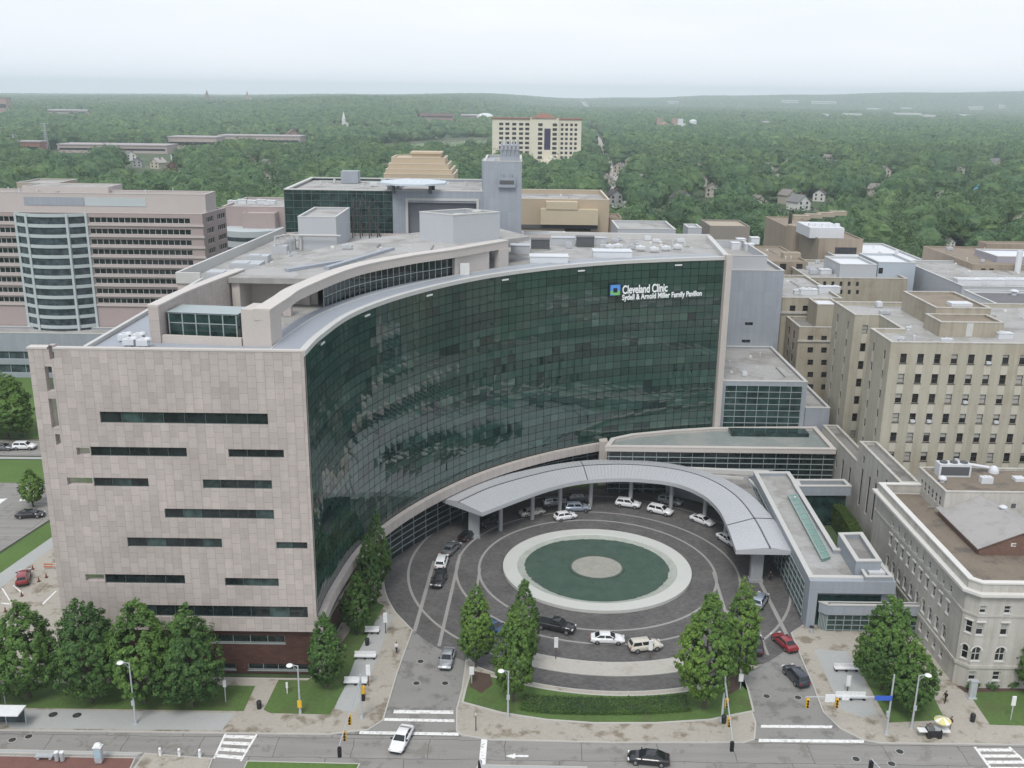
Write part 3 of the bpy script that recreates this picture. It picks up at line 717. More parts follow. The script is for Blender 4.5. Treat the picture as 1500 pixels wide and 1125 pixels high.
# glazing below the beam, silver mullions
gl = [p for p in offset(BM, -1.3) if p.y > 140 and p.x < -10.4]
mb = MB(); mb.strip(gl, gl, 43.9, 47.34); mb.build('penthouse_glazing', m_dglass, root)
mb = MB(); gg = resample(gl, 25)
for p in gg: mb.box(p.x - .05, p.y - .1, 43.9, p.x + .05, p.y - .01, 47.33)
mb.sweep(offset(gg, .1), offset(gg, .02), 45.5, 45.6); mb.build('penthouse_mullions', m_mull_l, root)
for px, py in ((421, 463), (449, 447)):
    p = G(px, py, 43.76); mb = MB(); mb.box(p.x - .55, p.y - .1, 43.77, p.x + .55, p.y + 1.0, 47.34); mb.build('penthouse_column', m_stone_c, root)
a = G(667, 391, 43.8); mb = MB(); mb.obox((-10.2, 167.6), (-4.5, 174.5), .4, 43.8, 47.34); mb.obox((-3.0, 176.4), (-1.4, 178.6), 1.2, 43.8, 47.34); mb.build('penthouse_end_wall', m_stone_c, root)
mb = MB(); mb.box(-9.2, 168.0, 43.8, -7.6, 168.2, 46.2); mb.build('door', plain('white_door', (.62, .62, .6)), root)
# low lit roof hatch ridges on the slab
for (x0, y0, x1, y1) in ((478, 395, 575, 366), (420, 398, 500, 385)):
    p, q = G(x0, y0, 48.5), G(x1, y1, 48.5); mb = MB(); mb.obox(p, q, .9, 48.51, 48.95); mb.build('roof_curb', m_roofmetal, root)
# glass stair box in the terrace
gb = thing_part = MB()
mb = MB(); p0, p1 = (-43.0, 119.9), (-34.3, 118.9); dz0, dz1 = 44.0, 47.5
A_, B_ = Vector(p0), Vector(p1); dd = (B_ - A_).normalized(); nn = Vector((-dd.y, dd.x)) * 4.2
box4 = [tuple(A_), tuple(B_), tuple(B_ + nn), tuple(A_ + nn)]
mb.prism(box4, dz0, dz1); gbo = mb.build('glass_box', m_gglass, root)
mb = MB()
for i in range(6): q = A_.lerp(B_, i / 5); mb.box(q.x - .07, q.y - .12, dz0, q.x + .07, q.y - .02, dz1 + .02)
for z in (dz0, 46.2, dz1 - .08): mb.obox((A_.x, A_.y - .07), (B_.x, B_.y - .07), .1, z, z + .1)
for i in (1, 2, 3): q = B_.lerp(B_ + nn, i / 3); mb.box(q.x + .01, q.y - .06, dz0, q.x + .1, q.y + .06, dz1)
mb.cap(inset(box4, -.25), dz1 + .1); mb.build('frame', m_mull_l, gbo)
# --- mechanical boxes on the roof
Fp, Lp, Rp = G(664, 357, 48.5), G(615, 351, 48.5), G(732, 351, 48.5); zt = D(664, 316, Fp.y).z
e1, e2 = (Lp - Fp), (Rp - Fp); e2 = Vector((abs(e2.x), e2.y, 0)); Bp = Lp + e2
m_mech = M('pale_mech_cladding', (.42, .44, .46), .6, .05, .3, 3)
flat_block(root, [tuple(Fp[:2]), tuple(Rp[:2]), tuple(Bp[:2]), tuple(Lp[:2])], 48.5, zt, m_mech, m_roofgrey, m_coping, .8, .35, names=('plant_room', 'plant_roof', 'plant_coping'))
mb = MB(); c = (Fp + Bp) / 2; mb.tube((c.x, c.y, zt - .8), (c.x, c.y, zt - .3), 1.3, 1.3, 16); mb.tube((c.x + 3, c.y + 1, zt - .8), (c.x + 3, c.y + 1, zt + .2), .8, .9, 14); mb.build('roof_vent', m_coping, root)
a = D(436, 318, 196); b = D(492, 320, 196)
flat_block(root, rect(a.x, 196, b.x, 213), 43.76, a.z, m_mech, m_roofgrey, m_coping, .3, .3, names=('plant_room', 'plant_roof', 'plant_coping'))
mb = MB(); mb.box(a.x, 195.8, 46.8, b.x, 195.99, 47.0); mb.tube((a.x + .5, 195.4, 43.8), (a.x + .5, 195.4, 47), .18); mb.tube((a.x - 3, 195, 46.9), (b.x + 1, 195, 46.9), .15); mb.build('pipework', m_coping, root)
# duct line and screens left of it
for (x, y, w, h) in ((398, 372, 22, 16), (420, 366, 12, 22), (336, 398, 44, 16), (300, 410, 44, 14), (362, 385, 30, 14)):
    p = G(x, y, 43.76); s_ = (Vector((0, p.y, CAMZ)) - Vector((0, 0, 43.76))).length / F; mb = MB()
    ww = w * s_; hh = h * s_ * .7; mb.box(p.x, p.y, 43.77, p.x + ww, p.y + ww * .8, 43.77 + hh); mb.box(p.x + .2, p.y + .2, 43.77 + hh + .002, p.x + ww * .6, p.y + ww * .5, 43.9 + hh); mb.build('rooftop_unit', m_mech, root)
mb = MB()
for k in range(7): p = G(404 + 7 * k, 372 - 1.5 * k, 43.76); mb.tube(p, (p.x, p.y, 47.2), .16, .16, 6)
p, q = G(404, 372, 43.76), G(446, 363, 43.76); mb.tube((p.x, p.y, 47.1), (q.x, q.y, 47.1), .14, .14, 6); mb.tube((p.x, p.y, 45.6), (q.x, q.y, 45.6), .1, .1, 6); mb.build('screen_posts', m_coping, root)
# steel lattice mast on the rear roof
mb = MB(); m_steel = plain('dark_steel', (.07, .065, .06), .6, .4)
q0 = [D(x, 352, 214) for x in (517, 528, 541, 553)]
for i, q in enumerate(q0):
    mb.tube((q.x, 214, 43.8), (q.x + (.3 if i > 1 else 0), 214, 53.0 - i * .8), .14, .14, 6); mb.tube((q.x, 217, 43.8), (q.x, 217, 52.0 - i * .5), .14, .14, 6)
for i in range(3):
    for z in (45, 47.5, 50): a, b = q0[i], q0[i + 1]; mb.tube((a.x, 214, z), (b.x, 214, z + 2.2), .09, .09, 5); mb.tube((a.x, 214, z), (a.x, 217, z + 1.8), .09, .09, 5)
mb.tube((q0[1].x + .5, 214, 53), (q0[3].x + 1.0, 213, 44), .12, .12, 6); mb.build('steel_lattice', m_steel, root)
# long white roof-lights and plant on the right-hand roof
def roofbox(px0, py0, px1, h, dep, m, nm, z=43.76):
    p, q = G(px0, py0, z), G(px1, py0, z); mb = MB(); mb.box(p.x, p.y, z + .01, q.x, p.y + dep, z + h); mb.box(p.x - .1, p.y - .1, z + h + .003, q.x + .1, p.y + dep + .1, z + h + .12); return mb.build(nm, m, root)
m_wunit = M('white_roof_unit', (.58, .60, .62), .5, .05, .4, 3)
roofbox(776, 388, 832, 1.5, 3.6, m_wunit, 'rooftop_unit'); roofbox(869, 380, 925, 1.5, 3.6, m_wunit, 'rooftop_unit')
m_louv = M('dark_louvre', (.09, .095, .1), .6, .2, .5, 8)
for (x0, y0, x1, h, dep, m) in ((778, 366, 805, 2.0, 2.5, m_louv), (845, 362, 870, 2.0, 2.5, m_louv), (748, 372, 776, 1.6, 3, m_mech), (808, 360, 842, 1.6, 3, m_mech), (872, 358, 888, 1.3, 2, m_mech), (740, 362, 760, 1.5, 3, m_roofdark)): roofbox(x0, y0, x1, h, dep, m, 'rooftop_unit')
for (x, y) in ((893, 366), (905, 365), (938, 368), (958, 370), (975, 368), (992, 366)):
    p = G(x, y, 43.76); mb = MB(); mb.box(p.x - .9, p.y - .6, 44.3, p.x + .9, p.y + .6, 44.75); mb.tube((p.x - .6, p.y, 43.77), (p.x - .6, p.y, 44.3), .08); mb.tube((p.x + .6, p.y, 43.77), (p.x + .6, p.y, 44.3), .08); mb.dome((p.x, p.y, 44.75), .45, .3, 10, 3); mb.build('roof_fan', m_wunit, root)
for (x, y) in ((183, 500), (203, 500), (210, 508), (190, 507)):
    p = G(x, y, 43.98); mb = MB(); mb.box(p.x - .7, p.y - .5, 44.2, p.x + .7, p.y + .5, 44.9); mb.tube((p.x, p.y, 43.99), (p.x, p.y, 45.1), .3, .3, 10); mb.dome((p.x + .6, p.y, 44.9), .5, .35, 10, 3); mb.build('roof_fan', m_wunit, root)

# --- blue-grey service tower and the lower glass block at the right end
yw = 219.8; x0 = 43.6; x1 = D(1149, 397, yw).x; zt = D(1149, 397, yw).z
hl = [(D(a, 476, yw).x - x0, D(1091, b, yw).z, D(c, 475, yw).x - x0, D(1091, b - 4.5, yw).z) for a, b, c in ((1091, 476.5, 1103), (1088.5, 502, 1101))]
poly = ccw(rect(x0, yw, x1, 246))
flat_block(root, poly, 0, zt, m_clad, m_roofgrey, m_coping, .6, .35, {0: hl}, .3, names=('service_tower', 'tower_roof', 'tower_coping'))
for h in hl: window(root, poly[0], poly[1], 0, h, .2, .06, m_mull, m_dglass, rails=0, bars=1)
xb = D(1125, 376, yw).x; zb = D(1125, 376, yw).z
flat_block(root, rect(x0 + .2, yw + .5, xb, 245), zt - .59, zb, m_mech, m_roofgrey, m_coping, 1.6, .3, names=('plant_room', 'plant_roof', 'plant_coping'))
for (x, y) in ((1072, 366), (1092, 368), (1080, 360), (1100, 358)): roofbox(x, y, x + 12, 1.6, 2.5, m_wunit, 'rooftop_unit', zb - 1.6)
# lower glass block in front of the tower
ztl = 19.1; yl = 190.6; xl0 = 42.6; xl1 = G(1184, 561, ztl).x
flat_block(root, rect(xl0, yl, xl1, yw - .1), 0, ztl, m_clad, m_roofgrey, m_coping, .35, .5, names=('glass_block', 'block_roof', 'block_coping'))
c0, c1 = D(1090, 600, yl).x, D(1172, 600, yl).x; c0 = 43.2
mb = MB(); mb.quad((c0, yl - .05, 8.9), (c1, yl - .05, 8.9), (c1, yl - .05, 18.3), (c0, yl - .05, 18.3)); gbl = mb.build('block_glazing', m_gglass, root)
mb = MB()
for k in range(8): z = 9.0 + k * 1.32; mb.box(c0, yl - .2, z, c1, yl - .06, z + .11)
for k in range(8): x = c0 + (c1 - c0) * k / 7; mb.box(x - .05, yl - .15, 8.9, x + .05, yl - .065, 18.3)
mb.build('mullions', m_mull_l, gbl)
# ================================================================ fountain
FC = (14.2, 145.2)
fx_, fy_ = 1.0, .94
def ell(r, n=96): return [(FC[0] + r * cos(2 * pi * i / n), FC[1] + r * fy_ * sin(2 * pi * i / n)) for i in range(n)]
def ring(mb, r0, r1, z0, z1, mi=0):
    a, b = ell(r0), ell(r1); n = len(a)
    mb.add([(p[0], p[1], z0) for p in a] + [(p[0], p[1], z1) for p in b], [(i, (i + 1) % n, n + (i + 1) % n, n + i) for i in range(n)], mi)
ft = thing('round_fountain', 'round green pool fountain with a broad white rim and gravel centre inside the turning circle', 'fountain', (*FC, 0))
mb = MB(); ring(mb, 15.3, 15.3, 0, .5); ring(mb, 15.3, 13.0, .5, .55); ring(mb, 13.0, 12.9, .55, .4)
mb.build('rim', M('white_granite_rim', (.50, .51, .48), .7, .06, .3, 4), ft)
mb = MB(); ring(mb, 12.9, 11.2, .4, .12)
def beach_mat():
    m, nt, b = nodes('wet_granite_slope'); p = world_pos(nt)
    c = ramp(nt, noise(nt, p, .5, 7, .7), [(.40, (.30, .33, .29)), (.60, (.42, .43, .39))])
    c = mixc(nt, .5, c, ramp(nt, noise(nt, p, 5, 4), [(.3, (.24, .27, .23)), (.7, (.44, .45, .41))]))
    L(nt, c, b.inputs['Base Color']); b.inputs['Roughness'].default_value = .6; return m
mb.build('beach', beach_mat(), ft)
def pool_mat():
    m, nt, b = nodes('green_pool_water'); p = world_pos(nt)
    c = ramp(nt, noise(nt, p, .45, 5, .6), [(.3, (.050, .085, .066)), (.7, (.072, .112, .088))])
    L(nt, c, b.inputs['Base Color']); b.inputs['Roughness'].default_value = .10; b.inputs['IOR'].default_value = 1.33
    bn = N(nt, 'ShaderNodeBump'); bn.inputs['Strength'].default_value = .6; bn.inputs['Distance'].default_value = .06
    L(nt, noise(nt, p, 2.6, 3), bn.inputs['Height']); L(nt, bn.outputs[0], b.inputs['Normal']); return m
mb = MB(); rr = random.Random(2); n = 140
edge = [(FC[0] + (11.75 + rr.gauss(0, .10) + .25 * sin(3 * 2 * pi * i / n)) * cos(2 * pi * i / n), FC[1] + (11.75 + rr.gauss(0, .10) + .25 * sin(3 * 2 * pi * i / n)) * fy_ * sin(2 * pi * i / n)) for i in range(n)]
mb.cap(edge, .23); mb.build('water', pool_mat(), ft)
mb = MB(); ring(mb, 4.6, 4.5, .1, .42); ring(mb, 4.5, 4.1, .42, .42); mb.build('inner_kerb', M('dark_green_kerb', (.06, .09, .07), .6, .2, .6, 5), ft)
def gravel_mat():
    m, nt, b = nodes('pale_gravel'); p = world_pos(nt)
    v = N(nt, 'ShaderNodeTexVoronoi'); v.inputs['Scale'].default_value = 5; L(nt, p, v.inputs['Vector'])
    c = ramp(nt, v.outputs['Distance'], [(.0, (.40, .38, .34)), (.5, (.20, .20, .17))])
    c = mixc(nt, .5, c, ramp(nt, noise(nt, p, .8, 5), [(.3, (.28, .285, .245)), (.7, (.44, .42, .38))]))
    L(nt, c, b.inputs['Base Color']); b.inputs['Roughness'].default_value = .9; return m
mb = MB(); e_ = ell(4.09); mb.cap(e_, .40); mb.build('gravel_bed', gravel_mat(), ft)
mb = MB(); m_noz = plain('nozzle_steel', (.16, .24, .20), .4, .5)
for r, k in ((5.6, 18), (7.6, 24), (9.6, 30)):
    for i in range(k): a = 2 * pi * i / k; x, y = FC[0] + r * cos(a), FC[1] + r * fy_ * sin(a); mb.tube((x, y, .1), (x, y, .36), .06, .06, 6)
o = mb.build('water_jets', m_noz, ft); tag(o, kind='stuff')

# ================================================================ entrance canopy, curved metal roof on columns
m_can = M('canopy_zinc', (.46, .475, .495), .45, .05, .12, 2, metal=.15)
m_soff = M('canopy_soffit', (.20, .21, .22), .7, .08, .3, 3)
cn = thing('entrance_canopy', 'long curved grey metal canopy on columns sheltering cars behind the fountain', 'canopy', (14, 172, 0))
ZC = 6.3
inn2 = spline([G(*p, ZC)[:2] for p in ((706, 753), (755, 734), (800, 718), (840, 708), (880, 703.5), (930, 703), (985, 709), (1025, 724), (1050, 745), (1064, 770), (1078, 808))], 61)
out2 = spline([G(*p, ZC)[:2] for p in ((648, 734), (700, 709), (780, 689), (830, 680), (873, 676), (925, 676), (985, 682), (1045, 697), (1095, 724), (1132, 762), (1163, 811))], 61)
mid = [a.lerp(b, .42) for a, b in zip(out2, inn2)]
mb = MB()
mb.strip(out2, mid, ZC + .35, ZC + .9, 0); mb.strip(mid, inn2, ZC + .9, ZC + .25, 0)
mb.strip(inn2, inn2, ZC + .25, ZC - .45, 0); mb.strip(out2, out2, ZC - .25, ZC + .35, 0)
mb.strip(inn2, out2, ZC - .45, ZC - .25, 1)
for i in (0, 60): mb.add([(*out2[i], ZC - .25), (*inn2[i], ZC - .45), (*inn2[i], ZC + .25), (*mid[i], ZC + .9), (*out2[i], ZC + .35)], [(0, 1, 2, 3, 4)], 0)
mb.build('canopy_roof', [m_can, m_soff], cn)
mb = MB()
for i in range(60):       # standing seams
    for k in (0, .5):
        a = out2[i].lerp(out2[i + 1], k); m_ = mid[i].lerp(mid[i + 1], k); b = inn2[i].lerp(inn2[i + 1], k)
        d = Vector((m_.y - a.y, a.x - m_.x)).normalized() * .025
        for p, q, zp, zq in ((a, m_, ZC + .35, ZC + .9), (m_, b, ZC + .9, ZC + .25)):
            mb.add([(p.x - d.x, p.y - d.y, zp + .002), (p.x + d.x, p.y + d.y, zp + .002), (q.x + d.x, q.y + d.y, zq + .002), (q.x - d.x, q.y - d.y, zq + .002), (p.x, p.y, zp + .07), (q.x, q.y, zq + .07)], [(0, 3, 5, 4), (1, 4, 5, 2)])
mb.build('standing_seams', m_can, cn)
m_gap = plain('dark_gutter', (.06, .062, .068), .6)
mb = MB(); mb.sweep([a.lerp(b, .405) for a, b in zip(out2, inn2)], [a.lerp(b, .435) for a, b in zip(out2, inn2)], ZC + .7, ZC + .93); mb.build('gutter', m_gap, cn)
for i in (21, 52):
    mb = MB(); a, b, c = out2[i], mid[i], inn2[i]; d = Vector((out2[i + 1] - out2[i])).normalized() * .16
    for p, q, zp, zq in ((a, b, .35, .9), (b, c, .9, .25)): mb.add([(p.x, p.y, ZC + zp + .05), (p.x + d.x, p.y + d.y, ZC + zp + .05), (q.x + d.x, q.y + d.y, ZC + zq + .05), (q.x, q.y, ZC + zq + .05), (p.x, p.y, ZC + zp + .08), (p.x + d.x, p.y + d.y, ZC + zp + .08), (q.x + d.x, q.y + d.y, ZC + zq + .08), (q.x, q.y, ZC + zq + .08)], [(4, 5, 6, 7), (0, 4, 7, 3), (1, 2, 6, 5)])
    mb.build('expansion_joint', m_gap, cn)
m_col = M('pale_column', (.30, .31, .32), .6, .05, .4, 3)
for i in (6, 12, 17, 22, 28, 34, 40, 46):
    p = inn2[i].lerp(out2[i], .28); mb = MB(); mb.tube((p.x, p.y, 0), (p.x, p.y, ZC - .38), .38, .38, 14); mb.tube((p.x, p.y, ZC - .7), (p.x, p.y, ZC - .36), .4, .75, 14); mb.build('column', m_col, cn)
for i in (2, 58):
    p = inn2[i].lerp(out2[i], .45); mb = MB(); mb.box(p.x - .95, p.y - .5, 0, p.x + .95, p.y + .5, ZC - .33); mb.box(p.x - 1.1, p.y - .65, 0, p.x + 1.1, p.y + .65, .5); mb.build('pier', m_col, cn)

# ================================================================ podium and link roofs behind the canopy
pd = thing('glass_podium', 'low glass podium with grey roof and stone fascia at the foot of the green glass', 'building', (40, 182, 0))
PY = 177.0; xa, xb_ = 18.0, 62.3
m_roofgreen = M('greenish_roof', (.22, .25, .24), .85, .15, .15, 1.5, stain=(.30, .30, .28), stain_amt=.6, stain_scale=.15)
poly = [(xa, PY), (xb_, PY), (xb_, 190.5), (41.0, 189.2), (32, 187.2), (24, 184.6), (xa + 1.6, 181.8)]
flat_block(pd, poly, 8.75, 9.6, m_stone_c, m_roofgreen, m_stonecap, .45, .8, names=('fascia', 'roof', 'coping'))
rp = [(xa + .6, PY + .8), (xb_ - .2, PY + .8)]
mb = MB(); mb.quad((xa + .6, PY + .7, 0), (xb_ - .1, PY + .7, 0), (xb_ - .1, PY + .7, 8.74), (xa + .6, PY + .7, 8.74)); mb.quad((xb_ - .1, PY + .7, 0), (xb_ - .1, 190, 0), (xb_ - .1, 190, 8.74), (xb_ - .1, PY + .7, 8.74)); g_ = mb.build('glazing', m_dglass, pd)
mb = MB()
for z in (.8, 1.9, 3.0, 4.1, 5.2, 6.3, 7.4, 8.5): mb.box(xa + .6, PY + .5, z, xb_, PY + .69, z + .12)
for k in range(20): x = xa + .8 + k * 2.3; mb.box(x, PY + .55, 0, x + .08, PY + .68, 8.73)
mb.build('mullions', m_mull_l, g_)
mb = MB(); mb.box(44, 185.4, 9.16, 59.5, 188.6, 9.9); mb.build('skylight', m_gglass, pd)
# low grey roof between canopy and entry hall
lr = thing('link_roof', 'low dark flat roof with pipes squeezed between the curved canopy and the podium', 'building', (40, 172, 0))
lp = [tuple(p) for p in [out2[i] + Vector((.25, .25)) for i in range(33, 50, 2)]] + [(44.6, 172.5), (50.5, 176.6), (30, 176.7)]
flat_block(lr, lp, 0, 5.6, m_clad, m_roofdark, None, .2, .2, names=('wall', 'roof', 'coping'))
for (a, b, w, h) in (((33, 175.6), (49, 174.2), .9, 6.2), ((38.5, 172.6), (43.6, 171.6), .35, 5.9), ((36, 175), (36, 173.6), .5, 5.9), ((44.5, 171), (45.0, 166.5), .4, 5.9)):
    mb = MB(); mb.obox(a, b, w, 5.41, h); mb.build('roof_duct', m_coping, lr)

# ================================================================ entry hall with the long skylight
eh = thing('entry_hall', 'low grey metal entry hall with an L-shaped flat roof and a long green skylight', 'building', (49, 146, 0))
ZE = 7.7
def E(*p): return tuple(G(*p, ZE)[:2])
yf = E(1185, 847)[1]
poly = [E(1104, 692), E(1156, 692), E(1164, 703), E(1169, 713), E(1225, 804), (E(1228, 806)[0] + 5.2, E(1228, 806)[1]), (E(1312, 852)[0], yf), E(1185, 847)]
flat_block(eh, poly, 0, ZE, m_clad_y, m_roofgrey, m_coping, .5, .65, cop_h=.2, names=('wall', 'roof', 'coping'))
br_ = [(E(1164, 703)[0] + .1, E(1164, 703)[1]), E(1237, 703), E(1247, 713), (E(1169, 713)[0] + .1, E(1169, 713)[1])]
flat_block(eh, br_, 6.0, ZE - .03, m_clad, m_roofdark, m_coping, .5, .5, cop_h=.2, names=('bridge', 'bridge_roof', 'bridge_coping'))
ib = inset(br_, .5); mb = MB(); mb.quad((*ib[0], .1), (*ib[1], .1), (*ib[1], 5.99), (*ib[0], 5.99)); mb.quad((*ib[3], .1), (*ib[2], .1), (*ib[2], 5.99), (*ib[3], 5.99)); mb.build('bridge_glazing', m_gglass, eh)
# glazed left flank with rails (faces the drive) and fascia on the front
A, B = Vector(E(1104, 692)), Vector(E(1185, 847)); d = (B - A).normalized(); n = Vector((d.y, -d.x)); L_ = (B - A).length
if n.x > 0: n = -n
mb = MB(); a, b = A + d * 3 + n * .04, B - d * 1.4 + n * .04; mb.quad((*a, .2), (*b, .2), (*b, 6.4), (*a, 6.4)); g_ = mb.build('flank_glazing', m_gglass, eh)
mb = MB()
for z in (.9, 2.0, 3.1, 4.2, 5.3, 6.3): mb.obox(a + n * .12, b + n * .12, .14, z, z + .12)
for k in range(17): q = a.lerp(b, k / 16) + n * .07; mb.obox(q, q + d * .09, .1, .2, 6.39)
mb.build('mullions', m_mull_l, g_)
# skylight
s0, s1, s2, s3 = [G(*p, ZE - .3) for p in ((1154, 728), (1167, 727), (1216, 818), (1204, 822))]
mb = MB(); mb.prism([tuple(p[:2]) for p in (s0, s1, s2, s3)], ZE - .49, ZE + .05); sk = mb.build('skylight', M('pale_green_skylight', (.15, .26, .22), .15, .1, .6, 2), eh)
mb = MB()
for k in range(13):
    p, q = s0.lerp(s3, k / 12), s1.lerp(s2, k / 12); mb.obox((p.x - .05, p.y), (q.x + .05, q.y), .12, ZE + .051, ZE + .12)
mb.obox(s0, s3, .16, ZE + .052, ZE + .14); mb.obox(s1, s2, .16, ZE + .052, ZE + .14); mb.build('frame', m_mull_l, sk)
# raised stair block on the right with an open frame
ZS = 9.6
sp_ = [tuple(G(*p, ZS)[:2]) for p in ((1228, 782), (1263, 781), (1291, 823), (1254, 823))]
flat_block(eh, sp_, ZE - .48, ZS, m_clad_y, m_roofdark, m_coping, .6, .55, cop_h=.2, names=('stair_block', 'stair_roof', 'stair_coping'))
sp2 = [tuple(G(*p, ZE + .6)[:2]) for p in ((1258, 829), (1293, 829), (1308, 846), (1268, 846))]
flat_block(eh, sp2, ZE - .47, ZE + .6, m_clad_y, m_roofdark, m_coping, .5, .35, cop_h=.15, names=('stair_block', 'stair_roof', 'stair_coping'))
p = G(1283, 840, ZE); mb = MB(); mb.box(p.x - 1.3, p.y - .8, ZE + .11, p.x + 1.3, p.y + 1.2, ZE + .55); mb.build('roof_unit', m_wunit, eh)
mb = MB(); p = G(1240, 812, ZE); mb.box(p.x + .1, p.y, ZE - .3, p.x + .2, p.y + 1.0, ZE + 1.2); mb.build('door', m_wunit, eh)
# front: corner post, deep beam already in wall; cut the vestibule out in front
xe0, xe1 = E(1185, 847)[0], E(1312, 852)[0]
mb = MB(); mb.box(xe0 + 1.4, yf - .06, .3, xe1 - 1.5, yf - .02, 5.2); mb.build('front_glazing', m_gglass, eh)
mb = MB(); mb.box(xe0 - .05, yf - .9, 0, xe0 + 1.2, yf + .1, ZE - 1.9); mb.box(xe0 - .06, yf - .91, ZE - 1.89, xe1 + .06, yf - .03, ZE + .01); mb.build('front_beam', m_clad, eh)
ve = 3.9; vy = G(1208, 926).y - .2; vx0, vx1 = G(1206, 926).x, G(1345, 926).x
flat_block(eh, [(vx0 - .8, yf - 1.0), (vx0 + .2, vy), (vx1, vy), (vx1, yf - 1.0)], 2.9, ve + .5, m_clad, m_roofdark, m_coping, .6, .55, names=('porch_fascia', 'porch_roof', 'porch_coping'))
mb = MB(); vg = [(vx0 - .5, yf - 1.0), (vx0 + .4, vy + .35), (vx1 - .3, vy + .35), (vx1 - .3, yf - 1.0)]
for a, b in zip(vg, vg[1:]): mb.quad((*a, .14), (*b, .14), (*b, 2.89), (*a, 2.89))
pg = mb.build('porch_glazing', m_gglass, eh)
mb = MB()
for k in range(12): x = vx0 + .4 + (vx1 - vx0 - .7) * k / 11; mb.box(x - .04, vy + .22, .14, x + .04, vy + .34, 2.88)
for z in (.3, 1.1, 1.9, 2.75): mb.box(vx0 + .4, vy + .24, z, vx1 - .3, vy + .335, z + .08)
for k in range(6): a, b = Vector(vg[0]), Vector(vg[1]); q = a.lerp(b, k / 5); mb.box(q.x - .14, q.y - .05, .14, q.x - .02, q.y + .05, 2.88)
mb.build('door_frames', m_mull_l, pg)
def text(name, body, size, mat, parent, extrude=.03, offset_=0.0, bold=0.0):
    c = bpy.data.curves.new(name, 'FONT'); c.body = body; c.size = size; c.extrude = extrude; c.offset = bold; c.align_x = 'LEFT'; c.align_y = 'BOTTOM_BASELINE'
    o = bpy.data.objects.new(name, c); COL.objects.link(o)
    bpy.context.view_layer.update()
    me = bpy.data.meshes.new_from_object(o.evaluated_get(bpy.context.evaluated_depsgraph_get())); bpy.data.objects.remove(o)
    me.materials.clear(); me.materials.append(mat)
    o = bpy.data.objects.new(name, me); COL.objects.link(o)
    if parent is not None: o.parent = parent
    return o
# sunken court hedge beside the stone wing
# ================================================================ the sign on the glass
sl, sr = D(893, 425, 182.9), D(1028, 430, 187.0)
pA, pB = Vector((sl.x, 0)), Vector((sr.x, 0))
def on_arc(px, py):
    best = None; r = ray(px, py)
    for a, b in zip(ARC, ARC[1:]):
        q = V(px, py, a, b); t = (Vector(q[:2]) - a).dot(b - a) / (b - a).length_squared
        if 0 <= t <= 1 and q.z > 0: best = q
    return best
a = on_arc(893.5, 424); b = on_arc(1027, 432)
sg = thing('wall_sign', 'white lettering and small blue and green square logo high on the green glass wall', 'sign', (a.x, a.y, a.z - 1.2))
dirv = Vector((b.x - a.x, b.y - a.y)).normalized(); out_ = Vector((dirv.y, -dirv.x))
ang = atan2(dirv.y, dirv.x)
sg.rotation_euler = (0, 0, ang)
Wd = (Vector(b[:2]) - Vector(a[:2])).length
chord = [(Vector(p) - Vector(a[:2])).dot(out_) for p in ARC if a.x < p.x < b.x]; push = max(chord + [0]) + .25
m_let = plain('white_letters', (.86, .88, .88), .5)
k = (on_arc(907, 424).xy - a.xy).length; gap = k + .45
base1 = on_arc(912, 429.5).z - (a.z - 1.2); base2 = on_arc(912, 438.6).z - (a.z - 1.2)
w1 = (on_arc(975.5, 425).xy - a.xy).length - gap; w2 = Wd - gap
for body, wd, z in (('Cleveland Clinic', w1, base1), ('Sydell & Arnold Miller Family Pavilion', w2, base2)):
    o = text('lettering', body, 1.0, m_let, sg, .05, bold=.02)
    s_ = wd / max(v.co.x for v in o.data.vertices)
    hs = (1.6 if z == base1 else 1.05) / .72
    for v in o.data.vertices: v.co = Vector((v.co.x * s_, v.co.y * hs, v.co.z))
    o.rotation_euler = (pi / 2, 0, 0); o.location = (gap, -push, z)
m_lb, m_lg, m_ld = plain('logo_blue', (.10, .30, .72), .4), plain('logo_green', (.20, .52, .16), .4), plain('logo_dark', (.006, .014, .03), .5)
zq = on_arc(900, 432).z - (a.z - 1.2); hq = on_arc(900, 417).z - on_arc(900, 432).z
lg = MB()
def rq(x0, z0, x1, z1, y, mi): lg.box(x0, -push + y, z0, x1, -push + y + .08, z1, mi)
rq(-.25, zq - .25, k + .25, zq + hq + .25, .12, 2)
rq(0, zq + hq * .42, k, zq + hq, 0, 0); rq(0, zq, k, zq + hq * .419, .001, 1)
rq(k * .30, zq + hq * .28, k * .70, zq + hq * .70, -.05, 2); rq(k * .0, zq + hq * .0, k * .3, zq + hq * .12, -.02, 0)
lg.build('logo', [m_lb, m_lg, m_ld], sg, local=True)
# ================================================================ buildings on the right
m_cream = M('cream_stone_wall', (.425, .398, .325), .85, .08, .2, 3, stain=(.34, .30, .22), stain_amt=.45, stain_scale=.16, streak=.16)
m_cream2 = M('tan_brick_wall', (.365, .33, .262), .85, .09, .25, 4, stain=(.29, .25, .18), stain_amt=.5, stain_scale=.16, streak=.16)
m_spand = M('pale_spandrel', (.50, .475, .40), .8, .07, .4, 3)
m_lime = M('limestone', (.47, .455, .415), .85, .08, .3, 3, stain=(.36, .34, .30), stain_amt=.5, stain_scale=.3, streak=.18)
m_limew = M('white_surround', (.60, .59, .56), .8, .06, .5, 3)
m_gravel = M('brown_roof_gravel', (.185, .155, .12), .95, .2, .3, 2.5, stain=(.10, .09, .08), stain_amt=.8, stain_scale=.22, bump=.3)
m_brownroof = M('brown_flat_roof', (.24, .20, .155), .95, .12, .2, 2, stain=(.16, .14, .12), stain_amt=.6, stain_scale=.2)
m_frame_d = plain('dark_bronze_frame', (.05, .042, .036), .5)
m_frame_w = plain('white_window_frame', (.52, .52, .50), .5)
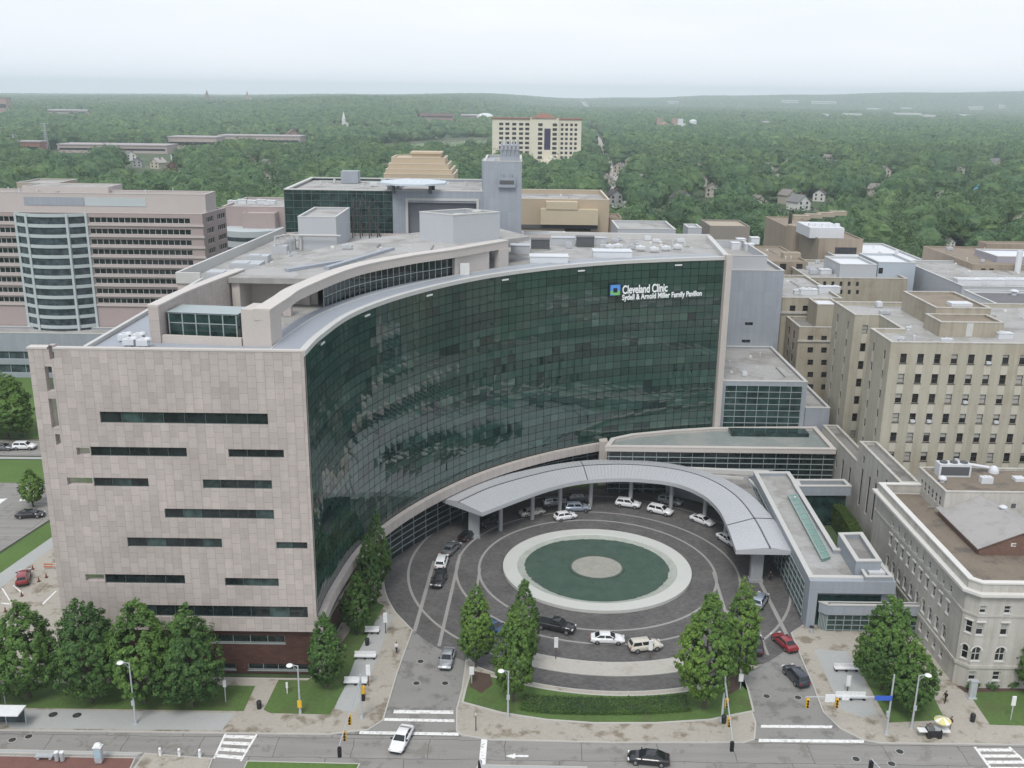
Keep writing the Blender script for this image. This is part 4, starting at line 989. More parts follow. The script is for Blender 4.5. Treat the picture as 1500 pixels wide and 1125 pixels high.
m_blind = plain('pale_blind', (.36, .36, .33), .8)
m_wglass = glass('house_window_glass', (.02, .022, .024), .06, 1.5)
# --- hospital with its two stepped wings
hp = thing('hospital_block', 'tall cream stone hospital block with rows of sash windows in pale vertical strips', 'building', (85, 178, 0))
YH = 165; zt = D(1306, 502, YH).z; hx0 = D(1306, 502, YH).x
poly = [(hx0, YH), (116, YH), (116, 200), (hx0 + 1.0, 200), (hx0 + 1.0, 187), (hx0 + 5.8, 187), (hx0 + 5.8, 175.5), (hx0, 175.5)]
cols = [D(x, 525, YH).x - hx0 for x in (1323.4, 1348.4, 1373.2, 1398, 1423, 1448.5, 1473.5, 1498.5, 1523.5, 1548)]
zr0 = D(1323, 525, YH).z; pit = (D(1323, 525, YH).z - D(1308, 668, YH).z) / 5
Hf = [(c - .55, zr0 - k * pit - .85, c + .55, zr0 - k * pit + .85) for k in range(8) for c in cols]
Hs = [(1.7, zr0 - k * pit - .85, 2.75, zr0 - k * pit + .85) for k in range(9)]
Hl = [(u - .4, zr0 - k * pit - .8, u + .4, zr0 - k * pit + .8) for k in range(7) for u in (2.5, 8.0)]
Hl2 = [(u - .4, zr0 - k * pit - .8, u + .4, zr0 - k * pit + .8) for k in range(7) for u in (3.0, 9.5)]
flat_block(hp, poly, 0, zt, m_cream, m_roofgrey, m_lime, .6, .45, {0: Hf, 4: Hs, 7: Hl, 3: Hl2}, .28, stripe=m_spand)
rw = random.Random(5)
for e, hs in ((0, Hf), (4, Hs), (7, Hl), (3, Hl2)):
    a, b = poly[e], poly[(e + 1) % 8]
    for h in hs:
        if h in Hf and h[0] > cols[8]: continue
        k = rw.random(); bl = .5 if k < .25 else .95 if k < .45 else .3 if k < .55 else None
        if hs is Hf and rw.random() < .12:
            d_ = (Vector(b) - Vector(a)).normalized(); q = Vector(a) + d_ * ((h[0] + h[2]) / 2); mb = MB(); mb.box(q.x - .36, q.y - .35, h[1] + .06, q.x + .36, q.y + .2, h[1] + .5); mb.build('window_unit', m_wunit, hp)
        window(hp, a, b, 0, h, .24, .07, m_frame_d, m_wglass, bars=0, rails=1, blind=bl, bm=m_blind, sill=e == 0)
def box_on(root, x0, x1, ytop, Y, dep, z0, wall, roof, nm, cop=m_lime, para=.3):
    a, b = D(x0, ytop, Y), D(x1, ytop, Y); z = (a.z + b.z) / 2
    flat_block(root, rect(a.x, Y, b.x, Y + dep), z0, z, wall, roof, cop, para, .35, names=(nm, nm + '_top', nm + '_coping')); return a, b, z
zt_h = zt; yb = G(1425, 494, zt - .6).y
a, b, z = box_on(hp, 1378, 1471, 473, yb, 7, zt - .59, m_cream2, m_brownroof, 'penthouse')
mb = MB(); p = D(1419, 490, yb); mb.box(p.x - .6, yb - .08, zt - .5, p.x + .6, yb - .02, zt + 2.0); mb.build('door', m_frame_w, hp)
a, b, z = box_on(hp, 1371, 1452, 452, yb + 7.1, 16, zt - .59, m_cream2, m_brownroof, 'penthouse')
mb = MB(); p = G(1413, 449, z); mb.box(p.x - 2, yb + 10, z - .28, p.x + 2, yb + 12.5, z + .35); mb.build('roof_unit', m_wunit, hp)
def unit(root, px, py, z, w, d, h, m=None, nm='roof_unit'):
    p = G(px, py, z); mb = MB(); mb.box(p.x - w / 2, p.y, z + .01, p.x + w / 2, p.y + d, z + h); mb.box(p.x - w / 2 - .08, p.y - .08, z + h + .002, p.x + w / 2 + .08, p.y + d + .08, z + h + .1)
    for k in range(max(1, int(w / 1.6))): mb.tube((p.x - w / 2 + .8 + k * 1.6, p.y + d / 2, z + h + .1), (p.x - w / 2 + .8 + k * 1.6, p.y + d / 2, z + h + .3), min(.6, d * .35), min(.6, d * .35), 12)
    return mb.build(nm, m or m_wunit, root)
unit(hp, 1473, 497, zt - .6, 2.6, 1.5, 1.0); unit(hp, 1331, 484, zt - .6, .8, .6, .5); unit(hp, 1320, 500, zt - .6, .7, .6, .4); unit(hp, 1345, 460, zt - .6, 1.2, .8, .5)
# --- stone wing linking it to the old library
sw = thing('stone_wing', 'narrow pale stone wing with tall slit windows beside the sunken hedge', 'building', (64, 166, 0))
wp = [(62.4, 146.4), (hx0 - .06, 146.4), (hx0 - .06, 166), (62.4, 166)]
Hw = [(u, 4.2, u + 1.0, 11.2) for u in (2.5, 6.2, 9.2)] + [(u, 12.2, u + .8, 13.6) for u in (2.6, 9.3, 13.5)] + [(u, 2, u + .9, 3.4) for u in (13, 16)]
flat_block(sw, wp, 0, 15.2, m_lime, m_roofdark, m_lime, .5, .4, {3: Hw}, .3)
wp2 = [(62.5, 166.1), (hx0 - .06, 166.1), (hx0 - .06, 186.8), (62.5, 186.8)]
Hw2 = [(u, 3.5, u + 1.0, 9.0) for u in (6, 13, 17)] + [(2.5, 6, 3.3, 7.5), (9.5, 6, 10.3, 7.5)]
flat_block(sw, wp2, 0, 11.2, m_lime, m_roofdark, m_lime, .4, .4, {3: Hw2}, .3)
for hs, w_ in ((Hw, wp), (Hw2, wp2)):
    for h in hs: window(sw, w_[3], w_[0], 0, h, .25, .07, m_frame_d, m_wglass, bars=0, rails=2 if h[3] - h[1] > 3 else 1)
# --- old classical library building
lb = thing('classical_building', 'old pale limestone building with arched windows, heavy cornice and brown gravel roof', 'building', (80, 128, 0))
ZL = 13.7
poly = [(58.8, 146.3), (58.8, 113.8), (60.1, 112.5), (112, 112.5), (112, 146.3)]
def zz(py): return D(1470, py, 112.5).z
rows = [(zz(899), zz(888), .85), (zz(931), zz(913), .95), (zz(969), zz(948), 1.25), (zz(997), zz(984), .95)]
cu = [D(x, 900, 112.5).x - 60.1 + (.45 if x < 1450 else 0) for x in (1434, 1475, 1519, 1563)]
HF = [(c - w / 2, z0, c + w / 2, z1) for z0, z1, w in rows for c in cu]
v0 = 146.3 - V(1392, 864, (58.8, 100), (58.8, 150)).y; v1 = 146.3 - V(1309, 757, (58.8, 100), (58.8, 150)).y
cl_ = [v1 + (v0 - v1) * k / 9 for k in range(10)]
HL = [(c - w / 2, z0, c + w / 2, z1) for z0, z1, w in rows for c in cl_]
HC = [(.5, rows[1][0], 1.34, rows[1][1]), (.5, rows[2][0], 1.34, rows[2][1])]
flat_block(lb, poly, 0, ZL, m_lime, m_gravel, None, .1, .6, {2: HF, 0: HL, 1: HC}, .3, reveal=m_limew, names=('wall', 'roof', 'coping'))
rw = random.Random(8)
for e, hs in ((2, HF), (0, HL), (1, HC)):
    for h in hs: window(lb, poly[e], poly[e + 1], 0, h, .24, .08, m_frame_w, m_wglass, bars=1 if h[2] - h[0] > 1.1 else 0, rails=1, blind=.45 if rw.random() < .25 else None, bm=m_blind, sill=True)
    A, B = Vector(poly[e]), Vector(poly[e + 1]); d = (B - A).normalized(); n = Vector((d.y, -d.x))
    for h in hs:      # arched heads and flat hoods
        if abs(h[1] - rows[2][0]) > .1 and abs(h[1] - rows[1][0]) > .1: continue
        mb = MB(); c = (h[0] + h[2]) / 2; r = (h[2] - h[0]) / 2; P3 = lambda u, v, k: (A.x + d.x * u + n.x * k, A.y + d.y * u + n.y * k, v)
        if abs(h[1] - rows[2][0]) < .1:
            zc = h[3] - r; ks = [pi * i / 10 for i in range(11)]
            for q, t in zip(ks, ks[1:]):
                for r0, r1, o in ((r, r + .22, .06),):
                    mb.quad(P3(c + r0 * cos(q), zc + r0 * sin(q), o), P3(c + r1 * cos(q), zc + r1 * sin(q), o), P3(c + r1 * cos(t), zc + r1 * sin(t), o), P3(c + r0 * cos(t), zc + r0 * sin(t), o))
                    mb.quad(P3(c + r0 * cos(q), zc + r0 * sin(q), o), P3(c + r0 * cos(t), zc + r0 * sin(t), o), P3(c + r0 * cos(t), zc + r0 * sin(t), -.2), P3(c + r0 * cos(q), zc + r0 * sin(q), -.2))
                mb.quad(P3(c + r * cos(q), zc + r * sin(q), .01), P3(c + r * cos(t), zc + r * sin(t), .01), P3(c + r * cos(t), h[3] + .02, .01), P3(c + r * cos(q), h[3] + .02, .01))
            mb.build('arch_head', m_limew, lb)
        else:
            mb.add([P3(h[0] - .15, h[3] + .08, .0), P3(h[2] + .15, h[3] + .08, .0), P3(h[2] + .15, h[3] + .26, .0), P3(h[0] - .15, h[3] + .26, .0), P3(h[0] - .15, h[3] + .08, .16), P3(h[2] + .15, h[3] + .08, .16), P3(h[2] + .15, h[3] + .26, .16), P3(h[0] - .15, h[3] + .26, .16)], [(4, 5, 6, 7), (0, 4, 7, 3), (1, 2, 6, 5), (3, 7, 6, 2), (0, 1, 5, 4)]); mb.build('window_hood', m_limew, lb)
def frieze(out_, z0, z1, m, nm, inn_=0.0):
    o1 = ccw(inset(poly, -out_)); i1 = ccw(inset(poly, inn_)); mb = MB(); n = len(poly)
    for i in range(n):
        j = (i + 1) % n
        mb.quad((*o1[i], z0), (*o1[j], z0), (*o1[j], z1), (*o1[i], z1)); mb.quad((*o1[i], z1), (*o1[j], z1), (*i1[j], z1), (*i1[i], z1)); mb.quad((*i1[j], z0), (*i1[i], z0), (*i1[i], z1), (*i1[j], z1)); mb.quad((*o1[j], z0), (*o1[i], z0), (*i1[i], z0), (*i1[j], z0))
    mb.build(nm, m, lb)
frieze(.12, zz(904), zz(901), m_lime, 'string_course'); frieze(.16, zz(979), zz(975), m_lime, 'string_course')
frieze(.3, ZL - .35, ZL - .02, m_lime, 'cornice'); frieze(.62, ZL - .018, ZL + .35, m_limew, 'cornice', .62); frieze(-.1, ZL + .352, ZL + 1.5, m_lime, 'parapet', .7); frieze(.02, ZL + 1.502, ZL + 1.7, m_limew, 'parapet_coping', .8)
ZR = ZL - .1
# set-back flat block with six windows, plant on its roof
p0 = G(1380, 757, ZR); zt2 = D(1377, 721, p0.y).z; pb = G(1341, 685, zt2); p1 = G(1492, 721, zt2)
ub = [(p0.x, p0.y), (p1.x + 20, p0.y), (p1.x + 20, pb.y), (p0.x, pb.y)]
Hu = [(1.2 + k * (pb.y - p0.y - 2.4) / 5.6, 1.2, 2.0 + k * (pb.y - p0.y - 2.4) / 5.6, 2.7) for k in range(6)]
flat_block(lb, ub, ZR + .01, zt2, m_lime, m_gravel, m_lime, .25, .3, {3: Hu}, .2, names=('upper_storey', 'upper_roof', 'upper_coping'))
for h in Hu: window(lb, ub[3], ub[0], ZR + .01, h, .15, .07, m_frame_w, m_wglass, rails=1)
mb = MB(); mb.box(p1.x - 1.0, p0.y - .05, ZR + 1.6, p1.x - .3, p0.y - .02, ZR + 2.3); mb.build('vent_grille', m_louv, lb)
def zu(px, py): return G(px, py, zt2 - .25)
p = zu(1397, 699); mb = MB(); zb_ = zt2 - .24
mb.box(p.x - 2.4, p.y, zb_, p.x + 2.6, p.y + 1.8, zb_ + 2.1, 0); mb.box(p.x - 2.1, p.y - .05, zb_ + .3, p.x + 2.3, p.y - .01, zb_ + 1.7, 1)
for k in range(3): mb.tube((p.x - 1.5 + k * 1.6, p.y + .9, zb_ + 2.1), (p.x - 1.5 + k * 1.6, p.y + .9, zb_ + 2.3), .6, .6, 14, 1)
mb.build('cooling_unit', [m_wunit, m_louv], lb)
p = zu(1446, 709); mb = MB(); mb.box(p.x - .9, p.y, zb_, p.x + .9, p.y + 1.0, zb_ + 1.0); mb.tube((p.x, p.y + .5, zb_ + 1.0), (p.x, p.y + .5, zb_ + 1.1), .4, .4, 12); mb.build('cooling_unit', m_wunit, lb)
p = zu(1380, 706); mb = MB(); mb.tube(p, (p.x, p.y, zb_ + .5), .4, .4, 12); mb.dome((p.x, p.y, zb_ + .5), .65, .55, 12, 4); mb.build('roof_vent', m_wunit, lb)
p = zu(1455, 692); mb = MB(); mb.dome((p.x, p.y, zb_), .85, 1.15, 12, 4); mb.tube((p.x - 4.5, p.y + .5, zb_ + 1.2), (p.x - .8, p.y, zb_ + .8), .25, .25, 8); mb.tube((p.x - 4.5, p.y + .5, zb_ + 1.2), (p.x - 4.5, p.y + .5, zb_), .25, .25, 8); mb.build('roof_vent', m_wunit, lb)
p = zu(1495, 706); mb = MB(); mb.box(p.x - .8, p.y, zb_, p.x + .8, p.y + 1.4, zb_ + .5); mb.build('roof_unit', m_wunit, lb)
# gabled attic
gl0 = G(1433, 807, ZR); gz = 1.0; ea, eb = G(1433, 804, ZR + gz), G(1390, 745, ZR + gz); ap = D(1497, 780, ea.y + .2)
hw = ap.x - ea.x; xL_, xR_ = ea.x, ea.x + 2 * hw; yf_, yb_ = ea.y, eb.y
mb = MB(); mb.prism(rect(xL_ + .2, yf_ + .1, xR_ - .2, yb_ - .1), ZR + .01, ZR + gz); mb.add([(xL_ + .2, yf_ + .1, ZR + gz), (xR_ - .2, yf_ + .1, ZR + gz), (ap.x, yf_ + .1, ap.z - .1), (xL_ + .2, yb_ - .1, ZR + gz), (xR_ - .2, yb_ - .1, ZR + gz), (ap.x, yb_ - .1, ap.z - .1)], [(0, 1, 2), (4, 3, 5)]); mb.build('brick_gable', panels('red_brick', (.215, .13, .10), .3, .1, 'xz', 'x', .012, .2), lb)
mb = MB()
for s_ in (0, 1):
    x = xL_ - .15 if s_ == 0 else xR_ + .15
    a_ = [(x, yf_ - .15, ZR + gz - .05), (ap.x, yf_ - .15, ap.z), (ap.x, yb_ + .15, ap.z), (x, yb_ + .15, ZR + gz - .05)]
    mb.quad(*a_); mb.quad(*[(q[0], q[1], q[2] + .14) for q in a_]); b_ = [(q[0], q[1], q[2] + .14) for q in a_]; mb.quad(a_[0], a_[1], b_[1], b_[0]); mb.quad(a_[3], a_[0], b_[0], b_[3])
mb.build('gable_roof', M('grey_shingle', (.34, .33, .32), .9, .08, .3, 4, stain=(.26, .25, .24), stain_amt=.5, stain_scale=.5), lb)
mb = MB(); c = (ap.x, yf_ + .05)
mb.box(ap.x - 1.3, yf_ + .02, ZR + 1.4, ap.x - 1.1, yf_ + .09, ZR + 1.9); mb.box(ap.x - 1.1, yf_ + .02, ZR + 1.75, ap.x - .6, yf_ + .09, ZR + 1.9); mb.box(ap.x - 1.1, yf_ + .02, ZR + 1.4, ap.x - .6, yf_ + .09, ZR + 1.5); mb.build('gable_bracket', m_limew, lb)
p = G(1468, 752, ZR + 2.4); mb = MB(); mb.tube((p.x, p.y, ZR + 1.5), (p.x, p.y, ZR + 3.4), .35, .35, 12); mb.dome((p.x, p.y, ZR + 3.4), .6, .3, 12, 3); mb.build('roof_vent', m_wunit, lb)
# --- buildings further back on the right
WL_ = []
def pxbox(name, label, x0, x1, ytop, Y, dep, wall, roof, cop=None, rows=(), cols=(), w=7, h=7, para=.5, cat='building', z0=0.0, rail=1, side=()):
    a, b = D(x0, ytop, Y), D(x1, ytop, Y); z = (a.z + b.z) / 2; W_ = b.x - a.x
    root = thing(name, label, cat, ((a.x + b.x) / 2, Y + dep / 2, z0)); s_ = (Vector(((a.x + b.x) / 2, Y, z - CAMZ)).length) / F
    poly = rect(a.x, Y, b.x, Y + dep); hs = []
    for r_ in rows:
        zc = D((x0 + x1) / 2, r_, Y).z
        for c in cols: u = D(c, r_, Y).x - a.x; hs.append((u - w * s_ / 2, zc - z0 - h * s_ / 2, u + w * s_ / 2, zc - z0 + h * s_ / 2))
    hs = [q for q in hs if q[0] > .1 and q[2] < W_ - .1 and q[1] > .1]
    sd_ = [(u - .7, zc - z0 - .9, u + .7, zc - z0 + .9) for zc in [D(x0, r_, Y).z for r_ in rows] for u in side]
    flat_block(root, poly, z0, z, wall, roof, cop, para, .4, {0: hs, 3: sd_} if sd_ else {0: hs}, .3)
    for q in hs: window(root, poly[0], poly[1], z0, q, .22, .1, m_frame_d, m_wglass, rails=rail)
    for q in sd_: window(root, poly[3], poly[0], z0, q, .22, .1, m_frame_d, m_wglass, rails=rail)
    return root, a, b, z
m_brown = M('brown_concrete', (.30, .25, .195), .85, .08, .2, 3, streak=.15)
m_brown2 = M('beige_concrete', (.37, .32, .25), .85, .08, .2, 3)
m_white = M('white_membrane', (.62, .64, .66), .6, .06, .2, 3)
r1, a, b, z = pxbox('hospital_wing', 'beige stone rear wing with a cornice and small windows behind the grey service tower', 1146, 1234, 437, 222, 30, m_cream2, m_roofgrey, m_lime, (452, 477, 500, 522, 545), (1161, 1180, 1199, 1218), 8, 8, side=(4, 9))
mb = MB(); mb.box(a.x - .25, 221.7, z - 3.6, b.x, 221.99, z - 3.1); mb.build('cornice', m_lime, r1)
unit(r1, 1185, 432, z - .5, 4, 2, 1.2); unit(r1, 1215, 430, z - .5, 5, 2, 1.5); unit(r1, 1170, 431, z - .5, 2, 1.5, .8)
r1, a, b, z = pxbox('hospital_wing', 'lower stepped beige stone block with four window rows in front of the rear wing', 1171, 1232, 480, 211, 10.8, m_cream2, m_roofdark, m_lime, (496, 513, 531, 549, 567), (1187, 1207), 8, 8, side=(3, 7))
mb = MB(); mb.box(a.x - .2, 210.75, z - 3.2, b.x, 210.99, z - 2.8); mb.build('cornice', m_lime, r1)
box_on(r1, 1198, 1232, 447, 213, 7, z - .49, m_cream2, m_white, 'penthouse', m_lime)
r1, a, b, z = pxbox('low_link', 'low blue-grey flat-roofed link between the glass block and the cream hospital', 1180, 1216, 598, 190.8, 20, m_clad, m_roofgrey, m_coping)
r1, a, b, z = pxbox('lab_building', 'long grey-brown lab building with a pale roof behind the wide right-hand roofs', 1410, 1600, 421, 240, 40, m_mech, m_roofgrey, m_coping)
for k in range(3): unit(r1, 1420 + 35 * k, 418, z - .5, 6, 3, 1.4)
r1, a, b, z = pxbox('plant_building', 'white-walled roof block with a dark flat roof and white fans behind the hospital penthouse', 1478, 1640, 455, 205, 22, m_white, M('dark_flat_roof', (.14, .14, .145), .9, .15, .2, 2), m_coping)
for x, y in ((1455, 432), (1492, 440), (1487, 428)):
    p = G(x + 30, y, z - .5); mb = MB(); mb.tube(p, (p.x, p.y, z + .4), .6, .6, 12); mb.dome((p.x, p.y, z + .4), 1.0, .4, 12, 3); mb.build('roof_fan', m_wunit, r1)
r1, a, b, z = pxbox('brown_building', 'brown concrete building with two window columns right of the grey service tower', 1120, 1184, 383, 275, 30, m_brown, m_brownroof, None, (391, 409, 427), (1147, 1171), 9, 9)
unit(r1, 1160, 379, z - .5, 5, 3, 1.5, m_brown2)
r1, a, b, z = pxbox('beige_building', 'long beige wing with a row of small square windows and a cluttered roof', 1184, 1330, 408, 258, 30, m_cream2, m_roofgrey, m_lime, (416, 428), (1196, 1208, 1220, 1232, 1244, 1256), 4, 6, side=(4, 9, 14))
for k in range(5): unit(r1, 1210 + 24 * k, 402 - (k % 2) * 3, z - .5, 3 + k % 3, 2.5, 1.2 + .4 * (k % 2))
pxbox('plant_building', 'square pale grey plant box with a white roof above the beige wing', 1231, 1285, 388, 262, 14, m_mech, m_white, m_coping)
pxbox('plant_building', 'light blue-grey box building with one dark vent beside the white plant box', 1287, 1342, 385, 264, 16, M('blue_grey_metal', (.40, .45, .50), .5, .04, .3, 3), m_white, m_coping, (397,), (1290,), 6, 8)
pxbox('white_roof_building', 'wide low building with a bright white flat roof beyond the plant boxes', 1262, 1392, 396, 285, 55, m_mech, m_white, m_coping)
r1, a, b, z = pxbox('parking_tower', 'brown mechanical building with a big dark opening and white cooling towers on top', 1200, 1265, 350, 318, 30, m_brown, m_brownroof, None, (374,), (1238,), 30, 22, rail=0)
mb = MB(); p, q = D(1192, 352, 317), D(1243, 352, 317); mb.box(p.x, 322, z - .4, q.x, 338, z + 3); mb.build('cooling_tower', m_wunit, r1)
for k in range(5): mb = MB(); x = p.x + 1.2 + k * 2.2; mb.tube((x, 326, z + 3), (x, 326, z + 4.0), .95, .85, 14); mb.build('fan_stack', m_white, r1)
r1, a, b, z = pxbox('brown_building', 'tall brown windowless block with a rounded stair tower and a dark chimney pipe', 1152, 1204, 332, 345, 30, m_brown, m_brownroof, None)
mb = MB(); p = D(1172, 330, 343.8); mb.tube((p.x, 344.5, 0), (p.x, 344.5, z + .6), 4.2, 4.2, 20); mb.build('stair_tower', m_brown, r1)
p = D(1158, 318, 350); mb = MB(); mb.tube((p.x, 350, z - .5), (p.x, 350, z + 4.2), .7, .6, 12); mb.build('chimney', m_frame_d, r1)
for k in range(4): unit(r1, 1175 + 18 * k, 322 - 2 * k, z - .5, 6, 4, 1.4, m_brown2)
pxbox('brown_building', 'plain grey-brown box building with a pale roof behind the right roof corner', 1040, 1099, 331, 300, 16, M('grey_brown_block', (.24, .22, .19), .85, .08, .2, 3), m_brown2, None)
r1, a, b, z = pxbox('brown_building', 'brown block with a lilac-grey plant room and white chimney pipe at right edge', 1425, 1600, 388, 268, 34, m_brown, m_brownroof, None, (398,), (1440, 1452), 6, 7)
box_on(r1, 1461, 1600, 377, 274, 14, z - .49, M('lilac_plant_cladding', (.33, .32, .36), .6, .05, .3, 3), m_white, 'plant_room', m_coping)
box_on(r1, 1446, 1600, 358, 296, 6, z - .49, m_brown, m_brownroof, 'stair_tower', None)
p = D(1491, 400, 266); mb = MB(); mb.tube((p.x, 266.5, z - 3), (p.x, 266.5, z + 4), .8, .8, 12); mb.build('chimney', m_white, r1)

# ================================================================ rear clinic block with helipad
an = thing('clinic_annex', 'grey and green glass clinic block with a rooftop helipad behind the curved pavilion', 'building', (-26, 250, 0))
YA = 232; x0, xm, x1 = D(416, 280, YA).x, D(575, 280, YA).x, D(709, 280, YA).x; za = D(500, 279, YA).z
flat_block(an, [(x0, YA), (xm, YA), (xm, YA + 34), (x0 - .5, YA + 34)], 0, za, m_gglass, m_roofgrey, m_coping, .5, .8, cop_h=.25, names=('glass_wing', 'roof', 'coping'))
mb = MB()
for k in range(14): z = 30 + k * 1.65; mb.box(x0, YA - .16, z, xm - .02, YA - .01, z + .12)
for k in range(13): x = x0 + (xm - x0) * k / 12; mb.box(x - .05, YA - .12, 30, x + .05, YA - .012, za - .02)
mb.build('mullions', m_mull, an)
ha = D(598, 300, YA); hb_ = D(698, 300, YA); hz_ = D(650, 297, YA).z
poly = ccw(rect(xm + .01, YA - .4, x1, YA + 33)); hr = (ha.x - poly[0][0], 28, hb_.x - poly[0][0], hz_)
flat_block(an, poly, 0, za + .1, m_clad, m_roofgrey, m_coping, .5, .8, {0: [hr]}, 1.2, cop_h=.25, names=('clad_wing', 'roof', 'coping'))
mb = MB(); mb.quad((ha.x - .1, YA + .7, 27), (hb_.x + .1, YA + .7, 27), (hb_.x + .1, YA + .7, hz_ + .1), (ha.x - .1, YA + .7, hz_ + .1)); mb.build('louvre_wall', M('mid_grey_louvre', (.17, .18, .20), .6, .05, .4, 3), an)
mb = MB(); mb.box(ha.x - .6, YA - .6, 27, ha.x - .01, YA - .41, hz_ + .5); mb.box(hb_.x + .01, YA - .6, 27, hb_.x + .6, YA - .41, hz_ + .5); mb.box(ha.x - .6, YA - .61, hz_ + .51, hb_.x + .6, YA - .41, hz_ + 1.0); mb.build('louvre_frame', m_coping, an)
tx1 = D(764, 280, YA).x; tz = D(735, 236, YA).z; tzz = D(745, 206, YA).z
flat_block(an, rect(x1 + .01, YA - 2, tx1, YA + 22), 0, tz, m_clad, m_roofgrey, m_coping, .4, .4, names=('tower', 'tower_roof', 'tower_coping'))
ux0 = D(733, 215, YA).x; ux1 = D(761, 215, YA).x
mb = MB(); mb.box(ux0, YA - 1.5, tz - .39, ux1, YA + 5, tzz - 1.0); mb.build('tower_top', m_clad, an)
m_mast = plain('pale_mast', (.40, .42, .44), .5, .3)
mb = MB()
for k in range(5): x = ux0 + .4 + k * (ux1 - ux0 - .8) / 4; mb.tube((x, YA - 1.65, tz + 1.5), (x, YA - 1.65, tzz + .3), .14, .14, 6); mb.box(x - .25, YA - 1.9, tzz - 2, x + .25, YA - 1.7, tzz - .2)
mb.build('antennas', m_mast, an)
lb0, lb1 = D(730, 264, YA - 2).x, D(755, 264, YA - 2).x; lz = D(740, 260, YA - 2).z
mb = MB(); mb.box(lb0, YA - 2.8, lz - 2.2, lb1, YA - 2.01, lz); mb.box(lb0 + .3, YA - 2.85, lz - 1.5, lb1 - .3, YA - 2.81, lz - .6, 1); mb.tube((lb0 + 1, YA - 2.4, lz), (lb0 + 1, YA - 2.4, lz + .8), .3, .3, 8); mb.tube((lb1 - 1, YA - 2.4, lz), (lb1 - 1, YA - 2.4, lz + .8), .3, .3, 8); mb.build('louvre_box', [m_clad, m_louv], an)
mb = MB(); sx0, sx1 = D(709, 237, YA).x, D(734, 237, YA).x; mb.box(sx0 - .5, YA - .3, za + .3, sx1 - 1.5, YA + 10, tz + .02); mb.build('stair_head', m_clad, an)
# helipad
hc = G(606, 266, za + 2.0); mb = MB(); r = 8.2
mb.prism([(hc.x + r * cos(radians(22.5 + 45 * k)), hc.y + r * 1.0 * sin(radians(22.5 + 45 * k))) for k in range(8)], za + 1.6, za + 2.0)
hp_ = mb.build('helipad', M('pale_blue_deck', (.50, .56, .60), .7, .05, .3, 3), an)
mb = MB()
for k in range(16): a = 2 * pi * k / 16; b = 2 * pi * (k + 1) / 16; mb.quad(*[(hc.x + q * cos(t), hc.y + q * sin(t), za + 2.005) for q, t in ((4.2, a), (4.6, a), (4.6, b), (4.2, b))])
mb.box(hc.x - 1.3, hc.y - 2, za + 2.006, hc.x - .8, hc.y + 2, za + 2.03); mb.box(hc.x + .8, hc.y - 2, za + 2.006, hc.x + 1.3, hc.y + 2, za + 2.03); mb.box(hc.x - .8, hc.y - .25, za + 2.007, hc.x + .8, hc.y + .25, za + 2.03); mb.build('pad_marking', m_white, hp_)
mb = MB()
for k in range(4): a = radians(45 + 90 * k); mb.tube((hc.x + 6 * cos(a), hc.y + 6 * sin(a), za - .4), (hc.x + 6 * cos(a), hc.y + 6 * sin(a), za + 1.6), .4, .4, 8)
mb.build('pad_legs', m_louv, hp_)
p = G(513, 268, za - .4); mb = MB(); mb.box(p.x - 2.2, p.y - 1, za - .39, p.x + 2.2, p.y + 3, za + 2.6); mb.build('plant_room', m_clad, an)
for (x, y) in ((682, 272), (470, 270), (490, 268)): p = G(x, y, za - .4); mb = MB(); mb.tube((p.x, p.y, za - .39), (p.x, p.y, za + .6), .35, .3, 8); mb.build('roof_vent', m_coping, an)
# ================================================================ left: pink office slab with a curved glass bay
m_pink = M('pink_granite_wall', (.37, .305, .295), .8, .07, .3, 3)
m_pinkl = M('pink_granite_ledge', (.47, .425, .405), .8, .06, .3, 3)
m_bglass = glass('blue_window_glass', (.045, .065, .075), .06, 1.55)
m_pale = M('pale_blue_spandrel', (.44, .49, .50), .6, .05, .3, 3)
po = thing('office_building', 'pink granite office slab with ribbon windows and a curved pale blue glass bay', 'building', (-110, 285, 0))
YP = 260; xr = D(296, 313, YP).x; xl = D(-70, 313, YP).x; zp = D(200, 313, YP).z
bk = G(333, 305, zp); poly = [(xl, YP), (xr, YP), (bk.x - .5, bk.y), (xl, bk.y)]
rows_px = (323, 339.5, 355, 369.5, 384, 398, 412, 427, 441)
zs = [D(200, y, YP).z for y in rows_px]
wx = lambda a, b: (D(a, 380, YP).x - xl, D(b, 380, YP).x - xl)
H0 = [(*(wx(a, b)[0:1]), z - .75, wx(a, b)[1], z + .75) for z in zs for a, b in ((-66, -22), (-18, 28), (136, 283))]
H1 = [(2.5, z - .75, 7, z + .75) for z in zs] + [(9.5, z - .75, 15, z + .75) for z in zs]
flat_block(po, poly, 0, zp, m_pink, m_roofgrey, m_pinkl, .7, .6, {0: H0, 1: H1}, .35)
for h in H0: window(po, poly[0], poly[1], 0, h, .3, .12, m_frame_w, m_dglass, bars=int((h[2] - h[0]) / 1.6), rails=0)
for h in H1: window(po, poly[1], poly[2], 0, h, .3, .12, m_frame_w, m_dglass, bars=3, rails=0)
for k, z in enumerate(zs):
    mb = MB(); 
    for x_a, x_b in ((xl, D(30, 380, YP).x), (D(134, 380, YP).x, xr + .3)): mb = MB(); mb.box(x_a, YP - .35, z - 1.45, x_b, YP - .004, z - .95); mb.build('ledge', m_pinkl, po)
bx0, bx1 = D(32, 380, YP).x, D(132, 380, YP).x; hw_ = (bx1 - bx0) / 2; cb_ = (hw_ ** 2 - 12.25) / 7; bc = ((bx0 + bx1) / 2, YP + cb_)
a0 = math.degrees(math.acos(hw_ / sqrt(hw_ ** 2 + cb_ ** 2))); rb = sqrt(hw_ ** 2 + cb_ ** 2)
bay = arc(bc, rb, 180 + a0, 360 - a0, 31)
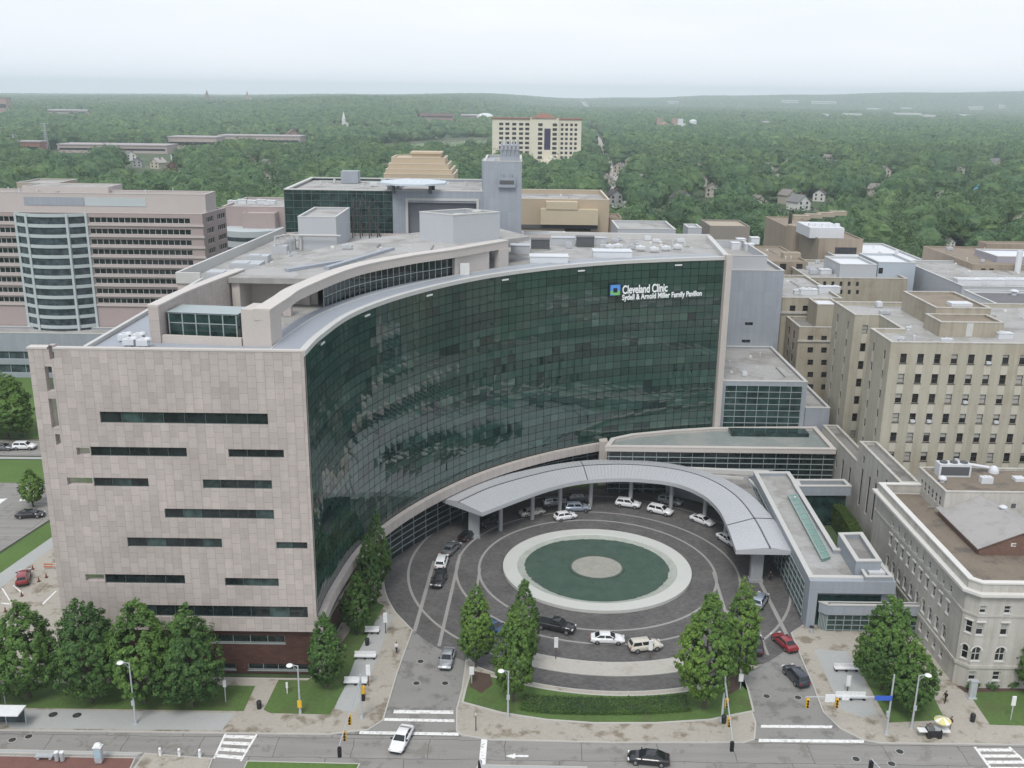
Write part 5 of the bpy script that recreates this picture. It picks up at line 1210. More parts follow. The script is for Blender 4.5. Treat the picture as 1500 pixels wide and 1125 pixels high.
mb = MB(); mb.strip(bay, bay, 8, zs[0] + 1.6); mb.cap([tuple(p) for p in bay], zs[0] + 1.6); bo_ = mb.build('glass_bay', m_bglass, po)
pitch = (zs[0] - zs[-1]) / 8
for k in range(12):
    z = zs[0] - k * pitch; ob, ib_ = arc(bc, rb + .25, 180 + a0, 360 - a0, 31), arc(bc, rb + .01, 180 + a0, 360 - a0, 31); mb = MB(); mb.sweep(ob, ib_, z - 1.7, z - .85); mb.build('bay_spandrel', m_pale, bo_)
ob = arc(bc, rb + .25, 180 + a0, 360 - a0, 31)
mb = MB(); mb.sweep(ob, arc(bc, rb + .01, 180 + a0, 360 - a0, 31), zs[0] + 1.0, zs[0] + 1.8); mb.build('bay_spandrel', m_pale, bo_)
for k in (0, 7, 23, 30): mb = MB(); p = arc(bc, rb + .3, 180 + a0, 360 - a0, 31)[k]; mb.box(p.x - .3, p.y - .25, 8, p.x + .3, p.y + .5, zs[0] + 1.7); mb.build('bay_pier', m_pale, bo_)
# penthouse tiers
pz = D(200, 284, YP + 4).z; px1 = D(309, 290, YP + 8).x
flat_block(po, rect(xl, YP + 3, px1, bk.y - 3), zp - .69, pz, m_pinkl, m_roofgrey, m_pinkl, .5, .5, names=('penthouse', 'penthouse_roof', 'penthouse_coping'))
for a, b in ((-60, -5), (36, 124), (125, 214)): mb = MB(); p, q = D(a, 300, YP + 3), D(b, 300, YP + 3); mb.box(p.x, YP + 2.9, pz - 3.2, q.x, YP + 2.99, pz - 1.0); mb.build('panel_band', m_clad if a == 36 else m_pale, po)
box_on(po, 32, 158, 273, YP + 10, 10, pz - .5, m_pinkl, m_roofgrey, 'plant_room', None)
# base with long glazed bands
flat_block(po, [(xl, YP - 8), (D(206, 500, YP - 8).x + 24, YP - 8), (xr - .2, YP - .5), (xl, YP - .5)], 0, D(100, 489, YP - 8).z, m_clad, m_roofgrey, m_coping, .4, .5, {0: [(2, 1.2, 62, 3.6), (2, 5.0, 62, 7.2)]}, .5, names=('base', 'base_roof', 'base_coping'))
for h in ((2, 1.2, 62, 3.6), (2, 5.0, 62, 7.2)): window(po, (xl, YP - 8), (xl + 90, YP - 8), 0, h, .4, .15, m_mull_l, m_bglass, bars=14, rails=0)
# round pale blue clinic behind it
rc = thing('round_building', 'round pale blue banded building with pink blocks above, right of the pink office', 'building', (-88, 310, 0))
c = D(375, 340, 312); zt = D(375, 334, 312).z
mb = MB(); mb.tube((c.x - 1, 312, 0), (c.x - 1, 312, zt), 9.5, 9.5, 40); mb.build('drum', m_pale, rc)
for k in range(6): mb = MB(); z = zt - 3 - k * 3.2; mb.tube((c.x - 1, 312, z), (c.x - 1, 312, z + 1.2), 9.56, 9.56, 40); mb.build('ribbon_window', m_bglass, rc)
a = D(331, 306, 320); flat_block(rc, rect(a.x, 316, a.x + 42, 345), 0, D(360, 303, 316).z, m_pink, m_roofgrey, m_pinkl, .5, .5)
a = D(354, 310, 311); b = D(402, 310, 311); flat_block(rc, rect(a.x, 311, b.x, 330), zt + .01, D(375, 312, 311).z, m_pink, m_pinkl, None, .3, .5, names=('upper_block', 'upper_roof', 'coping'))
for k in range(5): unit(rc, 340 + 14 * k, 299, D(360, 303, 316).z - .5, 3, 2, 1.0 + .3 * (k % 2))
# stepped tan tower
zg = thing('stepped_building', 'tan stepped building of stacked terraces rising behind the helipad', 'building', (-32, 345, 0))
m_tan = M('tan_terrace', (.47, .39, .28), .85, .07, .3, 3); m_tanroof = M('tan_roof', (.56, .50, .41), .9, .1, .3, 3)
for k, (a, b, yt) in enumerate(((562, 665, 255), (565, 662, 248), (569, 657, 240), (573, 652, 231))):
    Yk = 338 + 2.0 * k; p, q = D(a, yt, Yk), D(b, yt, Yk)
    flat_block(zg, rect(p.x, Yk, q.x, Yk + 24 - 3 * k), 0 if k == 0 else zprev - .4, p.z, m_tan, m_tanroof, m_tanroof, .35, .4, names=('terrace_wall', 'terrace_roof', 'terrace_coping')); zprev = p.z
p, q = D(604, 222, 352), D(646, 222, 352); mb = MB(); mb.box(p.x, 350, zprev - .34, q.x, 358, p.z - .6); mb.box(p.x - .5, 349.4, p.z - .59, q.x + .5, 358.6, p.z); mb.build('lantern', m_tan, zg)
# tan block right of the tower
m_tan2 = M('yellow_tan_wall', (.41, .34, .25), .85, .06, .3, 3)
r1, a, b, z = pxbox('tan_building', 'tan block with cream roof boxes behind the grey clinic tower', 740, 893, 292, 290, 30, m_tan2, m_roofgrey, m_tanroof, (335,), (846,), 38, 6, para=1.2)
m_crm = M('cream_box', (.50, .43, .31), .8, .05, .3, 3)
p, q = D(792, 304, 288.6), D(876, 304, 288.6); mb = MB(); mb.box(p.x, 287, z - 7.0, q.x, 289.96, z - 2.6); mb.build('cream_box', m_crm, r1)
p, q = D(800, 292, 288.6), D(846, 292, 288.6); mb = MB(); mb.box(p.x, 286.8, z - 2.59, q.x, 289.9, z - .4); mb.build('cream_box', m_crm, r1)
p, q = D(764, 322, 288.6), D(876, 322, 288.6); mb = MB(); mb.box(p.x, 289.5, z - 8.4, q.x, 289.95, z - 7.4); mb.build('dark_ribbon', m_louv, r1)
pxbox('tan_building', 'small brown block with a dark opening at the right foot of the tan block', 893, 911, 319, 292, 12, m_brown, m_brownroof, None, (334,), (899,), 4, 5)
pxbox('grey_building', 'low pale grey rooftop building with a parapet behind the pavilion right roof', 905, 990, 336, 262, 18, m_mech, m_roofgrey, m_coping)
r1, a, b, z = pxbox('plant_building', 'white-clad rooftop plant building below the tan block', 765, 832, 352, 240, 16, m_white, m_roofgrey, m_coping)
mb = MB(); p = D(772, 345, 238.5); mb.box(a.x - .5, 237.5, z - 5, a.x + 4, 239.9, z + 1.2); mb.build('louvre_box', m_louv, r1)
pxbox('grey_building', 'white cylinder-topped box between the pavilion roof and the brown box', 1008, 1028, 334, 270, 8, m_mech, m_white, m_coping)
pxbox('low_building', 'small tan block far left peeping over the pink office roof', 24, 84, 268, 420, 20, m_brown2, m_roofgrey, m_coping)

# ================================================================ the hotel
ht = thing('hotel', 'tall cream hotel with rows of dark windows and a purple glass strip', 'building', (25, 1060, 0))
YT = 1040
def hx(px): return D(px, 210, YT).x
def hzz(py): return D(790, py, YT).z
m_hot = M('cream_stucco', (.64, .60, .49), .8, .04, .02, .2)
m_tile = M('terracotta_tiles', (.23, .12, .085), .8, .12, .1, 1)
x0, x1 = hx(721), hx(851); base = 0
Hh = []
rows_h = [182.5 + 6.85 * k for k in range(9)]
for y in rows_h:
    for c in (734, 743, 753, 763, 772, 791, 812, 823, 829.5, 836.5, 843): u = hx(c) - x0; z = hzz(y + (0)); Hh.append((u - (2.2 if c < 815 else 1.5), z - 1.45, u + (2.2 if c < 815 else 1.5), z + 1.45))
Hh = [h for h in Hh if h[1] > 2]
poly = rect(x0, YT, x1, YT + 22)
flat_block(ht, poly, 0, hzz(175), m_hot, m_roofgrey, None, 1, 1, {0: Hh}, .6)
for h in Hh[:98]: window(ht, poly[0], poly[1], 0, h, .5, .2, m_frame_w, m_wglass, rails=0)
mb = MB(); mb.box(hx(776), YT - 3, 0, hx(818), YT - .01, hzz(173)); mb.build('centre_bay', m_hot, ht)
mb = MB(); mb.box(hx(797), YT - 3.2, hzz(219), hx(806), YT - 3.01, hzz(188)); mb.build('glass_strip', glass('purple_glass', (.035, .025, .075), .1, 1.5), ht)
for y in rows_h[:8]:
    for c in (791, 812):
        mb = MB(); x = hx(c); z = hzz(y); mb.box(x - 2.2, YT - 3.15, z - 1.4, x + 2.2, YT - 3.01, z + 1.4); 
        if y == rows_h[0]: mb.build('centre_window', m_wglass, ht)
        else: mb.build('centre_window', m_wglass, ht)
mb = MB(); mb.box(x0 - .8, YT - .8, hzz(175) + .01, x1 + .8, YT + 23, hzz(173)); mb.build('tile_roof', m_tile, ht)
mb = MB(); xa_, xc_ = hx(778), hx(814); mb.add([(xa_, YT - 4, hzz(173) + .02), (xc_, YT - 4, hzz(173) + .02), (xc_, YT + 12, hzz(173) + .02), (xa_, YT + 12, hzz(173) + .02), (hx(790), YT + 3, hzz(166)), (hx(802), YT + 3, hzz(166))], [(0, 1, 5, 4), (1, 2, 5), (2, 3, 4, 5), (3, 0, 4)]); mb.build('tile_roof', m_tile, ht)
mb = MB(); mb.box(hx(800) - 9, YT - 22, 0, hx(800) + 22, YT - 3.3, 9); mb.dome((hx(807), YT - 14, 9.01), 6.5, 6, 20, 5); mb.build('domed_lobby', M('cream_lobby', (.60, .56, .46), .8, .05, .05, .5), ht)
mb = MB(); mb.box(hx(848), YT - 16, 0, hx(872), YT - 2, 9.5); mb.build('low_wing', m_hot, ht)
mb = MB(); mb.box(hx(690), YT - 14, 0, hx(730), YT - 2, 8.5); mb.build('low_wing', m_hot, ht)

# ================================================================ houses, halls and churches among the trees
HALLS = []; CLEAR = []     # (x, y, radius) kept free of tall trees in front
def gz_(x, y): return height(x, y)
def on_ground(px, py):
    r = ray(px, py); y = 250.0
    while y < 11500:
        t = y / r.y; z = CAMZ + r.z * t
        if z <= height(r.x * t, y): break
        y += 10 + y * .004
    t = y / r.y; return Vector((r.x * t, y, height(r.x * t, y)))
m_walls = {'white': M('white_siding', (.60, .60, .57), .8, .04, .2, 2), 'cream': M('cream_siding', (.52, .48, .38), .8, .04, .2, 2), 'brick': M('brick_house_wall', (.17, .095, .075), .85, .15, .3, 3), 'pink': M('pink_brick_wall', (.34, .23, .19), .85, .1, .3, 3), 'blue': M('pale_blue_siding', (.36, .44, .50), .8, .05, .2, 2), 'grey': M('grey_siding', (.34, .35, .35), .8, .05, .2, 2)}
m_walls['tan'] = M('tan_siding', (.46, .42, .36), .8, .08, .2, 2)
m_roofs = {'weathered': M('weathered_shingles', (.21, .19, .18), .9, .15, .3, 3), 'grey': M('grey_shingles', (.165, .165, .165), .9, .12, .3, 3), 'dark': M('dark_shingles', (.075, .072, .075), .9, .15, .3, 3), 'brown': M('brown_shingles', (.15, .105, .085), .9, .15, .3, 3), 'pale': M('pale_shingles', (.36, .34, .32), .9, .1, .3, 3), 'white': m_white, 'blue': M('blue_tarpaulin', (.06, .25, .36), .7, .1, .3, 3)}
def house(px, py, wpx, wall, roof, label, turn=0.0, storeys=2):
    p = on_ground(px, py); s_ = (p - Vector((0, 0, CAMZ))).length / F; w = wpx * s_; d_ = w * .9; hh = min(3.0 * storeys, w * .65)
    t = thing('house', label, 'house', (p.x, p.y + d_ / 2, p.z), turn); CLEAR.append((p.x, p.y, w))
    mb = MB(); mb.box(-w / 2, -d_ / 2, -.5, w / 2, d_ / 2, hh); rh = w * .36
    mb.add([(-w / 2, -d_ / 2, hh), (w / 2, -d_ / 2, hh), (0, -d_ / 2, hh + rh), (-w / 2, d_ / 2, hh), (w / 2, d_ / 2, hh), (0, d_ / 2, hh + rh)], [(0, 1, 2), (4, 3, 5)]); mb.build('wall', m_walls[wall], t, local=True)
    mb = MB(); e = .06 * w
    for sg_ in (-1, 1):
        a_ = [(sg_ * (w / 2 + e), -d_ / 2 - e, hh - rh * .12), (0, -d_ / 2 - e, hh + rh), (0, d_ / 2 + e, hh + rh), (sg_ * (w / 2 + e), d_ / 2 + e, hh - rh * .12)]
        b_ = [(x, y, z + .25) for x, y, z in a_]; mb.quad(*b_); mb.quad(*a_); mb.quad(a_[0], a_[1], b_[1], b_[0]); mb.quad(a_[0], b_[0], b_[3], a_[3])
    r_ = mb.build('roof', m_roofs[roof], t, local=True)
    mb = MB(); mb.box(w * .15, 0, hh + .3 * rh, w * .15 + .08 * w, .08 * w, hh + rh * 1.25); mb.build('chimney', m_walls['brick'], r_, local=True)
    for k in range(storeys):
        for u in (-.25, .22):
            mb = MB(); z = hh * (k + .35) / storeys; mb.box(u * w - .07 * w, -d_ / 2 - .06, z, u * w + .07 * w, -d_ / 2 - .005, z + hh * .3); mb.build('window', m_wglass, t, local=True)
    return t
HOUSES = [(1172, 309, 24, 'white', 'grey', 'white house with a wide grey roof left of the brown windowless block', .5), (1202, 296, 16, 'white', 'dark', 'white house with a dark roof above the wide grey-roofed one', -.4),
 (1233, 312, 16, 'blue', 'grey', 'pale blue house beside the brown-roofed white house', .2), (1252, 314, 20, 'white', 'brown', 'white house with a brown roof right of the pale blue house', -.3),
 (1132, 345, 24, 'brick', 'brown', 'dark brick gabled house left of the brown windowless block', .15), (1397, 277, 26, 'white', 'grey', 'wide white house with a grey roof deep in the right-hand trees', .9),
 (1421, 312, 13, 'white', 'brown', 'narrow white house with a brown roof half hidden by right-hand trees', .1), (1443, 292, 18, 'blue', 'blue', 'house under a bright blue roof cover among the right-hand trees', .6),
 (1344, 240, 14, 'cream', 'pale', 'small cream house far off in the middle of the right-hand wood', .7), (1207, 222, 14, 'white', 'white', 'bright white roofed house far off in the right-hand wood', -.5),
 (1183, 222, 16, 'cream', 'pale', 'cream house just left of the bright white roofed house', .4), (1122, 255, 17, 'white', 'grey', 'white house with a grey roof left of the wood centre', .6), (1140, 267, 11, 'white', 'pale', 'small white house below the grey-roofed white house', -.2),
 (1386, 392, 24, 'cream', 'dark', 'cream house with a dark roof beyond the bright white flat roof', .8), (1391, 368, 12, 'white', 'grey', 'small white house just behind the cream house with a dark roof', .1),
 (1000, 304, 26, 'grey', 'dark', 'house with a big dark roof beyond the pavilion right roof', .5), (1017, 322, 20, 'white', 'dark', 'white gabled house with a steep dark roof beyond the pavilion roof', -.35),
 (811, 256, 16, 'cream', 'pale', 'pale-roofed house in the trees below the hotel dome', .6), (900, 300, 22, 'grey', 'dark', 'dark-roofed grey house beside the avenue', .3), (955, 326, 13, 'white', 'grey', 'small white house half buried in trees by the avenue', .5),
 (190, 236, 13, 'white', 'grey', 'white house in the left-hand wood below the long pink hall', .4), (257, 236, 11, 'white', 'white', 'small bright white house below the right end of the long pink hall', -.3), (363, 243, 16, 'pink', 'pale', 'pinkish house in the trees left of the stepped tan building', .5),
 (230, 248, 16, 'cream', 'pale', 'cream house low in the left-hand wood', -.5), (250, 253, 14, 'brick', 'brown', 'brown brick house low in the left-hand wood', .3), (200, 246, 12, 'grey', 'dark', 'dark-roofed grey house low in the left-hand wood', .2),
 (427, 203, 20, 'pink', 'brown', 'red-roofed house by the right end of the long halls', .4), (531, 194, 12, 'white', 'grey', 'small white house right of the white steeple', .3), (640, 196, 12, 'white', 'pale', 'white house at the near edge of the far wood above the field', -.4), (575, 192, 11, 'cream', 'grey', 'small cream house above the pale green field', .3),
 (1121, 200, 14, 'white', 'pale', 'white house beside the far highway bridge', .3), (1365, 215, 12, 'grey', 'pale', 'small grey house far off in the right-hand wood', .2), (1460, 247, 14, 'cream', 'grey', 'cream house far off near the right frame edge', .5), (1485, 250, 13, 'white', 'pale', 'white house far off touching the right frame edge', -.4), (776, 330, 18, 'pink', 'brown', 'brown-roofed house just beyond the tan block', .2)]
for h in HOUSES: house(h[0], h[1], h[2], h[3], h[4], h[5], h[6])
rh = random.Random(12); src = None
for k in range(84):
    y = rh.uniform(470, 1250); x = rh.uniform(.08, .56) * y if k % 4 else rh.uniform(-.5, -.12) * y
    if any(abs(x - c[0]) < 28 and abs(y - c[1]) < 40 for c in CLEAR): continue
    if src is None:
        src = house(1300, 260, 12, 'tan', 'weathered', 'small tan house with a weathered grey-brown roof among the trees of the wood', 0); t = src; CLEAR.pop()
    else: t = copy_tree(src)
    t.location = (x, y, 0); t.rotation_euler = (0, 0, rh.uniform(-.9, .9)); s_ = 10.0 / (12 * (G(1300, 260) - Vector((0, 0, CAMZ))).length / F); t.scale = (s_, s_, s_); t['group'] = 'small houses scattered in the wood'; CLEAR.append((x, y, 9))
def hall(name, label, x0, x1, yb, hm, wall, roof, dep=40, cat='building'):
    p, q = on_ground(x0, yb), on_ground(x1, yb); Y = (p.y + q.y) / 2; Y = min(p.y, q.y); z = min(p.z, q.z); p = Vector((ray(x0, yb).x / ray(x0, yb).y * Y, Y, z)); q = Vector((ray(x1, yb).x / ray(x1, yb).y * Y, Y, z))
    t = thing(name, label, cat, ((p.x + q.x) / 2, Y, z)); CLEAR.append(((p.x + q.x) / 2, Y, (q.x - p.x) * .5)); 
    CLEAR.pop()
    for k in range(10): HALLS.append((p.x + (q.x - p.x) * k / 9, Y, max(4, (q.x - p.x) / 12)))
    mb = MB(); mb.box(p.x, Y, z - 2, q.x, Y + dep, z + hm); mb.build('wall', wall, t)
    mb = MB(); mb.box(p.x - .8, Y - .8, z + hm + .01, q.x + .8, Y + dep + .8, z + hm + 1.2); mb.build('roof', roof, t)
    n_ = max(3, int((x1 - x0) / 12)); mb = MB()
    mb.box(p.x + 2, Y - .15, z + hm * .35, q.x - 2, Y - .01, z + hm * .62); mb.build('window_band', m_dglass, t)
    return t
m_pk = M('pinkish_hall_wall', (.40, .34, .315), .85, .06, .05, 1); m_pkr = M('pinkish_hall_roof', (.36, .33, .33), .9, .06, .05, 1)
hall('long_hall', 'long low pinkish hall stretching through the left-hand wood', 85, 245, 224, 9, m_pk, m_pkr)
hall('long_hall', 'taller pinkish hall continuing right from the long low hall', 247, 318, 219, 15, m_pk, m_pkr)
hall('long_hall', 'pale hall with a cream end at the right of the long halls', 320, 440, 213, 13, m_pk, m_pkr)
hall('brick_hall', 'red brick building far left in front of the long hall', 26, 60, 226, 14, M('red_hall', (.27, .135, .11), .85, .1, .1, 1), m_pkr, 20)
hall('brick_hall', 'wide red brick building on the far wooded slope left of the hotel', 615, 664, 173, 14, M('red_hall2', (.26, .15, .135), .85, .1, .1, 1), m_roofs['brown'])
hall('warehouse', 'pale building between the red brick building and the white tank', 675, 699, 172, 10, m_pk, m_white)
hall('warehouse', 'white shed at the far left end of the wooded slope', 70, 130, 166, 9, m_pk, m_white); hall('brick_hall', 'brown tower block at the far left frame edge below the skyline', -12, 11, 166, 40, m_walls['pink'], m_roofs['brown'], 30)
for i, (x0, x1, y) in enumerate(((978, 994, 152), (1235, 1262, 173), (1310, 1350, 171), (1355, 1370, 175), (1405, 1420, 173), (1146, 1170, 150), (1190, 1225, 152), (1205, 1215, 174), (1420, 1440, 160), (1462, 1472, 158), (1320, 1335, 162), (876, 892, 163), (1100, 1120, 163), (1270, 1290, 163))):
    hall('warehouse', 'white flat roof far off in the haze, ' + ['above the twin-towered church', 'right of the highway bridge', 'the widest on the right', 'small one right of the widest', 'short one near the right edge', 'below the hills', 'long one below the hills', 'tiny one left of the pair', 'thin one far right', 'small dot far right', 'small one above the widest', 'beside the far avenue', 'beside the highway bridge', 'between bridge and widest'][i], x0, x1, y, 17, m_walls['white'], m_white, 60)
tk = on_ground(711, 176); t = thing('storage_dome', 'white dome roof on the wooded slope beside the hotel', 'dome', tuple(tk)); mb = MB(); mb.tube((0, 0, -1), (0, 0, 8), 24, 24, 24); mb.dome((0, 0, 8.01), 25, 12, 24, 6); mb.build('dome', m_white, t, local=True); CLEAR.append((tk.x, tk.y, 30))
def church(px, py, h, label, wall, twin=False, spire=True, w=9):
    p = on_ground(px, py); t = thing('church', label, 'church', tuple(p)); CLEAR.append((p.x, p.y, 2 * w))
    for k in ((-1, 1) if twin else (0,)):
        mb = MB(); x = k * w * 1.1; mb.box(x - w / 3, -w / 3, 0, x + w / 3, w / 3, h * .62)
        if spire: mb.add([(x - w / 3, -w / 3, h * .62), (x + w / 3, -w / 3, h * .62), (x + w / 3, w / 3, h * .62), (x - w / 3, w / 3, h * .62), (x, 0, h)], [(0, 1, 4), (1, 2, 4), (2, 3, 4), (3, 0, 4)])
        else: mb.box(x - w / 3 - .3, -w / 3 - .3, h * .62, x + w / 3 + .3, w / 3 + .3, h * .68)
        mb.build('tower', wall, t, local=True)
    mb = MB(); mb.box(-w * .8, w / 3 + .1, -1, w * .8, w * 4, h * .28); mb.add([(-w * .85, w / 3 + .1, h * .28), (w * .85, w / 3 + .1, h * .28), (0, w / 3 + .1, h * .46), (-w * .85, w * 4, h * .28), (w * .85, w * 4, h * .28), (0, w * 4, h * .46)], [(0, 1, 2), (0, 2, 5, 3), (1, 4, 5, 2), (3, 5, 4)]); mb.build('nave', wall, t, local=True)
church(976, 192, 42, 'pinkish brick church with two square towers beyond the wood', M('church_brick', (.36, .25, .21), .85, .08, .1, 1), True, False, 16)
church(504, 190, 34, 'small church with a slim white steeple left of the far field', m_walls['white'], False, True, 9)
church(304, 151, 60, 'dark pointed church spire on the left skyline', m_walls['brick'], False, True, 18)
church(363, 153, 58, 'paler thin church spire on the left skyline right of the dark spire', m_walls['pink'], False, True, 14)
r_ = on_ground(1005, 189); t = thing('white_hall', 'bright white stepped building right of the twin-towered church', 'building', tuple(r_)); mb = MB(); mb.box(-22, 0, -1, 8, 30, 12); mb.box(-20, 2, 12.01, -8, 14, 24); mb.tube((18, 10, -1), (18, 10, 18), 9, 9, 20); mb.dome((18, 10, 18.01), 9, 5, 20, 4); mb.build('wall', m_white, t, local=True); CLEAR.append((r_.x, r_.y, 30))
# highway bridge in the distance and pylons at the left
p, q = on_ground(1066, 160), on_ground(1122, 186); t = thing('highway_bridge', 'pale elevated highway ramp far off beyond the right-hand wood', 'bridge', tuple(p))
mb = MB(); mb.obox((p.x, p.y), (q.x, q.y), 16, 9, 12)
for k in range(8): m_ = p.lerp(q, k / 7); mb.box(m_.x - 1.5, m_.y - 1.5, -2, m_.x + 1.5, m_.y + 1.5, 9)
mb.build('deck', m_conc2, t); CLEAR.append((p.x, p.y, 60)); CLEAR.append((q.x, q.y, 80)); CLEAR.append(((p.x + q.x) / 2, (p.y + q.y) / 2, 80))
for i, (x, y, h, lb_) in enumerate(((2, 224, 34, 'tall grey lattice pylon at the left frame edge'), (70, 226, 36, 'tall grey lattice pylon right of the red brick building'), (23, 229, 24, 'shorter grey lattice pylon beside the red brick building'))):
    p = on_ground(x, y); t = thing('power_pylon', lb_, 'pylon', tuple(p)); mb = MB()
    for a, b in ((-1, -1), (1, -1), (1, 1), (-1, 1)): mb.tube((a * 2.2, b * 2.2, 0), (a * .4, b * .4, h), .28, .2, 5)
    for k in range(6):
        z = h * k / 6; w_ = 2.2 - 1.8 * k / 6; w2 = 2.2 - 1.8 * (k + 1) / 6; mb.tube((-w_, -w_, z), (w2, -w2, z + h / 6), .14, .14, 4); mb.tube((w_, -w_, z), (-w2, -w2, z + h / 6), .14, .14, 4)
    mb.build('mast', m_mast, t, local=True); mb = MB()
    for k in (.75, .87, .97): mb.tube((-5, 0, h * k), (5, 0, h * k), .18, .18, 5)
    mb.build('crossarm', m_mast, t, local=True)
# avenue and field
def strip_ground(name, pts, w, mat, dz=.15):
    P_ = [on_ground(*p) for p in pts]; mb = MB(); pth = [Vector((p.x, p.y)) for p in P_]; pth = resample(pth, 60); A_, B_ = offset(pth, w / 2), offset(pth, -w / 2)
    mb.strip(A_, B_, [height(p.x, p.y) + dz for p in A_], [height(p.x, p.y) + dz for p in B_]); o = structure(mb, name, mat)
    for p in pth[::3]: CLEAR.append((p.x, p.y, w * .15))
strip_ground('avenue', [(910, 312), (903, 285), (897, 262), (889, 235), (878, 208), (868, 190)], 11, M('pale_avenue', (.36, .34, .31), .9, .08, .05, 1))
strip_ground('avenue', [(862, 163), (858, 156), (853, 148)], 40, M('pale_avenue', (.3, .3, .3)))
fld = [on_ground(*p) for p in ((508, 221), (600, 212), (690, 205), (722, 207), (722, 222), (640, 221), (560, 223))]
mb = MB(); mb.cap([(p.x, p.y) for p in fld], lambda x, y: height(x, y) + .25); structure(mb, 'meadow', M('pale_meadow', (.15, .20, .10), .95, .2, .01, .2))
FIELD = [tuple(on_ground(*p)[:2]) for p in ((508, 226), (520, 214), (600, 208), (690, 201), (722, 203), (722, 234), (640, 236), (560, 236))]
strip_ground('avenue', [(636, 219), (650, 212), (662, 207)], 8, M('sandy_track', (.34, .29, .21)), .3)

# ---------------------------------------------------------------- small plant, pipes and vents that litter the flat roofs
def clutter(root, x0, y0, x1, y1, z, n, seed):
    r = random.Random(seed)
    for k in range(n):
        x, y = r.uniform(x0, x1), r.uniform(y0, y1); t = r.random(); mb = MB()
        if t < .35: mb.tube((x, y, z), (x, y, z + .8), .12, .12, 8); mb.tube((x, y, z + .8), (x, y, z + .95), .22, .2, 8); mb.build('roof_vent', m_wunit, root)
        elif t < .6:
            w, d, h = r.uniform(.8, 2.2), r.uniform(.6, 1.6), r.uniform(.5, 1.2); mb.box(x, y, z + .15, x + w, y + d, z + .15 + h); mb.box(x + .1, y + .1, z, x + w - .1, y + d - .1, z + .149); mb.tube((x + w / 2, y + d / 2, z + .15 + h), (x + w / 2, y + d / 2, z + .28 + h), d * .35, d * .35, 12); mb.build('rooftop_unit', m_mech if r.random() < .6 else m_wunit, root)
        elif t < .85:
            l = r.uniform(3, 9); ax = r.random() < .5; q = (x + l, y, z + .25) if ax else (x, y + l, z + .25)
            if q[0] > x1 + 1 or q[1] > y1 + 1: continue
            mb.tube((x, y, z + .25), q, .09, .09, 6)
            for f in (0, .5, 1): a = (x + (q[0] - x) * f, y + (q[1] - y) * f); mb.box(a[0] - .1, a[1] - .1, z, a[0] + .1, a[1] + .1, z + .2)
            mb.build('roof_pipe', m_pipe, root)
        else: mb.dome((x, y, z), .45, .5, 12, 4); mb.build('roof_vent', m_coping, root)
m_pipe = plain('roof_pipe_grey', (.30, .29, .27), .6, .2)
PV = bpy.data.objects['glass_pavilion']
clutter(PV, 2, 199, 40, 216, 43.76, 34, 1); clutter(PV, -50, 150, -43, 190, 43.76, 8, 2); clutter(PV, -34, 160, -14, 172, 48.51, 7, 3); clutter(PV, 44.5, 193, 58, 218, 18.76, 8, 4)
clutter(PV, -34, 192, -4, 216, 43.76, 16, 5)
clutter(bpy.data.objects['clinic_annex'], -52, 238, -30, 262, za - .49, 14, 6); clutter(bpy.data.objects['clinic_annex'], -27, 255, -10, 263, za - .39, 6, 7)
clutter(hp, 72, 188, 112, 198, zt_h - .59, 10, 8); clutter(hp, 67, 166.5, 76, 174, zt_h - .59, 4, 9)
clutter(lb, 64, 116, 72, 144, ZR + .01, 7, 10); clutter(bpy.data.objects['office_building'], -140, 266, -84, 280, pz - .49, 14, 11)
clutter(bpy.data.objects['entry_hall'], 48, 140, 50, 166, ZE - .49, 4, 12)
for nm, k in (('lab_building', 10), ('beige_building', 14), ('white_roof_building', 10), ('brown_building', 6), ('hospital_wing', 6), ('tan_building', 6), ('round_building', 5), ('brown_building.003', 8)):
    o = bpy.data.objects.get(nm)
    if o is None: continue
    rf = [c for c in o.children if c.name.startswith('roof')]
    if not rf: continue
    vs = [v.co + o.location for v in rf[0].data.vertices]; xs = [v.x for v in vs]; ys = [v.y for v in vs]
    clutter(o, min(xs) + 1, min(ys) + 1, min(max(xs), min(xs) + 50) - 2, max(ys) - 2, vs[0].z + .01, k, 20 + k)
# ================================================================ trees
def leaf_mat(name, dark, light, trans=.40):
    m = bpy.data.materials.new(name); m.use_nodes = True; nt = m.node_tree; b = nt.nodes['Principled BSDF']
    geo = N(nt, 'ShaderNodeNewGeometry'); oi = N(nt, 'ShaderNodeObjectInfo')
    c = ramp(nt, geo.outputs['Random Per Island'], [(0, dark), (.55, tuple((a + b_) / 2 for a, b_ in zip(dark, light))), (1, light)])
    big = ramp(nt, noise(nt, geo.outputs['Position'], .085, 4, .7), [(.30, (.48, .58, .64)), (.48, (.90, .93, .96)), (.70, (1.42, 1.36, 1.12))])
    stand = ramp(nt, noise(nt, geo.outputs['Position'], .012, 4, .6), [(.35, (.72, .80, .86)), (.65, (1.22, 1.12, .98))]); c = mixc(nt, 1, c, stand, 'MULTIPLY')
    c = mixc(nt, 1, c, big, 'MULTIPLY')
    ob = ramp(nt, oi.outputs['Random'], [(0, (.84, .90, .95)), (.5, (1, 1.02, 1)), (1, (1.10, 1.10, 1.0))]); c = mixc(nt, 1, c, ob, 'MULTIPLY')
    L(nt, c, b.inputs['Base Color']); b.inputs['Roughness'].default_value = .6; b.inputs['Specular IOR Level'].default_value = .25
    tr = N(nt, 'ShaderNodeBsdfTranslucent'); L(nt, c, tr.inputs['Color']); mx = N(nt, 'ShaderNodeMixShader'); mx.inputs[0].default_value = trans
    L(nt, b.outputs[0], mx.inputs[1]); L(nt, tr.outputs[0], mx.inputs[2]); L(nt, mx.outputs[0], nt.nodes['Material Output'].inputs['Surface'])
    return m
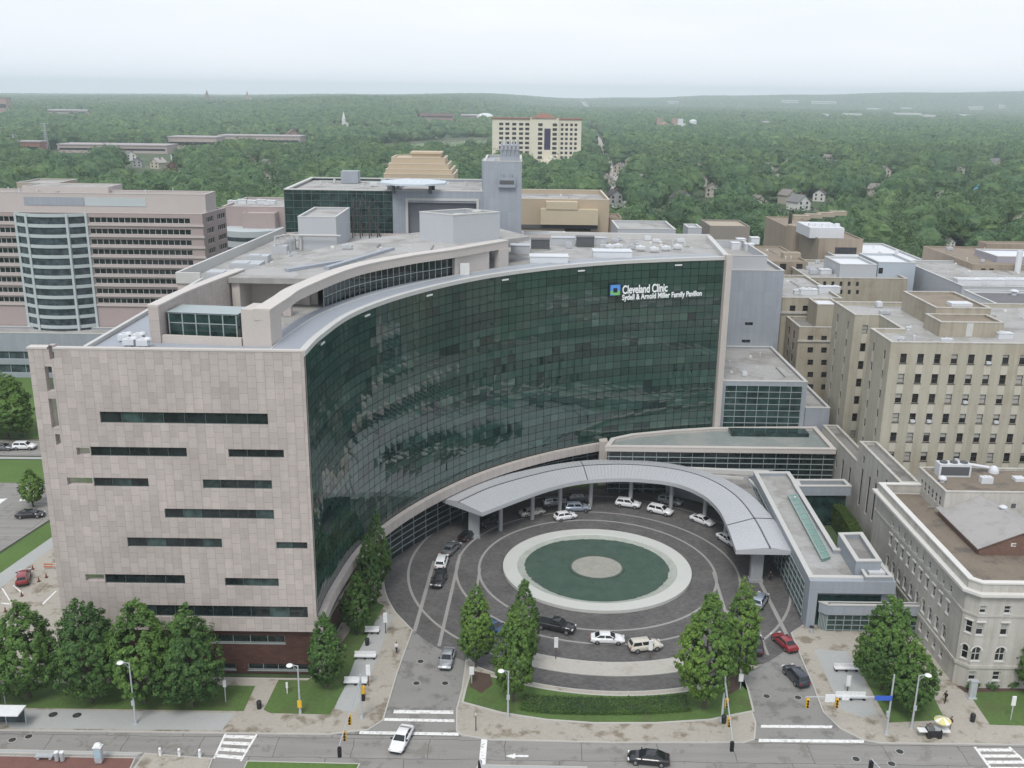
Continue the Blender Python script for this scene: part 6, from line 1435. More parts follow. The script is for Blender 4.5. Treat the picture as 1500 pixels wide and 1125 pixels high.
m_leaf_dark = leaf_mat('linden_leaves', (.070, .148, .042), (.155, .268, .078))
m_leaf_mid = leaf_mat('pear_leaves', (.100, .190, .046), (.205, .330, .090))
m_leaf_far = leaf_mat('wood_leaves', (.054, .116, .056), (.118, .192, .084), .25)  # leaf green shifted to blue, distance haze partly painted into the colour
m_bark = plain('tree_bark', (.085, .07, .055), .95)
rng = np.random.default_rng(11)
def quads(c, nrm_, size, rg):
    """leaf quads: centres c, facing nrm_, edge length size"""
    n = len(c); nrm_ = nrm_ / np.linalg.norm(nrm_, axis=1, keepdims=True)
    a = rg.normal(size=(n, 3)); u = np.cross(nrm_, a); u /= np.linalg.norm(u, axis=1, keepdims=True) + 1e-9; w = np.cross(nrm_, u)
    s = (size * rg.uniform(.65, 1.3, (n, 1))) / 2; k = rg.uniform(.6, 1.0, (n, 1))
    v = np.stack([c - u * s - w * s * k * .5, c + u * s * .3 - w * s * k, c + u * s + w * s * k * .5, c - u * s * .3 + w * s * k], 1)
    return v.reshape(-1, 3)
def quad_mesh(name, v, mat):
    n = len(v) // 4; me = bpy.data.meshes.new(name)
    me.vertices.add(len(v)); me.vertices.foreach_set('co', v.astype(np.float32).ravel())
    me.loops.add(len(v)); me.loops.foreach_set('vertex_index', np.arange(len(v), dtype=np.int32))
    me.polygons.add(n); me.polygons.foreach_set('loop_start', np.arange(0, 4 * n, 4, dtype=np.int32))
    me.update(calc_edges=True); me.materials.append(mat); return me
def crown_pts(h, w, z0, nc, per, rg, style='oval', cl=.13, fill=.5):
    """clumps through a lobed volume; returns leaf centres and outward normals"""
    t = rg.beta(1.5, 1.9, nc) if style == 'oval' else rg.beta(1.7, 1.5, nc)
    if style == 'oval': r = np.sin(np.pi * np.clip(t, .02, .98) ** .60) ** .74
    else: r = np.sqrt(np.clip(1 - (2 * t - .86) ** 2 / 1.35, .03, 1))
    ang = rg.uniform(0, 2 * np.pi, nc); rad = rg.uniform(fill, 1, nc) ** .6
    lob = 1 + .25 * np.sin(3 * ang + rg.uniform(0, 6)) * np.sin(5 * t + rg.uniform(0, 6)) + rg.normal(0, .075, nc)
    R = w / 2 * r * rad * lob
    cc = np.stack([R * np.cos(ang), R * np.sin(ang), z0 + t * h * (1 + rg.normal(0, .02, nc))], 1)
    ctr = np.array([0, 0, z0 + h * .42]); out = cc - ctr; out /= np.linalg.norm(out, axis=1, keepdims=True) + 1e-9
    d = rg.normal(size=(nc, per, 3)); d /= np.linalg.norm(d, axis=2, keepdims=True); d *= (rg.uniform(.2, 1, (nc, per, 1)) ** .5) * cl * w * rg.uniform(.7, 1.35, (nc, 1, 1)); d[..., 2] *= .9
    P = cc[:, None, :] + d; Nn = out[:, None, :] * .9 + d / (cl * w) * .8 + np.array([0, 0, .4]) + rg.normal(0, .22, (nc, per, 3))
    return P.reshape(-1, 3), Nn.reshape(-1, 3)
def trunk_mesh(h, w, z0, seed, nl=7, hi=.8):
    mb = MB(); r = random.Random(seed); r0 = max(.12, h * .017)
    p = Vector((0, 0, -.3)); top = z0 + (h) * hi
    pts = [Vector((r.gauss(0, .01) * h * (i > 0), r.gauss(0, .01) * h * (i > 0), -.2 + (top + .2) * i / 5)) for i in range(6)]
    for i in range(5): mb.tube(pts[i], pts[i + 1], r0 * (1.25 - .23 * i), r0 * (1.25 - .23 * (i + 1)), 7)
    for k in range(nl):
        a = 2 * pi * k / nl + r.uniform(-.4, .4); z = z0 * .9 + h * (.05 + .5 * k / nl); q = Vector((0, 0, z)); L2 = w * r.uniform(.26, .4)
        m_ = q + Vector((cos(a) * L2 * .5, sin(a) * L2 * .5, L2 * .35)); e = q + Vector((cos(a) * L2, sin(a) * L2, L2 * .95))
        mb.tube(q, m_, r0 * .5, r0 * .32, 5); mb.tube(m_, e, r0 * .32, r0 * .1, 5)
    me = bpy.data.meshes.new('trunk'); me.from_pydata(mb.v, [], mb.f); me.materials.append(m_bark); me.update(); return me
def tree_mesh(h, w, z0, nc, per, leaf, mat, seed, style='oval', cl=.13):
    rg = np.random.default_rng(seed); P, Nn = crown_pts(h - z0, w, z0, nc, per, rg, style, cl); P[:, 2] = np.maximum(P[:, 2], z0 * .55)
    return quad_mesh('crown', quads(P, Nn, leaf, rg), mat), trunk_mesh(h - z0, w, z0, seed)
def place_tree(meshes, name, label, loc, sx, sz, rz, group=None):
    t = thing(name, label, 'tree', loc, rz, group)
    for nm, me in zip(('crown', 'trunk'), meshes):
        o = bpy.data.objects.new(nm, me); COL.objects.link(o); o.parent = t
        o.scale = (sx, sx, sz)
    return t
LIND = [tree_mesh(12.0, 7.4, 1.3, 620, 30, .27, m_leaf_dark, 20 + k, 'oval', .046) for k in range(3)]
PEAR = [tree_mesh(12.0, 5.6, 1.6, 560, 28, .25, m_leaf_mid, 40 + k, 'oval', .050) for k in range(3)]
SLIM = [tree_mesh(12.0, 5.2, 1.2, 480, 28, .25, m_leaf_dark, 60 + k, 'oval', .05) for k in range(2)]
def street_tree(kind, var, base, top, wpx, name, label, rz, group=None):
    b = G(*base); h = D(top[0], top[1], b.y).z; s_ = (b - Vector((0, 0, CAMZ))).length / F
    ref = {'l': (LIND, 7.4), 'p': (PEAR, 5.6), 's': (SLIM, 5.2)}[kind]
    return place_tree(ref[0][var % len(ref[0])], name, label, (b.x, b.y, .14), wpx * s_ / ref[1] / 1.16, h / 12.0 * 1.05, rz, group)
ST = [('l', 0, (44, 1022), (44, 892), 92, 'broadleaf_tree', 'leftmost of the four dark green trees in front of the stone gable', .3), ('l', 1, (134, 1030), (122, 884), 96, 'broadleaf_tree', 'dark green tree second from the left in front of the stone gable', 1.4),
 ('l', 2, (213, 1030), (205, 886), 100, 'broadleaf_tree', 'dark green tree behind the street lamp, third from the left', 2.7), ('l', 0, (282, 1036), (282, 898), 98, 'broadleaf_tree', 'right-hand and nearest of the four dark trees by the stone gable', 4.1),
 ('l', 1, (-38, 1030), (-28, 905), 90, 'broadleaf_tree', 'dark tree cut off by the left frame edge', 5.0), ('s', 0, (478, 1010), (466, 905), 56, 'broadleaf_tree', 'single slim tree at the corner of the stone gable and granite base', .8),
 ('s', 1, (524, 930), (527, 846), 48, 'broadleaf_tree', 'nearest of the slim dark trees along the curved wall', 2.2), ('s', 0, (541, 897), (541, 790), 44, 'broadleaf_tree', 'middle one of the slim dark trees along the curved wall', 3.9), ('s', 1, (554, 865), (549, 756), 40, 'broadleaf_tree', 'farthest of the slim dark trees along the curved wall', 5.1),
 ('p', 0, (697, 978), (704, 864), 56, 'pear_tree', 'bright green tree at the left tip of the island by the drive', .4), ('p', 1, (766, 985), (764, 856), 54, 'pear_tree', 'bright green pointed tree rising behind the nearer one on the island', 1.9), ('p', 2, (752, 1030), (754, 900), 64, 'pear_tree', 'nearest bright green tree on the left half of the island, behind a lamp', 3.3),
 ('p', 1, (1030, 1040), (1026, 878), 86, 'pear_tree', 'big bright green tree on the right half of the island', 4.4), ('p', 0, (1079, 1003), (1088, 857), 62, 'pear_tree', 'taller slim bright green tree at the right tip of the island', 5.6),
 ('l', 2, (1292, 1012), (1298, 880), 84, 'broadleaf_tree', 'green tree in front of the glass porch on the right lawn', 1.1), ('l', 0, (1330, 1046), (1328, 945), 72, 'broadleaf_tree', 'lower bushy tree on the right lawn beside the old limestone building', 2.6),
 ('p', 2, (1512, 1018), (1508, 938), 50, 'pear_tree', 'tree poking in at the right frame edge by the limestone building', .5), ('l', 1, (12, 640), (14, 548), 78, 'broadleaf_tree', 'big tree on the lawn beyond the car park at the left edge', .9), ('l', 2, (-30, 636), (-28, 552), 74, 'broadleaf_tree', 'tree at the extreme left edge beyond the car park', 3.0), ('p', 1, (49, 742), (46, 690), 36, 'broadleaf_tree', 'small tree on the grass by the car park beside the stone wing wall', 2.0), ('p', 0, (34, 640), (32, 600), 34, 'broadleaf_tree', 'smaller tree right of the big lawn tree at the left edge', 2.0)]
for a in ST: street_tree(*a)
# hedges
def hedge(name, label, A_, B_, z0, z1, leaf, n, mat, cat='hedge'):
    """clipped leaf mass between two plan paths"""
    rg = np.random.default_rng(5); A2 = np.array([p[:2] for p in A_]); B2 = np.array([p[:2] for p in B_]); k = rg.uniform(0, len(A2) - 1.001, n); i = k.astype(int); f = (k - i)[:, None]
    a = A2[i] * (1 - f) + A2[i + 1] * f; b = B2[i] * (1 - f) + B2[i + 1] * f; v = rg.uniform(0, 1, (n, 1)); face = rg.integers(0, 3, n)
    v[face == 1] = rg.uniform(0, .06, ((face == 1).sum(), 1)); z = z0 + (z1 - z0) * rg.uniform(0, 1, n); z[face != 1] = z1 - rg.uniform(0, .12, (face != 1).sum())
    P = np.column_stack([a * (1 - v) + b * v, z]) + rg.normal(0, .05, (n, 3)); Nn = np.tile([0, -.25, .8], (n, 1)) + rg.normal(0, .5, (n, 3)); Nn[face == 1] += [0, -1, -.4]
    me = quad_mesh(name, quads(P, Nn, leaf, rg), mat); o = bpy.data.objects.new(name, me); COL.objects.link(o); core = MB(); n_ = len(A_)
    t = thing(name, label, cat, (float(A2[0][0]), float(A2[0][1]), z0)); o.name = 'foliage'; o.parent = t; o.location = (-float(A2[0][0]), -float(A2[0][1]), -z0)
    core.sweep([Vector(p[:2]).lerp(Vector(q[:2]), .06) for p, q in zip(A_, B_)], [Vector(p[:2]).lerp(Vector(q[:2]), .94) for p, q in zip(A_, B_)], z0, z1 - .08); core.build('hedge_fill', plain('hedge_core', (.022, .040, .016), .95), t)  # solid dark green block filling the hedge behind its leaf quads
near_e = spline([G(*p)[:2] for p in ((762, 1043), (800, 1048), (870, 1050), (950, 1049), (1012, 1045))], 40); far_e = spline([G(*p)[:2] for p in ((768, 1022), (810, 1025), (875, 1027), (945, 1026), (1004, 1022))], 40)
hedge('low_hedge', 'low clipped hedge band across the lawn of the island', near_e, far_e, .25, .70, .18, 11000, leaf_mat('hedge_leaves', (.060, .118, .030), (.115, .200, .055)))
ca = [Vector(G(1219, 736, 4.2)[:2]), Vector(G(1238, 760, 4.2)[:2]), Vector(G(1251, 786, 4.2)[:2])]; cb = [Vector(G(1233, 735, 4.2)[:2]), Vector(G(1253, 760, 4.2)[:2]), Vector(G(1268, 786, 4.2)[:2])]
hedge('tall_hedge', 'tall clipped hedge in the sunken court beside the stone wing', ca, cb, 0, 4.2, .28, 5000, leaf_mat('court_hedge_leaves', (.05, .085, .016), (.10, .145, .03)))
# ---------------------------------------------------------------- the wood beyond
TW = [(-50, -13, 333, 368), (-8, 32, 284, 328), (-165, -62, 240, 352), (-60, 12, 225, 272), (-25, 75, 1010, 1070), (-215, -95, 412, 456)]
cl_arr = np.array([(x, y, r) for x, y, r in CLEAR])
def free(x, y):
    ok = ~((y < 405) & (x > 30)) & (y > 325)
    for x0, x1, y0, y1 in TW: ok &= ~((x > x0 - 4) & (x < x1 + 4) & (y > y0 - 5) & (y < y1 + 5))
    for cx, cy, r in cl_arr:
        front = 10 + .10 * min(cy, 3500); ok &= ~((np.abs(x - cx * y / cy) < r * .8 + 5 + .003 * cy) & (y > cy - front) & (y < cy + r + 4))
    for cx, cy, r in HALLS: ok &= ~((np.abs(x - cx * y / cy) < r * .85 + 4) & (y > cy - 10 - .19 * min(cy, 3000)) & (y < cy + 60))
    inside = np.zeros(len(x), bool)
    for (xa, ya), (xb_, yb_) in zip(FIELD, FIELD[1:] + FIELD[:1]): inside ^= ((ya > y) != (yb_ > y)) & (x < (xb_ - xa) * (y - ya) / (yb_ - ya + 1e-9) + xa)
    ok &= ~inside
    gap = np.sin(x * .013 + 2) * np.sin(y * .011 + x * .004) + np.sin(x * .037 + y * .02) * .5
    return ok & (gap > -.95)
def scatter(y0, y1, sp, jit=.48, k=.60):
    ys = np.arange(y0, y1, sp * .95); X = []; Y_ = []
    for j, y in enumerate(ys):
        xs = np.arange(-k * y - 60, k * y + 60, sp) + (j % 2) * sp / 2; X.append(xs); Y_.append(np.full(len(xs), y))
    X = np.concatenate(X); Y_ = np.concatenate(Y_); X = X + rng.uniform(-jit, jit, len(X)) * sp; Y_ = Y_ + rng.uniform(-jit, jit, len(Y_)) * sp
    m = free(X, Y_); return X[m], Y_[m]
hgt_v = np.vectorize(height)
BG = [tree_mesh(13.0, 14.0, 2.0, 130, 40, .58, m_leaf_far, 80 + k, 'round', .12) for k in range(7)]
X, Y_ = scatter(328, 640, 12.0)
order = np.argsort(np.hypot(X, Y_)); near_i = order[:300]; rest = order[300:]
rt = random.Random(4)
for i in near_i:
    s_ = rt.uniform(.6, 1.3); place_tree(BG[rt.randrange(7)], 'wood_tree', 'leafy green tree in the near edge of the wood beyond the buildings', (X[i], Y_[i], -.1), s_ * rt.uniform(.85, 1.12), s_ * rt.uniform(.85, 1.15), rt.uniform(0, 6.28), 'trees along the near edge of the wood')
def mass(xs, ys, tmpl, hmul):
    out = []
    pick = rng.integers(0, len(tmpl), len(xs)); sc = rng.uniform(.45, 1.55, len(xs)) ** 1.1 * hmul; ro = rng.uniform(0, 6.28, len(xs)); zz_ = hgt_v(xs, ys) - .3
    wid = sc * rng.uniform(.85, 1.2, len(xs))
    for k in range(len(tmpl)):
        m = pick == k; T = tmpl[k]; c, s = np.cos(ro[m])[:, None], np.sin(ro[m])[:, None]
        x = (T[None, :, 0] * c - T[None, :, 1] * s) * wid[m][:, None] + xs[m][:, None]; y = (T[None, :, 0] * s + T[None, :, 1] * c) * wid[m][:, None] + ys[m][:, None]; z = T[None, :, 2] * sc[m][:, None] + zz_[m][:, None]
        out.append(np.stack([x, y, z], 2).reshape(-1, 3))
    return np.concatenate(out)
def dome_quads(rings, segs, rg, w=12.5, h=11.0, z0=1.6, amp=.17):
    """knobbly crown surface as separate facets"""
    th = np.linspace(-.55, np.pi / 2, rings + 1); ph = np.arange(segs) * 2 * np.pi / segs
    k = 1 + rg.normal(0, amp, (rings + 1, segs)); k[-1] = k[-1].mean()
    R = np.cos(th)[:, None] * k * w / 2; Zc = z0 + h * .42 + np.sin(th)[:, None] * k * h * .55
    tw = ph[None, :] + rg.normal(0, .12, (rings + 1, segs)); Pp = np.stack([R * np.cos(tw), R * np.sin(tw), Zc + 0 * R], 2)
    q = [[Pp[i, j], Pp[i, (j + 1) % segs], Pp[i + 1, (j + 1) % segs], Pp[i + 1, j]] for i in range(rings) for j in range(segs)]
    return np.array(q).reshape(-1, 3)
def tmpl(rings, segs, n, nc=0, per=0, leaf=1.0, cl=.1, amp=.17):
    o = []
    for k in range(n):
        rg = np.random.default_rng(200 + k + rings * 17); v = dome_quads(rings, segs, rg, 12.0, 10.5, amp=amp)
        if nc: P, Nn = crown_pts(11.5, 13.2, 2.0, nc, per, rg, 'round', cl, .8); v = np.concatenate([v, quads(P, Nn, leaf, rg)])
        o.append(v)
    return o
parts = [mass(X[rest], Y_[rest], tmpl(8, 15, 7, 70, 14, .62, .10, amp=.09), 1.15)]
x2, y2 = scatter(640, 1350, 12.6); parts.append(mass(x2, y2, tmpl(7, 13, 7, 34, 7, .80, .10, amp=.10), 1.2))
x3, y3 = scatter(1350, 3200, 13.5); parts.append(mass(x3, y3, tmpl(5, 9, 6, amp=.13), 1.2))
x4, y4 = scatter(3200, 9800, 21.0); parts.append(mass(x4, y4, tmpl(3, 6, 6, amp=.17), 1.4))
V_ = np.concatenate(parts)
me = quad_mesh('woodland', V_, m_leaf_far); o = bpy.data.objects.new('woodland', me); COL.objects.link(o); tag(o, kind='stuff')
# leafy verge hiding nothing: low shrubs by the limestone building
for k, (px, py, w) in enumerate(((1424, 1010, 16), (1452, 1008, 20), (1482, 1007, 18))):
    b = G(px, py); rg = np.random.default_rng(300 + k); P, Nn = crown_pts(1.0, 1.6, .05, 26, 14, rg, 'round', .16); me = quad_mesh('foliage', quads(P, Nn, .22, rg), m_leaf_dark)
    t = thing('low_shrub', ('leftmost', 'middle', 'rightmost')[k] + ' of the low shrubs at the foot of the limestone building', 'shrub', (b.x, b.y, .14)); o = bpy.data.objects.new('foliage', me); COL.objects.link(o); o.parent = t
# ================================================================ vehicles
m_tyre = plain('tyre_rubber', (.014, .014, .015), .85); m_rim = plain('alloy_rim', (.34, .35, .36), .35, .8)
m_cglass = plain('car_glass', (.012, .015, .017), .06, 0, 0, .6); m_hlamp = plain('headlamp', (.70, .72, .72), .15); m_tlamp = plain('tail_lamp', (.32, .02, .02), .25); m_trim = plain('black_trim', (.018, .018, .02), .6)
def paint_mat(name, col, metal=.0): return plain('car_paint_' + name, col, .28, metal, .7)
PAINT = {'white': paint_mat('white', (.74, .75, .75)), 'black': paint_mat('black', (.012, .012, .014)), 'silver': paint_mat('silver', (.42, .44, .46), .5), 'grey': paint_mat('grey', (.17, .18, .19), .4), 'red': paint_mat('red', (.24, .018, .022)), 'blue': paint_mat('blue', (.03, .065, .14)), 'cream': paint_mat('cream', (.56, .53, .46)), 'navy': paint_mat('navy', (.022, .028, .042)), 'bluegrey': paint_mat('bluegrey', (.33, .38, .45), .4)}
SPEC = {   # length, width, roof height, shoulder, hood, cabin base rear/front, roof rear/front
 'sedan': (4.85, 1.84, 1.45, .98, .92, -1.95, 1.15, -1.05, .30), 'suv': (4.75, 1.92, 1.72, 1.10, 1.08, -2.28, 1.15, -1.95, .42), 'hatch': (4.25, 1.78, 1.52, 1.00, .98, -1.98, 1.15, -1.45, .35), 'pickup': (5.75, 2.0, 1.90, 1.18, 1.20, -.75, 1.35, -.45, .65)}
_car = {}
def car_parts(kind):
    if kind in _car: return _car[kind]
    Ln, Wd, zr, zs, zh, c0, c3, c1, c2 = SPEC[kind]; h = Ln / 2; hw = Wd / 2; zb = .26 if kind in ('sedan', 'hatch') else .36
    st = [(-h, zs - .18, .80), (-h + .12, zs - .05, .92), (-h + .55, zs, .985), (-h * .35, zs, 1), (0, zs, 1), (c3 - .1, zs - .01, 1), (c3 + .25, zh, .985), (h - .55, zh - .06, .955), (h - .15, zh - .20, .86), (h, zh - .36, .74)]
    mb = MB(); n = 10; vs = []
    for x, z, k in st:
        w = hw * k; e = abs(x) > h - .2; b0 = zb + (.08 if e else 0)
        half = [(w - .10, b0), (w - .01, b0 + .16), (w, (b0 + z) / 2 + .05), (w - .04, z - .10), (w - .16, z)]
        vs += [(x, y, zz_) for y, zz_ in half] + [(x, -y, zz_) for y, zz_ in reversed(half)]
    mb.add(vs, [(i * n + j, i * n + (j + 1) % n, (i + 1) * n + (j + 1) % n, (i + 1) * n + j) for i in range(len(st) - 1) for j in range(n)] + [tuple(range(n - 1, -1, -1)), tuple(range((len(st) - 1) * n, len(st) * n))])
    wb = hw - .13; wr = hw - .30; wm = hw - .27
    cab = [(c0, wb, zs - .03), (c3, wb, zs - .03), (c2, wr, zr - .06), (c1, wr, zr - .06)]
    ca = [(x, y, z) for x, y, z in cab] + [(x, -y, z) for x, y, z in cab] + [(c2 - .12, wr - .14, zr), (c1 + .14, wr - .14, zr), (c2 - .12, -wr + .14, zr), (c1 + .14, -wr + .14, zr)]
    mb.add(ca, [(0, 1, 2, 3), (5, 4, 7, 6), (1, 5, 6, 2), (4, 0, 3, 7), (3, 2, 8, 9), (6, 7, 11, 10), (2, 6, 10, 8), (7, 3, 9, 11), (9, 8, 10, 11)])
    if kind == 'pickup':
        mb.box(-h + .25, -hw + .22, zs + .004, c0 - .15, -hw + .30, zs + .01)
    P_ = {'body': (mb, None, True)}
    def side(s):
        m = MB(); lerp = lambda a, b, t: tuple(a[i] + (b[i] - a[i]) * t for i in range(3))
        A_, B_, C_, D_ = [(x, s * (y + .008), z) for x, y, z in cab]
        def pt(u, v): return lerp(lerp(A_, B_, u), lerp(D_, C_, u), v)
        ends = (.06, .47, .52, .93) if kind != 'pickup' else (.08, .46, .52, .92)
        for u0, u1 in ((ends[0], ends[1]), (ends[2], ends[3])): m.quad(pt(u0, .16), pt(u1, .16), pt(u1, .90), pt(u0, .90))
        return m
    P_['side_window'] = [(side(1), m_cglass), (side(-1), m_cglass)]
    m = MB(); o = .008; f = lambda t, s, q: (c3 + (c2 - c3) * t + o, s * (wb + (wr - wb) * t) * q, zs - .03 + (zr - .03 - zs) * t + o); m.quad(f(.12, 1, .9), f(.12, -1, .9), f(.93, -1, .9), f(.93, 1, .9)); P_['windscreen'] = (m, m_cglass, False)
    m = MB(); f = lambda t, s, q: (c0 + (c1 - c0) * t - o, s * (wb + (wr - wb) * t) * q, zs - .03 + (zr - .03 - zs) * t + o); m.quad(f(.2, -1, .88), f(.2, 1, .88), f(.9, 1, .88), f(.9, -1, .88)); P_['rear_window'] = (m, m_cglass, False)
    P_['headlight'] = [(MB().box(h - .22, s * (hw * .70) - .20, zh - .36, h - .03, s * (hw * .70) + .20, zh - .20), m_hlamp) for s in (1, -1)]
    P_['tail_light'] = [(MB().box(-h - .012, s * (hw * .66) - .13, zs - .36, -h + .1, s * (hw * .66) + .13, zs - .14), m_tlamp) for s in (1, -1)]
    P_['mirror'] = [(MB().box(c3 - .42, s * (hw + .02) - .11, zs + .02, c3 - .26, s * (hw + .02) + .11, zs + .17), m_trim) for s in (1, -1)]
    P_['bumper'] = [(MB().box(x0, -hw * .72, zb + .05, x1, hw * .72, zb + .24), m_trim) for x0, x1 in ((h - .06, h + .02), (-h - .02, -h + .06))]
    _car[kind] = P_; _mesh = {}
    r = .33 if kind in ('sedan', 'hatch') else .39
    wx_ = (h - .95, -h + .95); P_['wheel'] = [(x, s * (hw - .10), r) for x in wx_ for s in (1, -1)]
    return P_
_proto = {}
def make_proto(kind, col):
    P_ = car_parts(kind); t = thing('car', 'x', 'car')
    for nm, v in P_.items():
        if nm == 'wheel':
            for x, y, r in v:
                s = 1 if y > 0 else -1; m = MB(); m.tube((x, y - .11, r), (x, y + .11, r), r, r, 18); w = m.build('wheel', m_tyre, t, local=True)
                m = MB(); m.tube((x, y + s * .105, r), (x, y + s * .122, r), r * .66, r * .6, 12); m.build('rim', m_rim, w, local=True)
        elif nm == 'body':
            o = v[0].build('body', PAINT[col], t, local=True, smooth=True); o.data.set_sharp_from_angle(angle=radians(38))
        elif isinstance(v, list):
            for mb_, mt in v: mb_.build(nm, mt, t, local=True)
        else: v[0].build(nm, v[1], t, local=True)
    return t
def car(px, py, heading, kind, col, label, z=.03, group=None, name=None):
    p = G(px, py, .6)
    if kind not in _proto: t = make_proto(kind, col); _proto[kind] = t
    else: t = copy_tree(_proto[kind])
    for ch in t.children:
        if ch.name.startswith('body'): ch.material_slots[0].link = 'OBJECT'; ch.material_slots[0].material = PAINT[col]
    t.name = name or {'sedan': 'sedan_car', 'suv': 'sport_utility_car', 'hatch': 'hatchback_car', 'pickup': 'pickup_truck'}[kind]
    t.location = (p.x, p.y, z); t.rotation_euler = (0, 0, radians(heading)); t['label'] = label; t['category'] = 'pickup truck' if kind == 'pickup' else 'car'
    t['group'] = group or 'cars on the turning circle'
    return t
def tang(px, py): p = G(px, py); return math.degrees(atan2(p.y - C0.y, p.x - C0.x)) + 90
car(647, 823, tang(647, 823) + 180, 'suv', 'white', 'white car in the left lane, queued just ahead of a black car')
car(643, 849, 260, 'suv', 'black', 'black car last in the queue of the left lane')
car(661, 803, tang(661, 803) + 175, 'sedan', 'grey', 'dark grey car just ahead of the white one in the left lane')
car(686, 783, tang(686, 783) + 180, 'sedan', 'black', 'black sedan beside the left end pier of the canopy')
car(715, 764, tang(715, 764) + 180, 'suv', 'black', 'black tall car in the shade under the left end of the canopy')
car(779, 750, tang(779, 750) + 180, 'sedan', 'cream', 'pale champagne sedan alone under the left half of the canopy')
car(813, 736, tang(813, 736) + 180, 'suv', 'silver', 'silver tall car behind the white car with the dark roof panel')
car(846, 744, tang(846, 744) + 180, 'suv', 'bluegrey', 'blue-silver tall car directly behind the small white car')
car(828, 756, tang(828, 756) + 190, 'hatch', 'white', 'small white hatchback farthest left of the white cars by the canopy')
car(849, 729, tang(849, 729) + 180, 'hatch', 'grey', 'dark grey hatchback deep in the shade of the canopy')
car(920, 738, tang(920, 738) + 180, 'suv', 'white', 'white tall car in front of the middle canopy columns')
car(967, 748, tang(967, 748) + 180, 'suv', 'white', 'white tall car between the middle one and a silver one')
car(982, 734, tang(982, 734) + 180, 'suv', 'silver', 'silver tall car close to the canopy columns, right of centre')
car(1029, 762, tang(1029, 762) + 180, 'sedan', 'white', 'white sedan alone near the right-hand bend of the canopy')
car(1066, 790, tang(1066, 790) + 180, 'sedan', 'white', 'white sedan mostly hidden under the right canopy edge')
car(1113, 880, 62, 'suv', 'bluegrey', 'pale blue-grey tall car behind the bright tree on the right')
car(1108, 944, 80, 'sedan', 'black', 'dark sedan hidden behind the right-hand island tree')
car(724, 918, 315, 'sedan', 'blue', 'blue sedan glimpsed between the left island trees')
car(814, 917, tang(814, 917) + 1, 'pickup', 'black', 'black pickup truck on the near side of the fountain')
car(890, 935, tang(890, 935) - 2, 'sedan', 'white', 'white sedan on the near side of the fountain, between black pickup and cream car')
car(945, 946, tang(945, 946) + 1, 'suv', 'cream', 'cream tall car on the near side of the fountain')
car(1149, 940, 108, 'sedan', 'red', 'dark red sedan at the mouth of the right drive', group='cars on the drives')
car(1166, 990, 104, 'suv', 'navy', 'dark navy tall car leaving by the right drive', group='cars on the drives')
car(655, 964, 265, 'sedan', 'silver', 'silver sedan coming down the left drive', group='cars on the drives')
car(588, 1082, 258, 'sedan', 'white', 'white sedan crossing the stop line onto the street', group='cars on the street')
car(950, 1110, 172, 'sedan', 'black', 'black sedan driving along the street at the bottom', group='cars on the street')
car(36, 654, 2, 'suv', 'white', 'white van-like car on the road beyond the left lawn', group='cars beyond the gable')
car(4, 655, 2, 'sedan', 'grey', 'grey car at the left edge on the road beyond the lawn', group='cars beyond the gable')
car(44, 753, 8, 'sedan', 'black', 'black sedan at the edge of the left car park', group='cars beyond the gable')
car(34, 846, 110, 'suv', 'red', 'red car parked on the pale yard left of the gable', group='cars beyond the gable')

# ================================================================ lamps, signals, signs, benches
m_pole = plain('galvanised_pole', (.50, .53, .55), .45, .3); m_lampw = plain('white_lamp_head', (.74, .76, .76), .4); m_yel = plain('signal_yellow', (.72, .42, .03), .5); m_blk = plain('signal_black', (.012, .012, .013), .6); m_signw = plain('white_sign_face', (.74, .75, .75), .5); m_signb = plain('blue_sign_face', (.04, .12, .52), .45); m_rust = plain('bronze_post', (.12, .075, .055), .6)
def lamp(base, top, label, side=-1, tagc=None):
    b = G(*base); b.z = .14; h = D(top[0], top[1], b.y).z - .14; t = thing('street_lamp', label, 'street lamp', tuple(b), 0, 'street lamps')
    mb = MB(); mb.tube((0, 0, 0), (0, 0, .5), .2, .16, 10); mb.tube((0, 0, .5), (0, 0, h - .3), .13, .08, 10); mb.build('pole', m_pole, t, local=True)
    mb = MB(); mb.tube((0, 0, h - .35), (side * .6, -.3, h), .06, .05, 8); mb.tube((0, 0, h - 1.1), (side * .5, -.2, h - .2), .03, .03, 6); mb.build('arm', m_pole, t, local=True)
    mb = MB(); c = (side * .9, -.35, h - .08); mb.dome(c, .42, .22, 14, 4); mb.dome((c[0], c[1], c[2]), .42, -.14, 14, 3); mb.build('lamp_head', m_lampw, t, local=True)
    if tagc:
        mb = MB(); mb.box(-.26, -.2, 1.0, .26, -.14, 2.0); mb.build('tag_plate', tagc, t, local=True)
    else:
        mb = MB(); mb.box(-.2, -.22, 2.6, .2, -.14, 3.3); mb.build('tag_plate', m_pole, t, local=True)
    return t
lamp((199, 1061), (190, 968), 'tall pale street lamp in front of the four dark trees', -1)
lamp((440, 1047), (434, 972), 'pale street lamp with a yellow tag on the small corner lawn', -1, m_yel)
lamp((1335, 1068), (1337, 986), 'pale street lamp on the right walk beside the signal mast', 1)
lamp((744, 1052), (743, 980), 'pale street lamp in front of the left island trees', -1)
def signal_head(t, p, face=None, back=True):
    mb = MB(); x, y, z = p; mb.box(x - .2, y - .16, z - 1.15, x + .2, y + .16, z); mb.box(x - .04, y - .04, z, x + .04, y + .04, z + .15); o = mb.build('signal_head', face or m_yel, t, local=True)
    mb = MB()
    for k in range(3): mb.tube((x, y - .165, z - .2 - k * .37), (x, y - .28, z - .2 - k * .37), .13, .13, 10)
    mb.build('visor', m_blk, o, local=True)
